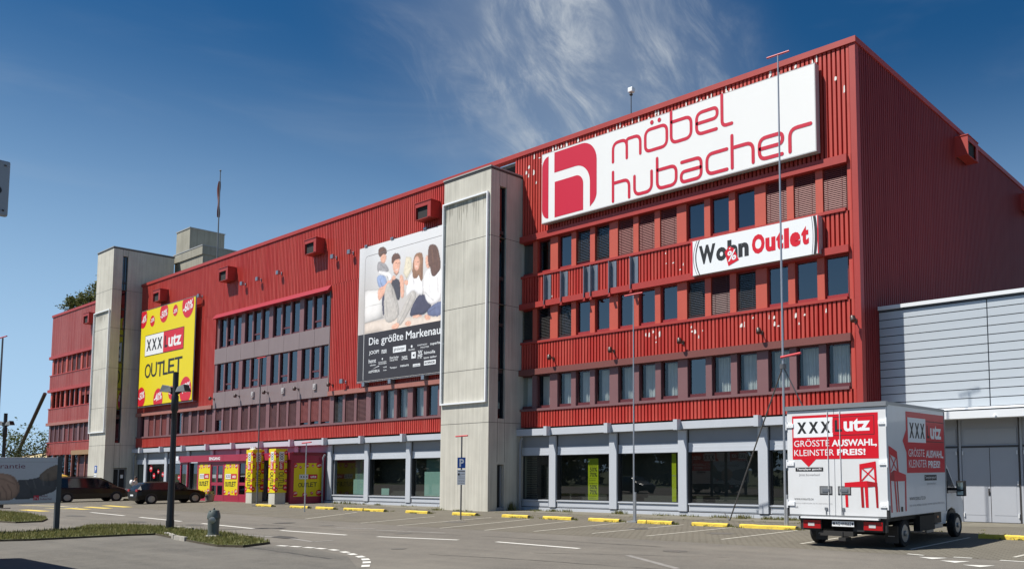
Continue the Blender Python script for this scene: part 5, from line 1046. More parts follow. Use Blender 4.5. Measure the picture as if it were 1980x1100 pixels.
def pillar(x0, x1, yf, label):
    P_ = thing('advertising_pillar', label, 'pillar', ((x0 + x1) / 2, yf + .35, GZ), group='yellow outlet pillars before the entrance', world=True)
    x1b = x1 - .02; mb = MB(); mb.box(x0 + .03, x1b - .03, yf + .03, yf + .70, GZ, .62); obj('concrete_base', mb, M_CONC, P_)
    mb = MB(); mb.box(x0, x1, yf, yf + .74, .60, 3.35); obj('sleeve', mb, M_PYEL, P_)
    mb = MB(); e = .004
    for pl, a, b in ((F_(yf - .004), x0, x1), (Plane((x1 + .004, 0, 0), (0, 1, 0), (0, 0, 1)), yf, yf + .74)):
        w = b - a; c = (a, b, .60, 3.35)
        for u, v, r in ((.06, 2.95, .17), (.93, 3.1, .15), (.9, 2.55, .10), (.05, 2.25, .12), (.95, 1.95, .16), (.12, 1.45, .09), (.93, 1.35, .10), (.04, .80, .17), (.93, .92, .2)):
            pl.disc(mb, a + w * u, v, r, r, 0, RD, n=18, clip=c); pl.text(mb, '-50%' if r > .12 else '%', max(a + .01, a + w * u - r * .7), min(b - .01, a + w * u + r * .7), v - r * .25, v + r * .25, e, WH, bold=.02)
        m0, m1 = a + w * .30, a + w * .72
        pl.rect(mb, m0, m1, 2.56, 3.16, 2 * e, WH); pl.rect(mb, m0, m1, 2.02, 2.56, 2 * e, RD)
        pl.text(mb, 'XXX', m0 + .05, m1 - .05, 2.62, 3.10, 3 * e, BK, bold=.02, rot=True); pl.text(mb, 'Lutz', m0 + .05, m1 - .05, 2.08, 2.50, 3 * e, WH, bold=.02, rot=True)
        pl.text(mb, 'OUTLET', a + w * .28, a + w * .74, .80, 1.90, 3 * e, BK, rot=True)
    obj('print', mb, PR, P_)
    return P_
pp = pillar(-56.32, -55.43, 26.2, 'yellow advertising pillar nearer the entrance doors, with white brackets on top')
mb = MB(); mb.box(-56.15, -55.55, 26.3, 26.8, 3.353, 3.39)
for x in (-56.1, -55.9, -55.65): mb.box(x, x + .06, 26.35, 26.45, 3.39, 3.55)
obj('top_bracket', mb, M_WHITE, pp)
pillar(-53.2, -52.33, 26.15, 'yellow advertising pillar at the outer corner of the porch, before the red side wall')
mb = MB(); q = P['planter']; mb.lathe([(.20, 0), (.27, .05), (.30, .38), (.33, .42), (.33, .5), (.28, .5), (.27, .44)], (0, 0, 0), 14); pt = thing('planter', 'stone planter with a low dry shrub before the entrance doors', 'planter', (-61.7, 26.3, GZ)); obj('pot', mb, M_CONCD, pt, True)
mb = MB(); rnd = random.Random(4)
for _ in range(170): a, b_ = rnd.uniform(0, 6.28), rnd.uniform(0, .3); x, y, z = math.cos(a) * b_, math.sin(a) * b_, .45 + rnd.uniform(0, .22); mb.face([(x, y, z), (x + rnd.uniform(-.07, .07), y + rnd.uniform(-.07, .07), z + .05), (x + rnd.uniform(-.07, .07), y, z + .07)])
obj('shrub', mb, M_BLADE, pt)
# posters in the shop window
mb = MB(); pl = F_(YG + .22); pl.rect(mb, -28.55, -27.87, .46, 2.44, 0, YE)
for z in (1.62, .78):
    pl.text(mb, 'Sonntagsverkauf', -28.46, -27.95, z + .44, z + .50, .004, BK); pl.text(mb, '50%', -28.43, -27.95, z + .19, z + .40, .004, BK, bold=.01); pl.text(mb, '70%', -28.43, -27.95, z - .06, z + .15, .004, BK, bold=.01)
    pl.text(mb, 'auf das ganze', -28.46, -28.0, z - .16, z - .11, .004, BK); pl.text(mb, 'Sortiment', -28.46, -28.05, z - .25, z - .20, .004, BK)
PRY = list(PR); PRY[YE] = mat('poster_lime', (.52, .54, .01), .5)
solo('window_poster', mb, PRY, 'tall yellow poster reading 50% 70% inside the shop window nearest the pale tower', 'poster', (-28.2, YG + .22, .46))
mb = MB(); mb.box(-23.36, -23.12, YG + .20, YG + .22, .46, 2.6); mb.box(-23.36, -23.12, YG + .196, YG + .20, 1.6, 1.62, 1); solo('window_poster', mb, [PRY[YE], M_PGREY], 'narrow blank yellow strip inside a shop window, against the pier behind the mast', 'poster', (-23.2, YG + .2, .46))
# ------------------------------------------------------------------ fittings on the facade
def hood_meshes():
    w, h, d_, t = 1.5, .98, .66, .07; a, b = MB(), MB()
    a.box(0, w, -d_, 0, h - t, h); a.box(0, t, -d_, 0, 0, h - t - .003); a.box(w - t, w, -d_, 0, 0, h - t - .003); a.box(t, w - t, -d_ + .02, -.1, 0, .03)
    a.box(w * .80, w - t, -d_ + .002, -d_ + .05, 0.03, h - t); a.box(-.03, w + .03, -d_ - .03, 0, h, h + .04)
    a.box(t, w * .80, -d_ + .003, -d_ + .05, h * .74, h - t)
    b.box(t + .01, w * .79, -d_ + .12, -.02, .04, h * .9)  # dark block standing in for the shade inside the hood opening
    return a, b
hr = thing('vent_hood', 'x', 'vent hood', (0, 0, 0)); a_, b_ = hood_meshes(); obj('hood', a_, M_FLAT, hr); obj('opening_shade', b_, M_CORE, hr)
HOODS = [(-41.6, 'red box vent hood just left of the pale tower, above the family billboard'), (-54.1, 'red box vent hood above the right end of the window field'), (-66.8, 'red box vent hood above the left end of the window field'), (-79.2, 'red box vent hood above the yellow outlet banner'), (-95.9, 'red box vent hood on the end wing left of the far tower')]
for k, (x, lb) in enumerate(HOODS):
    o = hr if k == 0 else dup(hr, (0, 0, 0)); o.location = (x, Y0 + .02, 16.42); o['label'] = lb; o['group'] = 'red vent hoods under the eaves'
for y, lb in ((41.6, 'red box vent hood on the shaded side wall, the whole one'), (52.6, 'red box vent hood on the shaded side wall, cut by the picture edge')):
    o = dup(hr, (XR - .03, y - 1.5, 17.05), R(90), lb, 'red vent hoods under the eaves')
# small brown spotlights on arms, grey floodlights
M_SPOT = mat('spot_brown', (.05, .028, .022), .4)
sp = thing('wall_spotlight', 'x', 'spotlight', (0, 0, 0)); mb = MB(); mb.tube((0, 0, 0), (0, -.30, .12), .025); mb.box(-.06, .06, -.03, 0, -.08, .08); obj('arm', mb, M_SPOT, sp)
mb = MB(); mb.lathe([(.05, 0), (.10, .04), (.12, .20), (.11, .24)], (0, -.30, .16), 12, 0, Vector((.35, -.3, -1)).to_track_quat('Z', 'Y')); obj('head', mb, M_SPOT, sp, True)
SP = [(-30.6, 7.45, 'leftmost spotlight on the right red band, beside the pale tower'), (-26.5, 7.44, 'spotlight on the red band left of the slim mast'), (-22.4, 7.46, 'spotlight on the red band right of the slim mast'), (-18.3, 7.46, 'spotlight on the red band below the Wohn Outlet sign'), (-14.1, 7.47, 'rightmost spotlight on the red band, at the building corner'),
      (-68.2, 7.53, 'spotlight beside the mauve panels, near the yellow banner'), (-64.05, 7.50, 'leftmost spotlight on the mauve panels of the window field'), (-59.7, 7.49, 'middle spotlight on the mauve panels, by the thin mast'), (-55.45, 7.48, 'rightmost spotlight on the mauve panels of the window field'), (-51.15, 7.47, 'spotlight on the red ribs just right of the window field')]
for k, (x, z, lb) in enumerate(SP):
    o = sp if k == 0 else dup(sp, (0, 0, 0)); o.location = (x, Y0 - .02, z); o['label'] = lb; o['group'] = 'brown spotlights on the facade'
fl = thing('floodlight', 'x', 'floodlight', (0, 0, 0)); mb = MB(); mb.box(-.05, .05, -.02, 0, -.1, .1); mb.tube((0, 0, 0), (0, -.22, 0), .03); obj('bracket', mb, M_STEEL, fl); mb = MB(); mb.box(-.16, .16, -.36, -.2, -.13, .15); obj('lamp_housing', mb, M_STEEL, fl, bevel=.02)
FLD = [(-51.1, 15.9, 'grey floodlight on the red ribs below the middle vent hood, nearer the window field'), (-49.1, 15.88, 'grey floodlight on the red ribs left of the family billboard top'), (-63.7, 15.9, 'grey floodlight under the left vent hood above the window field'), (-61.3, 15.9, 'second grey floodlight from the left above the window field'), (-58.3, 15.92, 'third grey floodlight from the left above the window field'), (-71.0, 15.95, 'grey floodlight at the upper right corner of the yellow banner'), (-49.6, 7.6, 'small grey floodlight low on the red ribs, left of the billboard foot')]
for k, (x, z, lb) in enumerate(FLD):
    o = fl if k == 0 else dup(fl, (0, 0, 0)); o.location = (x, Y0 - .02, z); o['label'] = lb; o['group'] = 'grey floodlights on the facade'
bx = thing('junction_box', 'x', 'box', (0, 0, 0)); mb = MB(); mb.box(-.17, .17, -.10, 0, -.2, .2); mb.box(-.12, .12, -.13, -.10, -.1, .12); obj('box', mb, mat('box_grey', (.42, .40, .40), .5), bx, bevel=.02)
for k, (x, lb) in enumerate(((-61.9, 'leftmost pale box on the lower mauve panels'), (-57.5, 'middle pale box on the lower mauve panels, right of the thin mast'), (-53.3, 'rightmost pale box on the lower mauve panels'))):
    o = bx if k == 0 else dup(bx, (0, 0, 0)); o.location = (x, Y0 - .022, 7.52); o['label'] = lb; o['group'] = 'pale boxes on the mauve panels'
# grey steel channels left from a removed sign
br = thing('steel_channel', 'x', 'bracket', (0, 0, 0)); mb = MB(); mb.box(-.02, .30, -.035, 0, 0, 1.50); mb.box(-.05, -.02, -.22, 0, -.02, 1.52); obj('channel', mb, M_STEEL, br); mb = MB(); mb.box(-.04, .05, -.2, .0, -.16, -.02); mb.box(-.05, .1, -.25, -.1, -.2, -.16); obj('foot', mb, M_FLAT, br)
BRK = [(-31.1, 'leftmost grey steel channel, nearest the pale tower'), (-29.9, 'second grey steel channel from the pale tower'), (-28.3, 'left one of the close pair of grey steel channels'), (-27.86, 'right one of the close pair of grey steel channels'), (-26.65, 'second grey steel channel from the right'), (-25.3, 'rightmost grey steel channel, nearest the Wohn Outlet sign')]
for k, (x, lb) in enumerate(BRK):
    o = br if k == 0 else dup(br, (0, 0, 0)); o.location = (x, Y0 - .005, 10.24); o['label'] = lb; o['group'] = 'grey steel channels under the top windows'
# ------------------------------------------------------------------ on the roof
rc = thing('roof_camera', 'white camera on a thin pole above the roof edge over the store sign', 'camera', (-25.95, Y0 + .6, 18.36)); mb = MB(); mb.tube((0, 0, 0), (0, 0, 1.9), .022); mb.ball((0, 0, 1.62), .09, .09, .06); mb.tube((0, 0, 1.75), (.0, 0, 1.95), .03); obj('pole', mb, M_METALD, rc)
mb = MB(); mb.box(-.12, .16, -.12, .12, 1.72, 1.95); obj('camera_body', mb, M_WHITE, rc, bevel=.03)
fp = thing('flagpole', 'tall thin flagpole on the roof with a furled dark red flag', 'flagpole', (-73.35, Y0 + 2, 18.36)); mb = MB(); mb.tube((0, 0, 0), (0, 0, 9.0), .06, .035); mb.ball((0, 0, 9.02), .08, .08, .08); obj('pole', mb, mat('pole_grey', (.16, .165, .17), .4), fp)
mb = MB(); n = 14; prev = None
for k in range(n + 1):
    t = k / n; z = 8.1 - 3.1 * t; wv = .10 + .32 * math.sin(math.pi * min(1, t * 1.15)) * (1 - .3 * t); ring = [(-.03 - wv * (1 + math.cos(a)) / 2 * (.8 + .2 * math.sin(7 * t)), .09 * math.sin(a) * (1 + .5 * math.sin(9 * t)), z) for a in [2 * math.pi * j / 10 for j in range(10)]]
    if prev:
        for j in range(10): mb.face([prev[j], prev[(j + 1) % 10], ring[(j + 1) % 10], ring[j]], 1 if 6 < k < 9 and j in (3, 4, 5) else 0)
    prev = ring
obj('flag', mb, [mat('flag_red', (.13, .03, .022), .8), M_PW], fp, True)
# ------------------------------------------------------------------ wheel stops
M_STOP = paint('wheel_stop_yellow', (.70, .51, .06), .56); M_STOPD = mat('stop_grey', (.3, .28, .22), .9)
LB = ['yellow wheel stop far left, beside the black hatchback', 'yellow wheel stop at the foot of the thin tall mast by the pillars', 'yellow wheel stop before the red porch wall, behind the short pole', 'yellow wheel stop before the first mint green shop window', 'left one of the two close wheel stops before the dark shop window', 'right one of the two close wheel stops, grass at its right end', 'yellow wheel stop left of the pale tower, grass at its right end', 'yellow wheel stop behind the parking sign post', 'yellow wheel stop just right of the pale tower', 'yellow wheel stop before the narrow shuttered shop window', 'yellow wheel stop below the yellow window poster', 'yellow wheel stop in two pieces just right of the slim mast', 'yellow wheel stop at the foot of the slanting stay', 'longest yellow wheel stop just left of the white truck', 'yellow wheel stop seen underneath the white truck', 'yellow wheel stop right of the truck, partly in its shadow']
for (a, b), lb in zip(STOPS, LB):
    w = thing('wheel_stop', lb, 'wheel stop', ((a + b) / 2, 24.3, GZ), group='yellow wheel stops along the bays'); h = (b - a) / 2; rnd = random.Random(int(a * 10)); mb = MB()
    cuts = [-h, h] if 'two pieces' not in lb else [-h, -h + .42, -h + .46, h]
    for c0, c1 in (zip(cuts[::2], cuts[1::2])):
        n = 9
        xs = [c0 + (c1 - c0) * k / n for k in range(n + 1)]; pr = [(-.09, 0), (-.085, .10), (-.05, .125), (.05, .125), (.085, .10), (.09, 0)]
        rings = [[(x, y + rnd.uniform(-.006, .006), z + (rnd.uniform(-.006, .006) if z else 0)) for y, z in pr] for x in xs]
        for p_, q_ in zip(rings, rings[1:]):
            for j in range(5): mb.face([p_[j], q_[j], q_[j + 1], p_[j + 1]], 0)
        mb.face(rings[0], 1); mb.face(rings[-1][::-1], 1)
    bm_ = obj('block', mb, [M_STOP, M_STOPD], w)
# ------------------------------------------------------------------ masts and poles
M_MAST = mat('mast_grey', (.40, .42, .45), .35, .5); M_MASTD = mat('mast_dark', (.13, .13, .135), .4, .3); M_TIPR = mat('tip_red', (.62, .06, .07), .5)
def mast(loc, h, r, label, dark=False, base=True, arm=.42):
    t = thing('mast', label, 'mast', (loc[0], loc[1], GZ), group='slim masts with red cross bars'); mm = M_MASTD if dark else M_MAST
    mb = MB(); mb.tube((0, 0, 0), (0, 0, h), r, r * .62)
    if base: mb.tube((.07, 0, 0), (.07, 0, 1.15), .045); mb.box(-.22, .22, -.15, .15, 0, .05)
    obj('pole', mb, mm, t)
    mb = MB(); mb.tube((-arm, -.04, h + .02), (arm, .06, h + .06), .032, n=8); obj('cross_bar', mb, M_TIPR, t); return t
mast(P['p1227'], 8.82, .036, 'slim grey mast with red cross bar before the shop windows, right of the pale tower')
mast(P['p497'], 8.85, .042, 'thin dark mast with red cross bar beside the left yellow pillar', dark=True)
mast(P['p590'], 3.45, .036, 'short thin pole with red cross bar before the red porch wall', base=False, arm=.36)
mast(MASTL, 8.9, .06, 'thin mast at the left picture edge, only its top showing against the sky', dark=True)
tm = mast((-14.51, 24.4), 16.3, .044, 'tallest mast, pale and braced by stays, rising from behind the white truck')
mb = MB(); mb.tube((0, 0, 5.45), (-4.25, 2.9, 0), .026); mb.tube((0, 0, 5.45), (2.2, 1.2, .05), .022); mb.tube((0, 0, 5.45), (1.0, -.9, .6), .022, n=6) if False else None; mb.lathe([(.11, 0), (.11, .16)], (0, 0, 5.36), 12); obj('stay', mb, M_MASTD, tm)
mb = MB(); mb.tube((-.05, -.05, 5.75), (.72, -.05, 5.83), .04); obj('cross_bar', mb, M_TIPR, tm)
mb = MB(); mb.tube((-4.25, 2.9, 0), (-4.55, 2.95, .32), .02, n=6); obj('stay_pin', mb, M_MASTD, tm)
# parking sign post in front of the pale tower
x, y = P['p892']; ps = thing('parking_sign', 'blue parking sign with a white plate below it on a grey post with red bar', 'parking sign', (x, y, GZ))
mb = MB(); mb.tube((0, 0, 0), (0, 0, 3.42), .032); obj('post', mb, M_MASTD, ps)
mb = MB(); mb.tube((-.36, -.03, 3.43), (.32, .05, 3.45), .03, n=8); obj('cross_bar', mb, M_TIPR, ps)
cth = math.atan2(28.4, 21.9) * .75
def rot_plane(ang, c): return Plane(c, (math.cos(ang), math.sin(ang), 0), (0, 0, 1))
pa = R(52)
pl = rot_plane(pa, (0, 0, 0)); M_BLUE = mat('sign_blue', (.012, .08, .36), .4)
def plate(u0, u1, v0, v1, m, name='plate', extra=None, d=.06):
    mb = MB(); mb.prism([(u0, v0), (u1, v0), (u1, v1), (u0, v1)], d, d - .02, lambda u, v, dd: pl(u, v, dd), 0)
    if extra: extra(mb)
    return obj(name, mb, m, ps)
plate(-.16, .16, 2.12, 2.56, [M_BLUE, M_PWB], extra=lambda mb: (pl.rect(mb, -.155, .155, 2.125, 2.555, .062, 0), pl.text(mb, 'P', -.08, .10, 2.18, 2.50, .066, 1, bold=.03)))
def lower(mb):
    pl.rect(mb, -.14, .14, 1.98, 2.01, .064, 1); pl.disc(mb, -.10, 1.87, .04, .05, .064, 1); pl.text(mb, 'gratis', -.03, .14, 1.84, 1.90, .064, 1)
    for z in (1.76, 1.70, 1.63): pl.rect(mb, -.14, .14, z, z + .015, .064, 2)
    for z in (1.56, 1.48): pl.text(mb, 'nur für Kunden', -.14, .14, z, z + .04, .064, 1)
plate(-.16, .16, 1.44, 2.06, [M_PWB, M_PBLK, M_PGREY], extra=lower)
# blue sign on the far tower
mb = MB(); q = F_(26.84); q.rect(mb, -85.55, -85.0, 1.95, 2.55, .012, 0); q.text(mb, 'P', -85.4, -85.12, 2.05, 2.45, .016, 1, bold=.04); q.rect(mb, -85.6, -85.0, 1.2, 1.85, .012, 1); q.text(mb, 'nur für', -85.55, -85.15, 1.68, 1.78, .016, 2); q.text(mb, 'Kunden', -85.55, -85.1, 1.50, 1.60, .016, 2); q.disc(mb, -85.42, 1.38, .08, .08, .016, 2)
mb.box(-85.55, -85.0, 26.83, 26.848, 1.96, 2.54, 0); solo('parking_plate', mb, [M_BLUE, M_PWB, M_PBLK], 'blue parking plate with white text plate on the far stair tower', 'sign', (-85.3, 26.84, 1.2))
# ------------------------------------------------------------------ street lamps with two heads
M_LAMP = mat('lamp_black', (.018, .019, .02), .45, .2); M_LHEAD = mat('lamp_head_grey', (.20, .21, .21), .45)
def street_lamp(loc, label, rz=0, h=5.55):
    t = thing('street_lamp', label, 'street lamp', (*loc, GZ), rz, 'black street lamps with two heads')
    mb = MB(); mb.lathe([(.13, 0), (.13, .35), (.115, .4), (.085, 3.7), (.085, 4.15), (.115, 4.2), (.115, 4.7), (.09, 4.75), (.09, h)], (0, 0, 0), 14); obj('pole', mb, M_LAMP, t, True)
    mb = MB(); mb.box(-.32, .32, -.32, .32, -.05, .05); obj('base_plate', mb, M_KERB, t)
    for s in (-1, 1):
        mb = MB(); a, b = .08, .50; W1, W2 = .10, .16
        pts = [(a, -W1, 4.84), (a, W1, 4.84), (b, W2, 4.86), (b, -W2, 4.86), (a + .06, -W1 * .8, 5.02), (a + .06, W1 * .8, 5.02), (b - .08, W2 * .8, 5.10), (b - .08, -W2 * .8, 5.10)]
        pts = [(s * x, y, z) for x, y, z in pts]
        for f, m in (((0, 3, 2, 1), 1), ((4, 5, 6, 7), 0), ((0, 4, 7, 3), 0), ((1, 2, 6, 5), 0), ((2, 3, 7, 6), 2), ((0, 1, 5, 4), 2)):
            mb.face([pts[k] for k in (f if s > 0 else f[::-1])], m)
        mb.tube((s * .05, 0, 4.75), (s * .35, 0, 4.95), .035, m=2)
        obj('lamp_head', mb, [M_LHEAD, mat('lamp_lens', (.32, .33, .31), .3), M_LAMP], t)
    return t
street_lamp(P['lamp'], 'black double headed street lamp on the grass island, in front of the yellow banner', R(28))
street_lamp(LAMP2, 'black double headed street lamp at the left picture edge, behind the garantie board', R(28))
# ------------------------------------------------------------------ hydrant
M_HYD = mat('hydrant_green', (.085, .105, .10), .42, var=.4, vscale=6, var2=(.12, .14, .135)); hy = thing('fire_hydrant', 'grey green fire hydrant at the edge of the grass island', 'hydrant', (*P['hyd'], GZ))
mb = MB(); mb.lathe([(.17, .10), (.155, .14), (.15, .2), (.165, .60), (.185, .62), (.185, .66), (.18, .70), (.165, .78), (.13, .84), (.12, .86), (.05, .875)], (0, 0, 0), 20); mb.lathe([(.028, .87), (.028, .93), (.018, .94)], (0, 0, 0), 8)
for a in range(6): mb.box(.12 * math.cos(a) - .02, .12 * math.cos(a) + .02, .12 * math.sin(a) - .02, .12 * math.sin(a) + .02, .80, .86)
obj('body', mb, M_HYD, hy, True)
mb = MB(); mb.lathe([(.24, 0.0), (.24, .09), (.19, .12), (.17, .125)], (0, 0, 0), 18); obj('foot_flange', mb, mat('flange', (.34, .34, .32), .7), hy, True)
for a, nm in ((R(-35), 'a'), (R(145), 'b')):
    qd = Vector((math.cos(a), math.sin(a), -.05)).to_track_quat('Z', 'Y'); mb = MB(); c = Vector((math.cos(a), math.sin(a), 0)) * .12 + Vector((0, 0, .58)); mb.lathe([(.085, 0), (.085, .09), (.10, .095), (.10, .15), (.05, .165)], c, 14, 0, qd, [0, 0, 1, 1]); obj('outlet_cap', mb, [M_HYD, mat('cap_alu', (.35, .37, .36), .35, .4)], hy, True)
# ------------------------------------------------------------------ garantie board at the left
gb_ = thing('garantie_board', 'wide advertising board with a handshake picture and the word Garantie on dark posts', 'billboard', (-35, 8, GZ), world=True)
mb = MB(); mb.box(-35.12, -35.0, 5.2, 9.95, .88, 2.45); obj('board', mb, M_BOXGREY, gb_, bevel=.02)
pl = Plane((-34.996, 0, 0), (0, 1, 0), (0, 0, 1)); mb = MB(); pl.rect(mb, 5.24, 9.91, .92, 2.42, 0, 0); pl.rect(mb, 5.24, 9.91, 2.29, 2.30, .003, 3); pl.text(mb, 'Qualität & Garantie', 6.6, 8.96, 2.05, 2.24, .009, 2)
hand = [(8.0, 1.92), (8.29, 1.92), (8.55, 1.89), (8.73, 1.74), (8.84, 1.50), (8.83, 1.25), (8.70, 1.06), (8.47, 1.0), (8.2, 1.02), (7.7, 1.1), (7.3, 1.5), (7.6, 1.8)]
slv = [(8.75, 1.72), (8.92, 1.68), (9.32, 1.75), (9.51, 1.87), (9.66, 2.08), (9.90, 2.18), (9.90, 1.34), (9.69, 1.23), (9.39, 1.13), (9.12, 1.04), (8.64, 1.03), (8.82, 1.28)]
cr, fl_ = (.10, .055, .04), (.26, .25, .24)
soft_print('handshake_picture', pl, 5.26, 9.90, .93, 2.26, [(smooth2([(6.0, 1.9), (7.5, 1.75), (7.6, 1.2), (6.2, .95), (5.3, 1.2), (5.3, 1.95)]), (.16, .17, .2), .25), (smooth2(slv), (.055, .056, .064), .22), (smooth2([(9.3, 1.80), (9.6, 2.1), (9.95, 2.25), (9.95, 1.7), (9.5, 1.6)]), (.16, .12, .09), .2), (smooth2(hand), (.36, .22, .155), .25)],
  [([(8.35, 1.5), (8.48, 1.28), (8.5, 1.05)], .035, cr, .7), ([(8.5, 1.55), (8.62, 1.32), (8.63, 1.1)], .035, cr, .7), ([(8.2, 1.48), (8.33, 1.25), (8.34, 1.03)], .035, cr, .7), ([(8.05, 1.82), (8.4, 1.72), (8.7, 1.55)], .04, cr, .5), ([(8.62, 1.78), (8.74, 1.62), (8.78, 1.4)], .04, cr, .4), ([(8.45, 1.8), (8.62, 1.66)], .06, (.5, .33, .25), .5), ([(9.0, 1.66), (9.12, 1.35)], .04, fl_, .35), ([(9.2, 1.70), (9.28, 1.4)], .04, fl_, .3), ([(9.45, 1.82), (9.5, 1.5)], .05, fl_, .3), ([(9.05, 1.5), (9.2, 1.2)], .05, (.01, .01, .012), .5), ([(9.6, 1.9), (9.66, 1.5)], .06, (.02, .02, .02), .4)], gb_, 190, lambda U, V: _np.array((.50, .52, .56)), .03, .004)
pl.rect(mb, 9.23, 9.38, 1.00, 1.16, .012, 1); pl.stroke(mb, [(9.27, 1.0), (9.27, 1.12)], .015, .014, 0); pl.stroke(mb, [(9.28, 1.08), (9.34, 1.08), (9.34, 1.01)], .015, .0145, 0, rad=.03); pl.text(mb, 'möbel', 9.42, 9.62, 1.10, 1.17, .012, 2); pl.text(mb, 'hubacher', 9.42, 9.76, 1.0, 1.07, .012, 2)
obj('print', mb, [mat('board_print', (.50, .52, .56), .5), M_PRED, mat('board_text', (.16, .02, .06), .5), M_PGREY, mat('board_sleeve', (.055, .058, .07), .6, var=.5, vscale=4, var2=(.12, .10, .08)), mat('board_hand', (.40, .25, .18), .6, var=.6, vscale=3, var2=(.28, .16, .11)), mat('board_crease', (.20, .12, .09), .6), mat('board_fold', (.16, .145, .13), .6)], gb_)
M_POST = mat('board_post', (.035, .045, .055), .4)
for y in (9.87, 5.5):
    mb = MB(); mb.box(-35.14, -34.99, y - .0, y + .14, GZ - .02, 2.50); obj('post', mb, M_POST, gb_)
# tall sign whose corner shows at the upper left
py = thing('pylon_sign', 'dark grey sign panel high at the left picture edge, seen against the sky', 'sign', (-12, 1.8, GZ), world=True)
mb = MB(); mb.box(-12.08, -12.0, .3, 2.78, 4.87, 5.52); obj('panel', mb, M_PANELG := mat('pylon_panel', (.30, .32, .35), .5), py, bevel=.02)
pl = Plane((-11.997, 0, 0), (0, 1, 0), (0, 0, 1)); mb = MB(); pl.disc(mb, 2.55, 5.16, .16, .085, 0, 0); pl.disc(mb, 1.9, 5.2, .25, .2, 0, 0); obj('emblem', mb, M_PBLK, py)
mb = MB()
for z in (4.93, 5.46): mb.ball((-11.995, 2.73, z), .012, .012, .012, 8, 4)
obj('screw', mb, M_METALD, py)
for y in (.6, 2.2): mb = MB(); mb.tube((-12.12, y, GZ), (-12.12, y, 5.4), .05); obj('post', mb, M_POST, py)
# ------------------------------------------------------------------ delivery truck
M_TW = mat('truck_white', (.70, .72, .74), .30, coat=.3, var=.35, vscale=1.6, var2=(.58, .58, .57), stretch=(1, 1, .35)); M_TG = mat('truck_grey_trim', (.30, .31, .32), .4, .5); M_BLKP = mat('black_plastic', (.018, .018, .019), .55); M_TYRE = mat('tyre', (.014, .014, .015), .85); M_RIM = mat('steel_rim', (.30, .31, .32), .35, .6); M_TAIL = mat('tail_lamp', (.34, .006, .010), .2); M_CHAS = mat('chassis', (.022, .021, .02), .7); M_LENS = mat('clear_lens', (.55, .55, .55), .2); M_CARGL = mat('car_glass', (.012, .014, .016), .05, spec=.8); M_AMB = mat('amber_lens', (.55, .20, .05), .3)
T = thing('box_truck', 'white box truck with red advertising print parked with its back doors towards the road', 'truck', (-10.05, 21.6, GZ), world=True)
tx0, tx1, ty0, ty1, tz0, tz1 = -11.44, -8.62, 19.42, 23.25, .68, 3.50
mb = MB(); mb.box(tx0, tx1, ty0, ty1, tz0, tz1); obj('cargo_box', mb, M_TW, T, bevel=.02)
mb = MB(); mb.box(tx0 - .015, tx1 + .015, ty0 - .09, ty0 + .05, tz1 - .085, tz1 + .03); mb.box(tx0 + .02, tx1 - .02, ty0 - .03, ty1, tz1 + .002, tz1 + .03); mb.box(tx1 + .001, tx1 + .014, ty0, ty1 + .01, tz1 - .05, tz1 + .02); mb.box(tx1 - .04, tx1 + .012, ty1 - .03, ty1 + .02, tz0, tz1 - .053); obj('roof_edge', mb, M_TG, T)
mb = MB(); mb.box(tx0 - .01, tx0 + .05, ty0 - .05, ty0 + .04, tz0 - .03, tz0 + .30, 1); mb.box(tx1 - .05, tx1 + .01, ty0 - .05, ty0 + .04, tz0 - .03, tz0 + .30, 1); mb.box(tx0 + .05, tx1 - .05, ty0 - .055, ty0 + .04, tz0 - .02, tz0 + .012, 0)
mb.box(tx0 + .4, tx1 - .25, ty0 - .1, ty0 + .02, tz0 - .065, tz0 - .023, 2); obj('rear_sill', mb, [M_TG, M_BLKP, M_WHITE], T)
cx = -10.05
for a, b in ((tx0 + .012, cx - .006), (cx + .006, tx1 - .012)):
    mb = MB(); mb.box(a, b, ty0 - .045, ty0 - .003, tz0 + .02, tz1 - .10); dr = obj('rear_door', mb, M_TW, T, bevel=.008)
    left = a < cx - .5; he = a if left else b; s = 1 if left else -1
    for z in (.98, 2.02, 3.02):
        mb = MB(); mb.box(min(he, he + s * .20), max(he, he + s * .20), ty0 - .075, ty0 - .045, z - .05, z + .05); mb.tube((he - s * .015, ty0 - .06, z - .11), (he - s * .015, ty0 - .06, z + .11), .022)
        for q in (.06, .12): mb.tube((he + s * q, ty0 - .08, z), (he + s * q, ty0 - .074, z), .012, n=6)
        obj('hinge', mb, M_WHITE, dr)
    hx = cx - .44 if left else cx + .08
    mb = MB(); mb.box(hx, hx + .36, ty0 - .052, ty0 - .045, 1.22, 1.44, 1); mb.box(hx + .02, hx + .34, ty0 - .056, ty0 - .052, 1.25, 1.42, 0); mb.box(hx + .08, hx + .28, ty0 - .075, ty0 - .056, 1.30, 1.37, 2); obj('handle', mb, [M_TG, M_BLKP, M_STEEL], dr)
    lx = cx - .26 if left else cx + .22
    mb = MB(); mb.tube((lx, ty0 - .06, .72), (lx, ty0 - .06, .86), .012); mb.box(lx - .04, lx + .04, ty0 - .07, ty0 - .047, .84, .90); obj('lock', mb, M_STEEL, dr)
mb = MB()
for x in (cx - .18, cx + .17): mb.tube((x, ty0 - .062, .72), (x, ty0 - .062, tz1 - .15), .010)
obj('lock_rod', mb, M_TW, T) 
def ad(pl, u0, u1, zt, d):
    """red speech panel with logo and slogan; u runs to the right"""
    w = u1 - u0
    return lambda t: u0 + w * t
PRT = [M_PWB, mat('truck_red', (.60, .006, .018), .35), M_PBLK, M_PYEL, M_PGREY, mat('chair_dark_red', (.34, .006, .012), .4)]
pl = Plane((0, ty0 - .049, 0), (1, 0, 0), (0, 0, 1)); mb = MB()
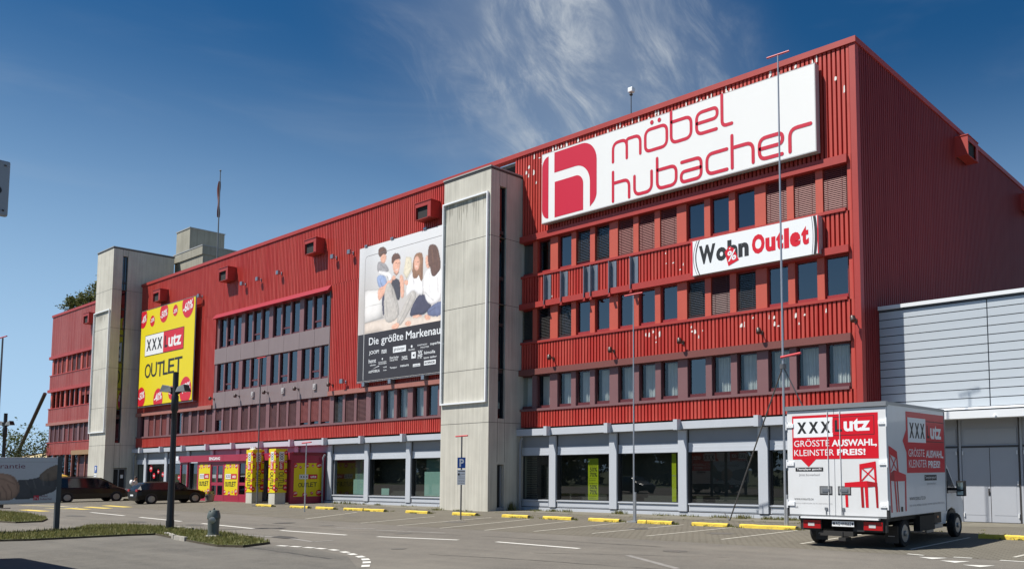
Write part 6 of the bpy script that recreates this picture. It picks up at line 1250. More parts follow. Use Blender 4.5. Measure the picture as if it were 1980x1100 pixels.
pl.rect(mb, -11.27, -8.84, 2.13, 3.27, 0, 1); pl.poly(mb, [(-11.02, 2.13), (-10.58, 2.13), (-10.80, 1.93)], 0, 1)
pl.rect(mb, -10.10, -8.94, 2.72, 3.20, .0015, 2); pl.rect(mb, -10.10, -8.955, 2.735, 3.185, .003, 1); pl.rect(mb, -11.23, -10.08, 2.70, 3.20, .003, 0)
for k in range(3): pl.text(mb, 'X', -11.12 + k * .345, -10.84 + k * .345, 2.80, 3.10, .005, 2, bold=.055)
pl.text(mb, 'L', -10.02, -9.82, 2.82, 3.12, .005, 2, bold=.03); pl.text(mb, 'utz', -9.77, -9.05, 2.82, 3.14, .005, 0, bold=.035)
pl.text(mb, 'GRÖSSTE', -11.22, -10.19, 2.46, 2.66, .003, 0); pl.text(mb, 'AUSWAHL,', -10.12, -8.88, 2.42, 2.62, .003, 0, bold=.03)
pl.text(mb, 'KLEINSTER', -11.22, -10.06, 2.22, 2.38, .003, 0); pl.text(mb, 'PREIS!', -9.97, -9.19, 2.22, 2.38, .003, 0, bold=.03)
pl.rect(mb, -11.19, -10.38, 1.82, 1.92, .0015, 2); pl.text(mb, 'Teamplayer gesucht', -11.15, -10.42, 1.835, 1.905, .003, 0, bold=.015); pl.text(mb, 'Jetzt bewerben!', -11.09, -10.48, 1.69, 1.765, .003, 4)
pl.text(mb, 'WWW.XXXLUTZ.CH', -11.24, -10.68, 1.08, 1.125, .003, 2); pl.text(mb, 'DIE XXXL MÖBELHÄUSER. DIE MIT DEM ROTEN STUHL.', -11.24, -10.12, .985, 1.015, .003, 4); pl.text(mb, 'saft', -11.22, -11.13, .87, .93, .003, 4)
def chair_print(pl, mb, X, Zf, d):
    """the red chair of the advertisement seen from its side; X, Zf map 0..1"""
    q = lambda pts: [(X(a), Zf(b)) for a, b in pts]
    pl.poly(mb, q([(.02, 0), (.10, 0), (.085, .46), (.0, .46)]), d, 1); pl.poly(mb, q([(.50, 0), (.58, 0), (.56, .46), (.48, .46)]), d, 5); pl.poly(mb, q([(.63, 0), (.71, 0), (.70, .46), (.60, .46)]), d, 1); pl.poly(mb, q([(.94, 0), (1.0, 0), (.99, .46), (.91, .46)]), d, 5)
    pl.poly(mb, q([(0, .44), (.0, .535), (.68, .575), (.98, .54), (.98, .46), (.70, .44)]), d + .001, 1); pl.poly(mb, q([(.70, .44), (.68, .57), (.98, .54), (.98, .46)]), d + .002, 5)
    pl.poly(mb, q([(.46, .55), (.51, .55), (.53, .90), (.46, .94)]), d + .002, 1); pl.poly(mb, q([(.91, .55), (.97, .54), (.95, 1.0), (.88, .98)]), d + .002, 1); pl.poly(mb, q([(.46, .94), (.95, 1.0), (.94, .88), (.48, .84)]), d + .003, 1)
    for a, b in (((.52, .86), (.92, .60)), ((.52, .58), (.90, .88))): pl.stroke(mb, q([a, b]), abs(X(1) - X(0)) * .035, d + .002 + (.001 if a[1] > .7 else 0), 1, cap=False)
chair_print(pl, mb, lambda t: -9.78 + .90 * t, lambda t: .92 + 1.14 * t, .0025)
obj('rear_print', mb, PRT, T)
pl = Plane((tx1 + .004, 0, 0), (0, 1, 0), (0, 0, 1)); mb = MB()
pl.rect(mb, 20.55, 23.20, 1.76, 3.34, 0, 1); pl.poly(mb, [(20.55, 2.86), (20.55, 2.28), (20.32, 2.58)], 0, 1)
pl.rect(mb, 21.86, 23.16, 2.58, 3.14, .0015, 2); pl.rect(mb, 21.86, 23.16, 2.60, 3.12, .003, 1); pl.rect(mb, 20.66, 21.86, 2.55, 3.19, .003, 0)
for k in range(3): pl.text(mb, 'X', 20.76 + k * .36, 21.06 + k * .36, 2.66, 3.06, .005, 2, bold=.05)
pl.text(mb, 'L', 21.94, 22.12, 2.68, 3.02, .005, 2, bold=.03); pl.text(mb, 'utz', 22.18, 22.98, 2.66, 3.04, .005, 0, bold=.035)
pl.text(mb, 'GRÖSSTE', 20.67, 21.74, 2.18, 2.42, .003, 0); pl.text(mb, 'AUSWAHL,', 21.84, 23.10, 2.12, 2.36, .003, 0, bold=.03); pl.text(mb, 'KLEINSTER', 20.68, 21.88, 1.90, 2.10, .003, 0); pl.text(mb, 'PREIS!', 21.98, 22.84, 1.88, 2.08, .003, 0, bold=.03)
pl.rect(mb, 21.70, 22.56, 1.55, 1.70, .0015, 2); pl.text(mb, 'Teamplayer gesucht', 21.74, 22.52, 1.58, 1.67, .003, 0); pl.text(mb, 'Jetzt bewerben!', 21.85, 22.50, 1.42, 1.50, .003, 4)
pl.text(mb, 'WWW.XXXLUTZ.CH', 20.66, 21.72, 1.06, 1.14, .003, 2); pl.text(mb, 'DIE XXXL MÖBELHÄUSER. DIE MIT DEM ROTEN STUHL.', 20.66, 23.12, .90, .96, .003, 4); pl.rect(mb, 20.12, 20.24, .80, .92, .003, 2)
q = lambda pts: pts
D5, D1 = 5, 1
pl.poly(mb, [(19.53, .80), (19.60, .80), (19.50, 2.42), (19.45, 2.42)], .002, 1); pl.poly(mb, [(19.84, .80), (19.92, .80), (19.80, 1.70), (19.72, 1.70)], .002, 1); pl.poly(mb, [(19.97, .80), (20.03, .80), (19.95, 1.62), (19.88, 1.62)], .002, 5); pl.poly(mb, [(20.38, .80), (20.46, .80), (20.48, 1.66), (20.40, 1.66)], .002, 1)
pl.poly(mb, [(19.52, 1.58), (19.56, 1.78), (19.74, 1.84), (20.46, 1.72), (20.48, 1.56), (19.80, 1.56)], .003, 1); pl.poly(mb, [(19.52, 1.58), (19.56, 1.78), (19.74, 1.84), (19.76, 1.57)], .004, 5)
pl.poly(mb, [(19.45, 2.44), (19.94, 2.30), (19.94, 2.12), (19.46, 2.24)], .004, 1); pl.poly(mb, [(19.88, 2.30), (19.94, 2.30), (20.02, 1.80), (19.95, 1.80)], .0035, 1)
pl.stroke(mb, [(19.52, 2.2), (19.93, 1.82)], .035, .0042, 1, cap=False); pl.stroke(mb, [(19.56, 1.82), (19.90, 2.16)], .035, .0046, 1, cap=False)
obj('side_print', mb, PRT, T)
# chassis, lamps, plate, mudflaps, hitch
mb = MB(); mb.box(-10.6, -9.5, 19.55, 25.0, .36, .60); mb.box(tx0 + .25, tx1 - .2, 19.5, 23.1, .56, .66); mb.box(-10.55, -9.62, 19.46, 19.7, .18, .62); mb.tube((-9.9, 19.35, .12), (-9.9, 19.7, .16), .035); mb.box(-9.95, -9.75, 19.3, 19.6, .08, .16); mb.tube((-9.85, 19.33, .10), (-9.85, 19.33, .30), .03); mb.tube((-11.0, 20.63, .22), (-9.0, 20.63, .22), .07); mb.tube((-11.0, 24.45, .22), (-9.0, 24.45, .22), .06)
mb.box(tx1 - .28, tx1 - .10, 21.55, 22.6, .22, .62); mb.box(-9.25, -9.0, 21.3, 21.5, .25, .58)
obj('chassis', mb, M_CHAS, T)
mb = MB(); mb.box(-11.12, -8.72, 19.46, 19.56, .31, .62); obj('rear_beam', mb, M_BLKP, T)
for a in (-11.0, -9.30):
    mb = MB(); mb.box(a, a + .50, 19.40, 19.46, .36, .565, 0); mb.box(a + .14, a + .32, 19.394, 19.40, .42, .50, 1); mb.box(a - .02, a + .52, 19.42, 19.459, .335, .585, 2); obj('tail_light', mb, [M_TAIL, M_LENS, M_BLKP], T)
mb = MB(); pl = Plane((0, 19.395, 0), (1, 0, 0), (0, 0, 1)); pl.rect(mb, -10.17, -9.56, .43, .565, 0, 0); pl.text(mb, 'AG·444662', -10.07, -9.64, .455, .545, .003, 1, bold=.0); pl.rect(mb, -10.14, -10.09, .47, .53, .003, 1); pl.rect(mb, -9.62, -9.58, .47, .53, .003, 1); mb.box(-10.18, -9.55, 19.398, 19.46, .42, .575, 1); obj('number_plate', mb, [M_PWB, M_PBLK], T)
for x in (-10.98, -9.02):
    mb = MB(); mb.box(x, x + .34, 20.02, 20.05, .02, .44, 0); pl = Plane((0, 20.015, 0), (1, 0, 0), (0, 0, 1)); pl.text(mb, 'saxas', x + .06, x + .28, .16, .24, 0, 1, slant=.03) if False else pl.rect(mb, x + .08, x + .26, .18, .20, 0, 1); obj('mudflap', mb, [M_BLKP, M_PGREY], T)
def wheel(parent, c, r, w, side, rim='plain', tyre=None, name='wheel'):
    """side +1: outer face towards +X"""
    q = Vector((side, 0, 0)).to_track_quat('Z', 'Y')
    mb = MB(); mb.lathe([(r * .62, -w / 2), (r * .93, -w / 2), (r, -w / 2 + .03), (r, w / 2 - .03), (r * .93, w / 2), (r * .66, w / 2), (r * .64, w / 2 - .02), (r * .3, w / 2 - .06)], c, 28, 0, q); t = obj(name, mb, M_TYRE, parent, True)
    mb = MB(); cc = Vector(c)
    if rim == 'plain':
        mb.lathe([(r * .655, w / 2 - .005), (r * .62, w / 2 + .002), (r * .56, w / 2 - .05), (r * .42, w / 2 - .04), (r * .22, w / 2 - .005), (r * .20, w / 2 + .03), (r * .10, w / 2 + .04)], c, 26, 0, q)
        for k in range(6):
            a = 2 * math.pi * k / 6; p = cc + q @ Vector((r * .47 * math.cos(a), r * .47 * math.sin(a), w / 2 - .044)); mb.tube(p, p + q @ Vector((0, 0, .012)), .035, n=8, m=1)
    else:
        mb.lathe([(r * .68, w / 2 - .005), (r * .64, w / 2 + .004), (r * .60, w / 2 - .02), (r * .58, w / 2 - .03)], c, 26, 0, q)
        for k in range(rim):
            a = 2 * math.pi * k / rim; d = Vector((math.cos(a), math.sin(a), 0)); n = Vector((-math.sin(a), math.cos(a), 0))
            P_ = [d * r * .1 + n * .035, d * r * .62 + n * .022, d * r * .62 - n * .022, d * r * .1 - n * .035]
            mb.face([cc + q @ (p + Vector((0, 0, w / 2 + (.0 if i in (1, 2) else .012)))) for i, p in enumerate(P_)][::-1])
        mb.lathe([(r * .16, w / 2), (r * .15, w / 2 + .015), (r * .05, w / 2 + .018)], c, 12, 0, q)
    obj('rim', mb, [M_RIM, M_CHAS], t, True)
    return t
for x, s in ((-8.86, 1), (-11.2, -1)):
    wheel(T, (x, 20.63, .225), .345, .24, s); wheel(T, (x, 24.47, .225), .345, .22, s)
# cab: side profile pulled across the width
mb = MB(); prof = [(23.28, .30), (24.02, .28), (24.06, .50), (24.20, .66), (24.47, .72), (24.74, .66), (24.88, .50), (24.92, .30), (25.40, .26), (25.50, .55), (25.46, .90), (25.30, 1.10), (24.95, 1.22), (24.20, 1.98), (23.9, 2.12), (23.28, 2.15)]
mb.prism(prof, -8.93, -11.17, lambda u, v, d: (d, u, v)); cab = obj('cab', mb, M_TW, T, bevel=.03)
for x, s in ((-8.925, 1), (-11.175, -1)):
    pl = Plane((x + s * .004, 0, 0), (0, s, 0), (0, 0, 1)); mb = MB(); pl.poly(mb, [(s * 23.62, 1.15), (s * 24.92, 1.15), (s * 24.82, 1.24), (s * 24.20, 1.86), (s * 23.62, 1.92)], 0); obj('side_window', mb, M_CARGL, cab)
    pl = Plane((x + s * .002, 0, 0), (0, s, 0), (0, 0, 1)); mb = MB(); pts = [(s * (24.47 + .46 * math.cos(R(a))), .225 + .46 * math.sin(R(a))) for a in range(-10, 191, 20)]; pl.poly(mb, pts, .002); obj('wheel_arch', mb, M_BLKP, cab)
    mb = MB(); mb.box(min(x, x + s * .22), max(x, x + s * .22), 24.50, 24.58, 1.22, 1.30); mb.box(min(x + s * .16, x + s * .40), max(x + s * .16, x + s * .40), 24.46, 24.62, 1.06, 1.50); mb.box(min(x + s * .19, x + s * .37), max(x + s * .19, x + s * .37), 24.452, 24.46, 1.25, 1.46, 1); mb.box(min(x + s * .19, x + s * .37), max(x + s * .19, x + s * .37), 24.452, 24.46, 1.09, 1.21, 1); obj('mirror', mb, [M_BLKP, mat('mirror_glass', (.55, .70, .72), .05, .9)], T, bevel=.02)
mb = MB(); mb.prism([(24.93, 1.235), (24.22, 1.955), (24.20, 1.93), (24.90, 1.22)], -9.05, -11.05, lambda u, v, d: (d, u + .012, v + .012)); obj('windscreen', mb, M_CARGL, cab)
mb = MB(); mb.box(-8.95, -8.80, 22.75, 23.30, .36, .66); mb.box(-8.80, -8.79, 22.98, 23.08, .50, .56, 1); mb.box(-8.98, -8.78, 22.6, 23.35, .22, .33, 2); obj('side_skirt', mb, [M_BLKP, M_AMB, M_TG], T)
mb = MB(); mb.box(-8.86, -8.80, 22.2, 22.7, .14, .60); obj('side_panel', mb, M_TG, T)
# ------------------------------------------------------------------ cars: body lofted from cross sections along y (nose towards +y)
def car_body(st, L_, zc):
    """st rows: (y, z_sill, z_belt, z_roof, half_width_sill, half_width_belt, half_width_roof); returns body and window meshes"""
    body, win = MB(), MB()
    def ring(s):
        y, zs, zb, zr, ws, wb, wr = s
        half = [(0, zs), (ws * .8, zs), (ws, zs + .08), (wb * 1.0, zs + (zb - zs) * .5), (wb * .99, zb - .10), (wb * .95, zb)]
        if zr > zb + .06: half += [(wr + (wb * .95 - wr) * .10, zb + (zr - zb) * .86), (wr * .86, zr - .015), (0, zr)]
        else: half += [(wb * .90, zb + .005), (wb * .70, zb + (zr - zb) * .8), (0, zr)]
        return [(x, y, z) for x, z in half] + [(-x, y, z) for x, z in reversed(half[1:-1])]
    R_ = [ring(s) for s in st]; n = len(R_[0])
    for i in range(len(R_) - 1):
        for j in range(n):
            k = (j + 1) % n; g = (j in (5, n - 6)) and st[i][3] > st[i][2] + .25 and st[i + 1][3] > st[i + 1][2] + .25
            body.face([R_[i][k], R_[i + 1][k], R_[i + 1][j], R_[i][j]], 1 if g else 0)
    body.face(R_[0]); body.face(R_[-1][::-1])
    return body
M_BLACKCAR = mat('black_car_paint', (.004, .004, .0045), .3, spec=.25, coat=.08); M_BROWNCAR = mat('brown_car_paint', (.012, .009, .0085), .32, .2, coat=.15)
def hatchback(x, y):
    t = thing('hatchback_car', 'black five door hatchback seen from its rear right corner, facing the entrance', 'car', (x, y, GZ))
    st = [(-.02, .42, .80, .86, .70, .78, .7), (.03, .24, .88, .96, .78, .84, .62), (.22, .20, .93, 1.22, .82, .87, .60), (.55, .20, .94, 1.40, .83, .88, .58), (1.1, .19, .93, 1.44, .83, .88, .60), (1.9, .19, .92, 1.44, .83, .88, .62), (2.5, .19, .91, 1.36, .83, .88, .60), (2.95, .19, .90, 1.12, .83, .88, .58), (3.25, .20, .88, .94, .83, .87, .6), (3.75, .22, .80, .87, .80, .84, .6), (4.12, .26, .68, .74, .70, .76, .5), (4.22, .34, .55, .60, .55, .6, .4)]
    obj('body', car_body(st, 4.2, 0), [M_BLACKCAR, M_CARGL], t, True)
    mb = MB(); mb.face([(-.60, .12, .98), (.60, .12, .98), (.50, .52, 1.36), (-.50, .52, 1.36)]); mb.face([(-.62, .125, .975), (-.52, .525, 1.355), (.52, .525, 1.355), (.62, .125, .975)]); 
    obj('rear_window', MBsh(mb, 0, -.035, .02), M_CARGL, t)
    mb = MB(); mb.face([(.60, 3.0, 1.06), (-.60, 3.0, 1.06), (-.52, 2.55, 1.36), (.52, 2.55, 1.36)]); obj('windscreen', MBsh(mb, 0, .03, .03), M_CARGL, t)
    for s in (-1, 1):
        mb = MB(); mb.box(min(s * .50, s * .80), max(s * .50, s * .80), -.035, .16, .80, .96); obj('tail_light', mb, M_TAIL, t, bevel=.03)
        mb = MB(); mb.box(min(s * .45, s * .72), max(s * .45, s * .72), 4.02, 4.16, .60, .70); obj('headlight', mb, M_LENS, t, bevel=.03)
        mb = MB(); mb.box(min(s * .88, s * 1.04), max(s * .88, s * 1.04), 2.62, 2.76, .92, 1.06); obj('mirror', mb, M_BLACKCAR, t, bevel=.03)
        for yy in (.78, 3.44):
            mb = MB(); q = Vector((s, 0, 0)).to_track_quat('Z', 'Y'); mb.lathe([(.37, 0), (.37, .012)], (s * .872, yy, .33), 24, 0, q); obj('wheel_arch', mb, M_BLKP, t)
            wheel(t, (s * .82, yy, .32), .32, .20, s, 12)
        for yy in (1.62, 2.5): mb = MB(); mb.box(min(s * .885, s * .90), max(s * .885, s * .90), yy, yy + .14, .80, .83); obj('door_handle', mb, M_BLACKCAR, t)
    mb = MB(); pl = Plane((0, -.05, 0), (1, 0, 0), (0, 0, 1)); mb.box(-.26, .26, -.05, .0, .52, .64); pl.rect(mb, -.25, .25, .53, .63, .004, 1); pl.text(mb, 'AG 208617', -.2, .2, .55, .61, .007, 0) if False else None; obj('number_plate', mb, [M_BLKP, M_PWB], t)
    return t
def MBsh(mb, dx, dy, dz):
    mb.v = [(x + dx, y + dy, z + dz) for x, y, z in mb.v]; return mb
HB = hatchback(-61.62, 21.52)
def minivan(x, y):
    t = thing('minivan', 'dark brown minivan parked behind the garantie board, facing the building', 'car', (x, y, GZ))
    st = [(-.02, .45, .95, 1.0, .75, .82, .7), (.04, .24, 1.02, 1.62, .84, .90, .66), (.30, .22, 1.03, 1.74, .88, .94, .68), (1.0, .21, 1.02, 1.77, .90, .95, .70), (2.0, .21, 1.01, 1.77, .90, .95, .70), (2.9, .21, 1.00, 1.72, .90, .95, .68), (3.5, .21, .99, 1.42, .90, .95, .66), (3.95, .22, .98, 1.16, .89, .94, .66), (4.15, .23, .95, 1.03, .88, .92, .66), (4.55, .26, .84, .92, .80, .86, .6), (4.82, .30, .68, .76, .68, .74, .5), (4.90, .36, .58, .62, .5, .55, .4)]
    obj('body', car_body(st, 4.9, 0), [M_BROWNCAR, M_CARGL], t, True)
    mb = MB(); mb.face([(.64, 4.02, 1.10), (-.64, 4.02, 1.10), (-.56, 3.05, 1.66), (.56, 3.05, 1.66)]); obj('windscreen', MBsh(mb, 0, .03, .03), M_CARGL, t)
    for s in (-1, 1):
        mb = MB(); mb.box(min(s * .62, s * .86), max(s * .62, s * .86), -.03, .1, .95, 1.35); obj('tail_light', mb, M_TAIL, t, bevel=.03)
        mb = MB(); mb.box(min(s * .50, s * .82), max(s * .50, s * .82), 4.52, 4.74, .70, .86); obj('headlight', mb, M_LENS, t, bevel=.03)
        mb = MB(); mb.box(min(s * .95, s * 1.13), max(s * .95, s * 1.13), 3.45, 3.6, 1.0, 1.2); obj('mirror', mb, M_BROWNCAR, t, bevel=.03)
        for yy in (.95, 3.95):
            mb = MB(); q = Vector((s, 0, 0)).to_track_quat('Z', 'Y'); mb.lathe([(.39, 0), (.39, .012)], (s * .94, yy, .35), 24, 0, q); obj('wheel_arch', mb, M_BLKP, t)
            wheel(t, (s * .88, yy, .33), .33, .21, s, 5)
        for yy in (2.0, 2.9): mb = MB(); mb.box(min(s * .955, s * .97), max(s * .955, s * .97), yy, yy + .16, .90, .94); obj('door_handle', mb, M_BLKP, t)
        mb = MB(); mb.box(min(s * .5, s * .56), max(s * .5, s * .56), .5, 2.6, 1.78, 1.82); obj('roof_rail', mb, M_BLKP, t)
    return t
MV = minivan(-70.85, 19.42)
# ------------------------------------------------------------------ the person by the tower door
def skin_mesh(name, verts, edges, rad, root, sub=2):
    me = bpy.data.meshes.new(name); me.from_pydata(verts, edges, []); o = bpy.data.objects.new(name, me); COL.objects.link(o)
    md = o.modifiers.new('s', 'SKIN'); md.use_smooth_shade = True
    for k, v in enumerate(me.skin_vertices[0].data):
        r = rad[k]; v.radius = (r, r) if not isinstance(r, tuple) else r; v.use_root = (k == root)
    o.modifiers.new('d', 'SUBSURF').levels = sub; o.modifiers['d'].render_levels = sub
    dg = bpy.context.evaluated_depsgraph_get(); dg.update()
    m2 = bpy.data.meshes.new_from_object(o.evaluated_get(dg)); bpy.data.objects.remove(o); return m2
px_, py_ = -68.75, 24.1
pe = thing('person', 'person in white shirt and dark trousers by the far tower door behind the hatchback', 'person', (px_, py_, GZ), R(-60))
V = [(0, 0, .90), (0, .01, 1.08), (0, .02, 1.26), (0, .03, 1.40), (0, .06, 1.50), (0, .09, 1.60), (0, .10, 1.68)]; E = [(0, 1), (1, 2), (2, 3), (3, 4), (4, 5), (5, 6)]; Rd = [(.15, .11), (.135, .10), (.16, .115), (.13, .09), .055, .085, .075]
def chain(root, pts, rr):
    p = root
    for q, r in zip(pts, rr): V.append(q); Rd.append(r); E.append((p, len(V) - 1)); p = len(V) - 1
    return p
for s in (-1, 1):
    chain(0, [(s * .09, .0, .82), (s * .10, .03, .48), (s * .10, -.01, .10), (s * .11, .10, .04), (s * .115, .17, .03)], [.085, .06, .045, .04, .03])
    w = chain(3, [(s * .18, .03, 1.38), (s * .23, .02, 1.12), (s * .20, .20, .98), (s * .18, .26, .96)], [.055, .042, .032, .028])
    for f in range(5):
        a = (f - 2) * .016; L_ = (.055, .075, .08, .075, .06)[f]
        if f == 0: chain(w, [(s * .165 - s * .02, .275, .985), (s * .15 - s * .02, .30, .99)], [.010, .008])
        else: chain(w, [(s * .18 + s * a, .30, .955), (s * .18 + s * a * 1.1, .27 + L_, .935)], [.009, .008])
pm = skin_mesh('body', V, E, Rd, 0)
for m in (mat('shirt_white', (.72, .72, .70), .8), mat('trousers_dark', (.020, .021, .026), .85), mat('skin', (.50, .29, .20), .55), mat('shoe_dark', (.02, .018, .016), .6)): pm.materials.append(m)
for p in pm.polygons:
    c = p.center; r_ = math.hypot(c.x, c.y); k = 0
    if c.z < .09: k = 3
    elif c.z < .93 and abs(c.x) < .17 and c.y < .16: k = 1
    elif c.z > 1.455: k = 2
    elif abs(c.x) > .15 and (c.z < 1.06 or c.y > .16): k = 2
    p.material_index = k; p.use_smooth = True
o = link(bpy.data.objects.new('body', pm)); o.parent = pe
mb = MB(); mb.ball((0, .075, 1.685), .098, .112, .095, 14, 8); mb.v = [(x, min(y, .15 - max(0, 1.66 - z) * 1.3), z) for x, y, z in mb.v]; obj('hair', mb, mat('hair_dark', (.018, .013, .010), .6), pe, True)
mb = MB(); mb.ball((0, .205, 1.615), .014, .02, .02, 8, 5, 0)
for s in (-1, 1): mb.ball((s * .034, .178, 1.65), .013, .01, .009, 8, 5, 1); mb.ball((s * .092, .09, 1.62), .014, .024, .034, 8, 5, 0)
mb.box(-.025, .025, .178, .186, 1.567, 1.576, 2); obj('face', mb, [MATS['skin'], M_PBLK, mat('lips', (.38, .14, .12), .5)], pe)
# white round bag on the shoulder, as a separate object it rests on the person
mb = MB(); mb.ball((0, 0, 0), .19, .10, .20, 14, 8); mb.v = [(x + px_ + .10, y + py_ - .24, z + 1.22) for x, y, z in mb.v]; bgm = solo('bag', mb, mat('bag_white', (.76, .76, .75), .7), 'round white bag carried by the person at the far tower door', 'bag', (px_ + .10, py_ - .24, 1.22), smooth=True)
# ------------------------------------------------------------------ low things beyond the board
mb = MB(); mb.prism([(0, 0), (4.6, 0), (4.6, 1.62), (3.5, 1.62), (0, 2.05)], 0, 1.7, lambda u, v, d: (u, d, v)); mb.box(-.05, 4.65, -.05, -.003, .95, 1.1); mb.v = [(x - 98.2, y + 26.2, z + GZ) for x, y, z in mb.v]; solo('skip_container', mb, mat('skip_yellow', (.48, .30, .03), .6, var=.5, vscale=2), 'yellow container standing before the end wing, behind the minivan', 'container', (-98.2, 26.2, GZ))
mb = MB(); mb.tube((-106.9, Y0 - .45, 10.28), (-120.9, Y0 - .45, GZ), .17, .17, 12); solo('slanting_strut', mb, M_SPOT, 'dark slanting strut leaning against the left end of the red building', 'strut', (-106.9, Y0 - .45, 10.35 + GZ + .05))
# pale dome roof
dm = thing('dome_tent', 'pale tan domed roof beyond the left end of the building', 'dome', (-130, 36, GZ)); mb = MB(); mb.lathe([(5.2 * math.cos(R(a)), 2.2 + 2.4 * math.sin(R(a))) for a in range(0, 90, 9)], (0, 0, 0), 22); mb.lathe([(5.2, 0), (5.2, 2.2)], (0, 0, 0), 22); obj('roof_skin', mb, mat('tent_tan', (.55, .44, .24), .8), dm, True)
mb = MB()
for k in range(11):
    a = 2 * math.pi * k / 11; mb.path([(5.25 * math.cos(R(b)) * math.cos(a), 5.25 * math.cos(R(b)) * math.sin(a), 2.2 + 2.44 * math.sin(R(b))) for b in range(0, 91, 15)], .09, 6)
obj('rib', mb, M_SPOT, dm)
# ------------------------------------------------------------------ trees, bushes, wood behind the camera
def leaf_mat(name, a, b, tr=.25):
    return blade_mat(name, a, b)
M_BARK = mat('bark', (.07, .052, .038), .95, var=.6, vscale=8)
M_LEAF1 = leaf_mat('leaf_fresh', (.055, .085, .022), (.17, .19, .06)); M_LEAF2 = leaf_mat('leaf_dark', (.018, .032, .010), (.075, .085, .030)); M_LEAF3 = leaf_mat('leaf_roof', (.035, .055, .012), (.15, .155, .045)); M_LEAF4 = leaf_mat('leaf_wood', (.014, .024, .008), (.05, .06, .02))
def leaves(mb, c, rx, ry, rz, n, s, rnd, hollow=.35, clumps=None):
    """leaf-sized faces gathered in clumps through the crown's volume"""
    cl = clumps or max(6, n // 60); cs = []
    for _ in range(cl):
        while True:
            p = Vector((rnd.uniform(-1, 1), rnd.uniform(-1, 1), rnd.uniform(-1, 1)))
            if hollow < p.length < 1: break
        cs.append((p, rnd.uniform(.16, .36)))
    for k in range(n):
        p, r = cs[k % cl]; q = p + Vector((rnd.gauss(0, 1), rnd.gauss(0, 1), rnd.gauss(0, 1))) * r * .55
        x, y, z = c[0] + q.x * rx, c[1] + q.y * ry, c[2] + q.z * rz
        a = Vector((rnd.gauss(0, 1), rnd.gauss(0, 1), rnd.gauss(0, .7))).normalized(); b = a.cross(Vector((rnd.gauss(0, 1), rnd.gauss(0, 1), rnd.gauss(0, 1)))).normalized(); l = s * rnd.uniform(.6, 1.4)
        o = Vector((x, y, z)); mb.face([o - a * l * .5, o + b * l * .3, o + a * l * .5, o - b * l * .3])
def tree(name, label, cat, loc, h, crown, n, leaf, m, rnd, trunk=.16, group=None, limbs=5, top=True):
    t = thing(name, label, cat, loc, group=group); rx, ry, rz, cz = crown
    mb = MB(); mb.tube((0, 0, 0), (.05, 0, h * .45), trunk, trunk * .7); mb.tube((.05, 0, h * .45), (0, .05, h * .9), trunk * .7, trunk * .15)
    for k in range(limbs):
        a = 2 * math.pi * k / limbs + rnd.uniform(-.3, .3); z0 = h * rnd.uniform(.3, .6); mb.tube((0, 0, z0), (math.cos(a) * rx * .7, math.sin(a) * ry * .7, z0 + rz * rnd.uniform(.4, .9)), trunk * .4, trunk * .08, 7)
    obj('trunk', mb, M_BARK, t); mb = MB(); leaves(mb, (0, 0, cz), rx, ry, rz, n, leaf, rnd); obj('crown', mb, m, t); return t
rnd = random.Random(31)
tree('deciduous_tree', 'loose light green tree with sky showing through at the left picture edge', 'tree', (-141, 35.5, GZ), 8.2, (3.8, 3.8, 3.9, 4.6), 2600, .30, M_LEAF1, rnd)
tree('deciduous_tree', 'lower light green tree right of the loose tree, before the dome', 'tree', (-136, 38.5, GZ), 5.2, (3.6, 3.0, 2.2, 3.4), 1600, .28, M_LEAF1, rnd)
tree('deciduous_tree', 'bushy green tree left of the slanting strut at the picture edge', 'tree', (-131.5, 31, GZ), 4.2, (3.4, 3.4, 2.0, 2.6), 1700, .25, M_LEAF1, rnd)
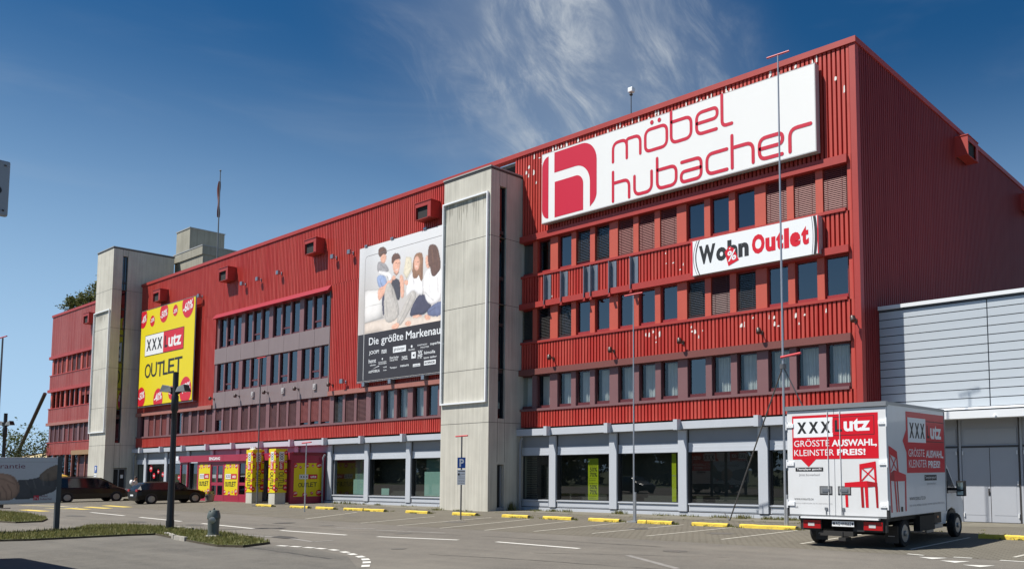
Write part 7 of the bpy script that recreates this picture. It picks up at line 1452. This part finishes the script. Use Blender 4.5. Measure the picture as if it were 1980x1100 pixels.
tree('conifer_bush', 'dark rounded evergreen bush at the left end of the red building', 'bush', (-108.2, 28.4, GZ), 4.8, (2.9, 2.6, 2.7, 2.7), 4200, .20, M_LEAF2, rnd, .12)
# planting on the roof of the end wing
for k, (x, y, rx, rz, lb) in enumerate(((-106.2, 31.5, 1.6, 1.7, 'leftmost bush in the planting on the roof of the end wing'), (-103.0, 32.2, 2.3, 2.4, 'middle bush in the planting on the roof of the end wing'), (-99.4, 32.6, 2.6, 2.6, 'rightmost roof bush, against the far stair tower'), (-96.0, 33.5, 2.4, 2.7, 'roof bush mostly hidden behind the far stair tower'))):
    tree('roof_bush', lb, 'bush', (x, y, 18.36), rz * 1.3, (rx * 1.1, 1.9, rz * .8, rz * .80), 3200, .25, M_LEAF3, rnd, .06, 'bushes on the roof of the end wing')
mb = MB()
for x in range(-104, -92, 2): mb.tube((x, 30.4, 18.36), (x, 30.4, 19.25), .025, n=6)
mb.tube((-104, 30.4, 19.2), (-93, 30.4, 19.2), .025, n=6); solo('roof_railing', mb, M_STEEL, 'thin railing along the roof edge of the end wing before the bushes', 'railing', (-98, 30.4, 18.36))
# what the shop glass mirrors: a wood across the road and vehicles parked on the near side
wb_ = MB(); rnd = random.Random(77)
for k in range(44):
    x = -150 + k * 5.2 + rnd.uniform(-1.5, 1.5); y = -27 + rnd.uniform(-4, 3); leaves(wb_, (x, y, 4.0 + rnd.uniform(-.5, .8)), 4.6, 4, 4.2 + rnd.uniform(-.8, 1.2), 650, 1.2, rnd, .1); leaves(wb_, (x + 2, y + 3, 1.6), 3.4, 2, 2.4, 260, .9, rnd, .1)
tag(obj('wood', wb_, M_LEAF4), kind='stuff')
o = dup(T, (-24.7, 3.0, GZ), R(90), 'unseen copy of the box truck, added to cast the shadow on the drive')  # out of view, added only for the shadow it throws on the drive
o = dup(HB, (-50, 3.2, GZ), R(-80), 'black hatchback parked on the near side of the road, mirrored in the shop glass')
o = dup(T, (-41, 1.0, GZ), R(90), 'white box truck parked on the near side of the road, mirrored in the shop glass')
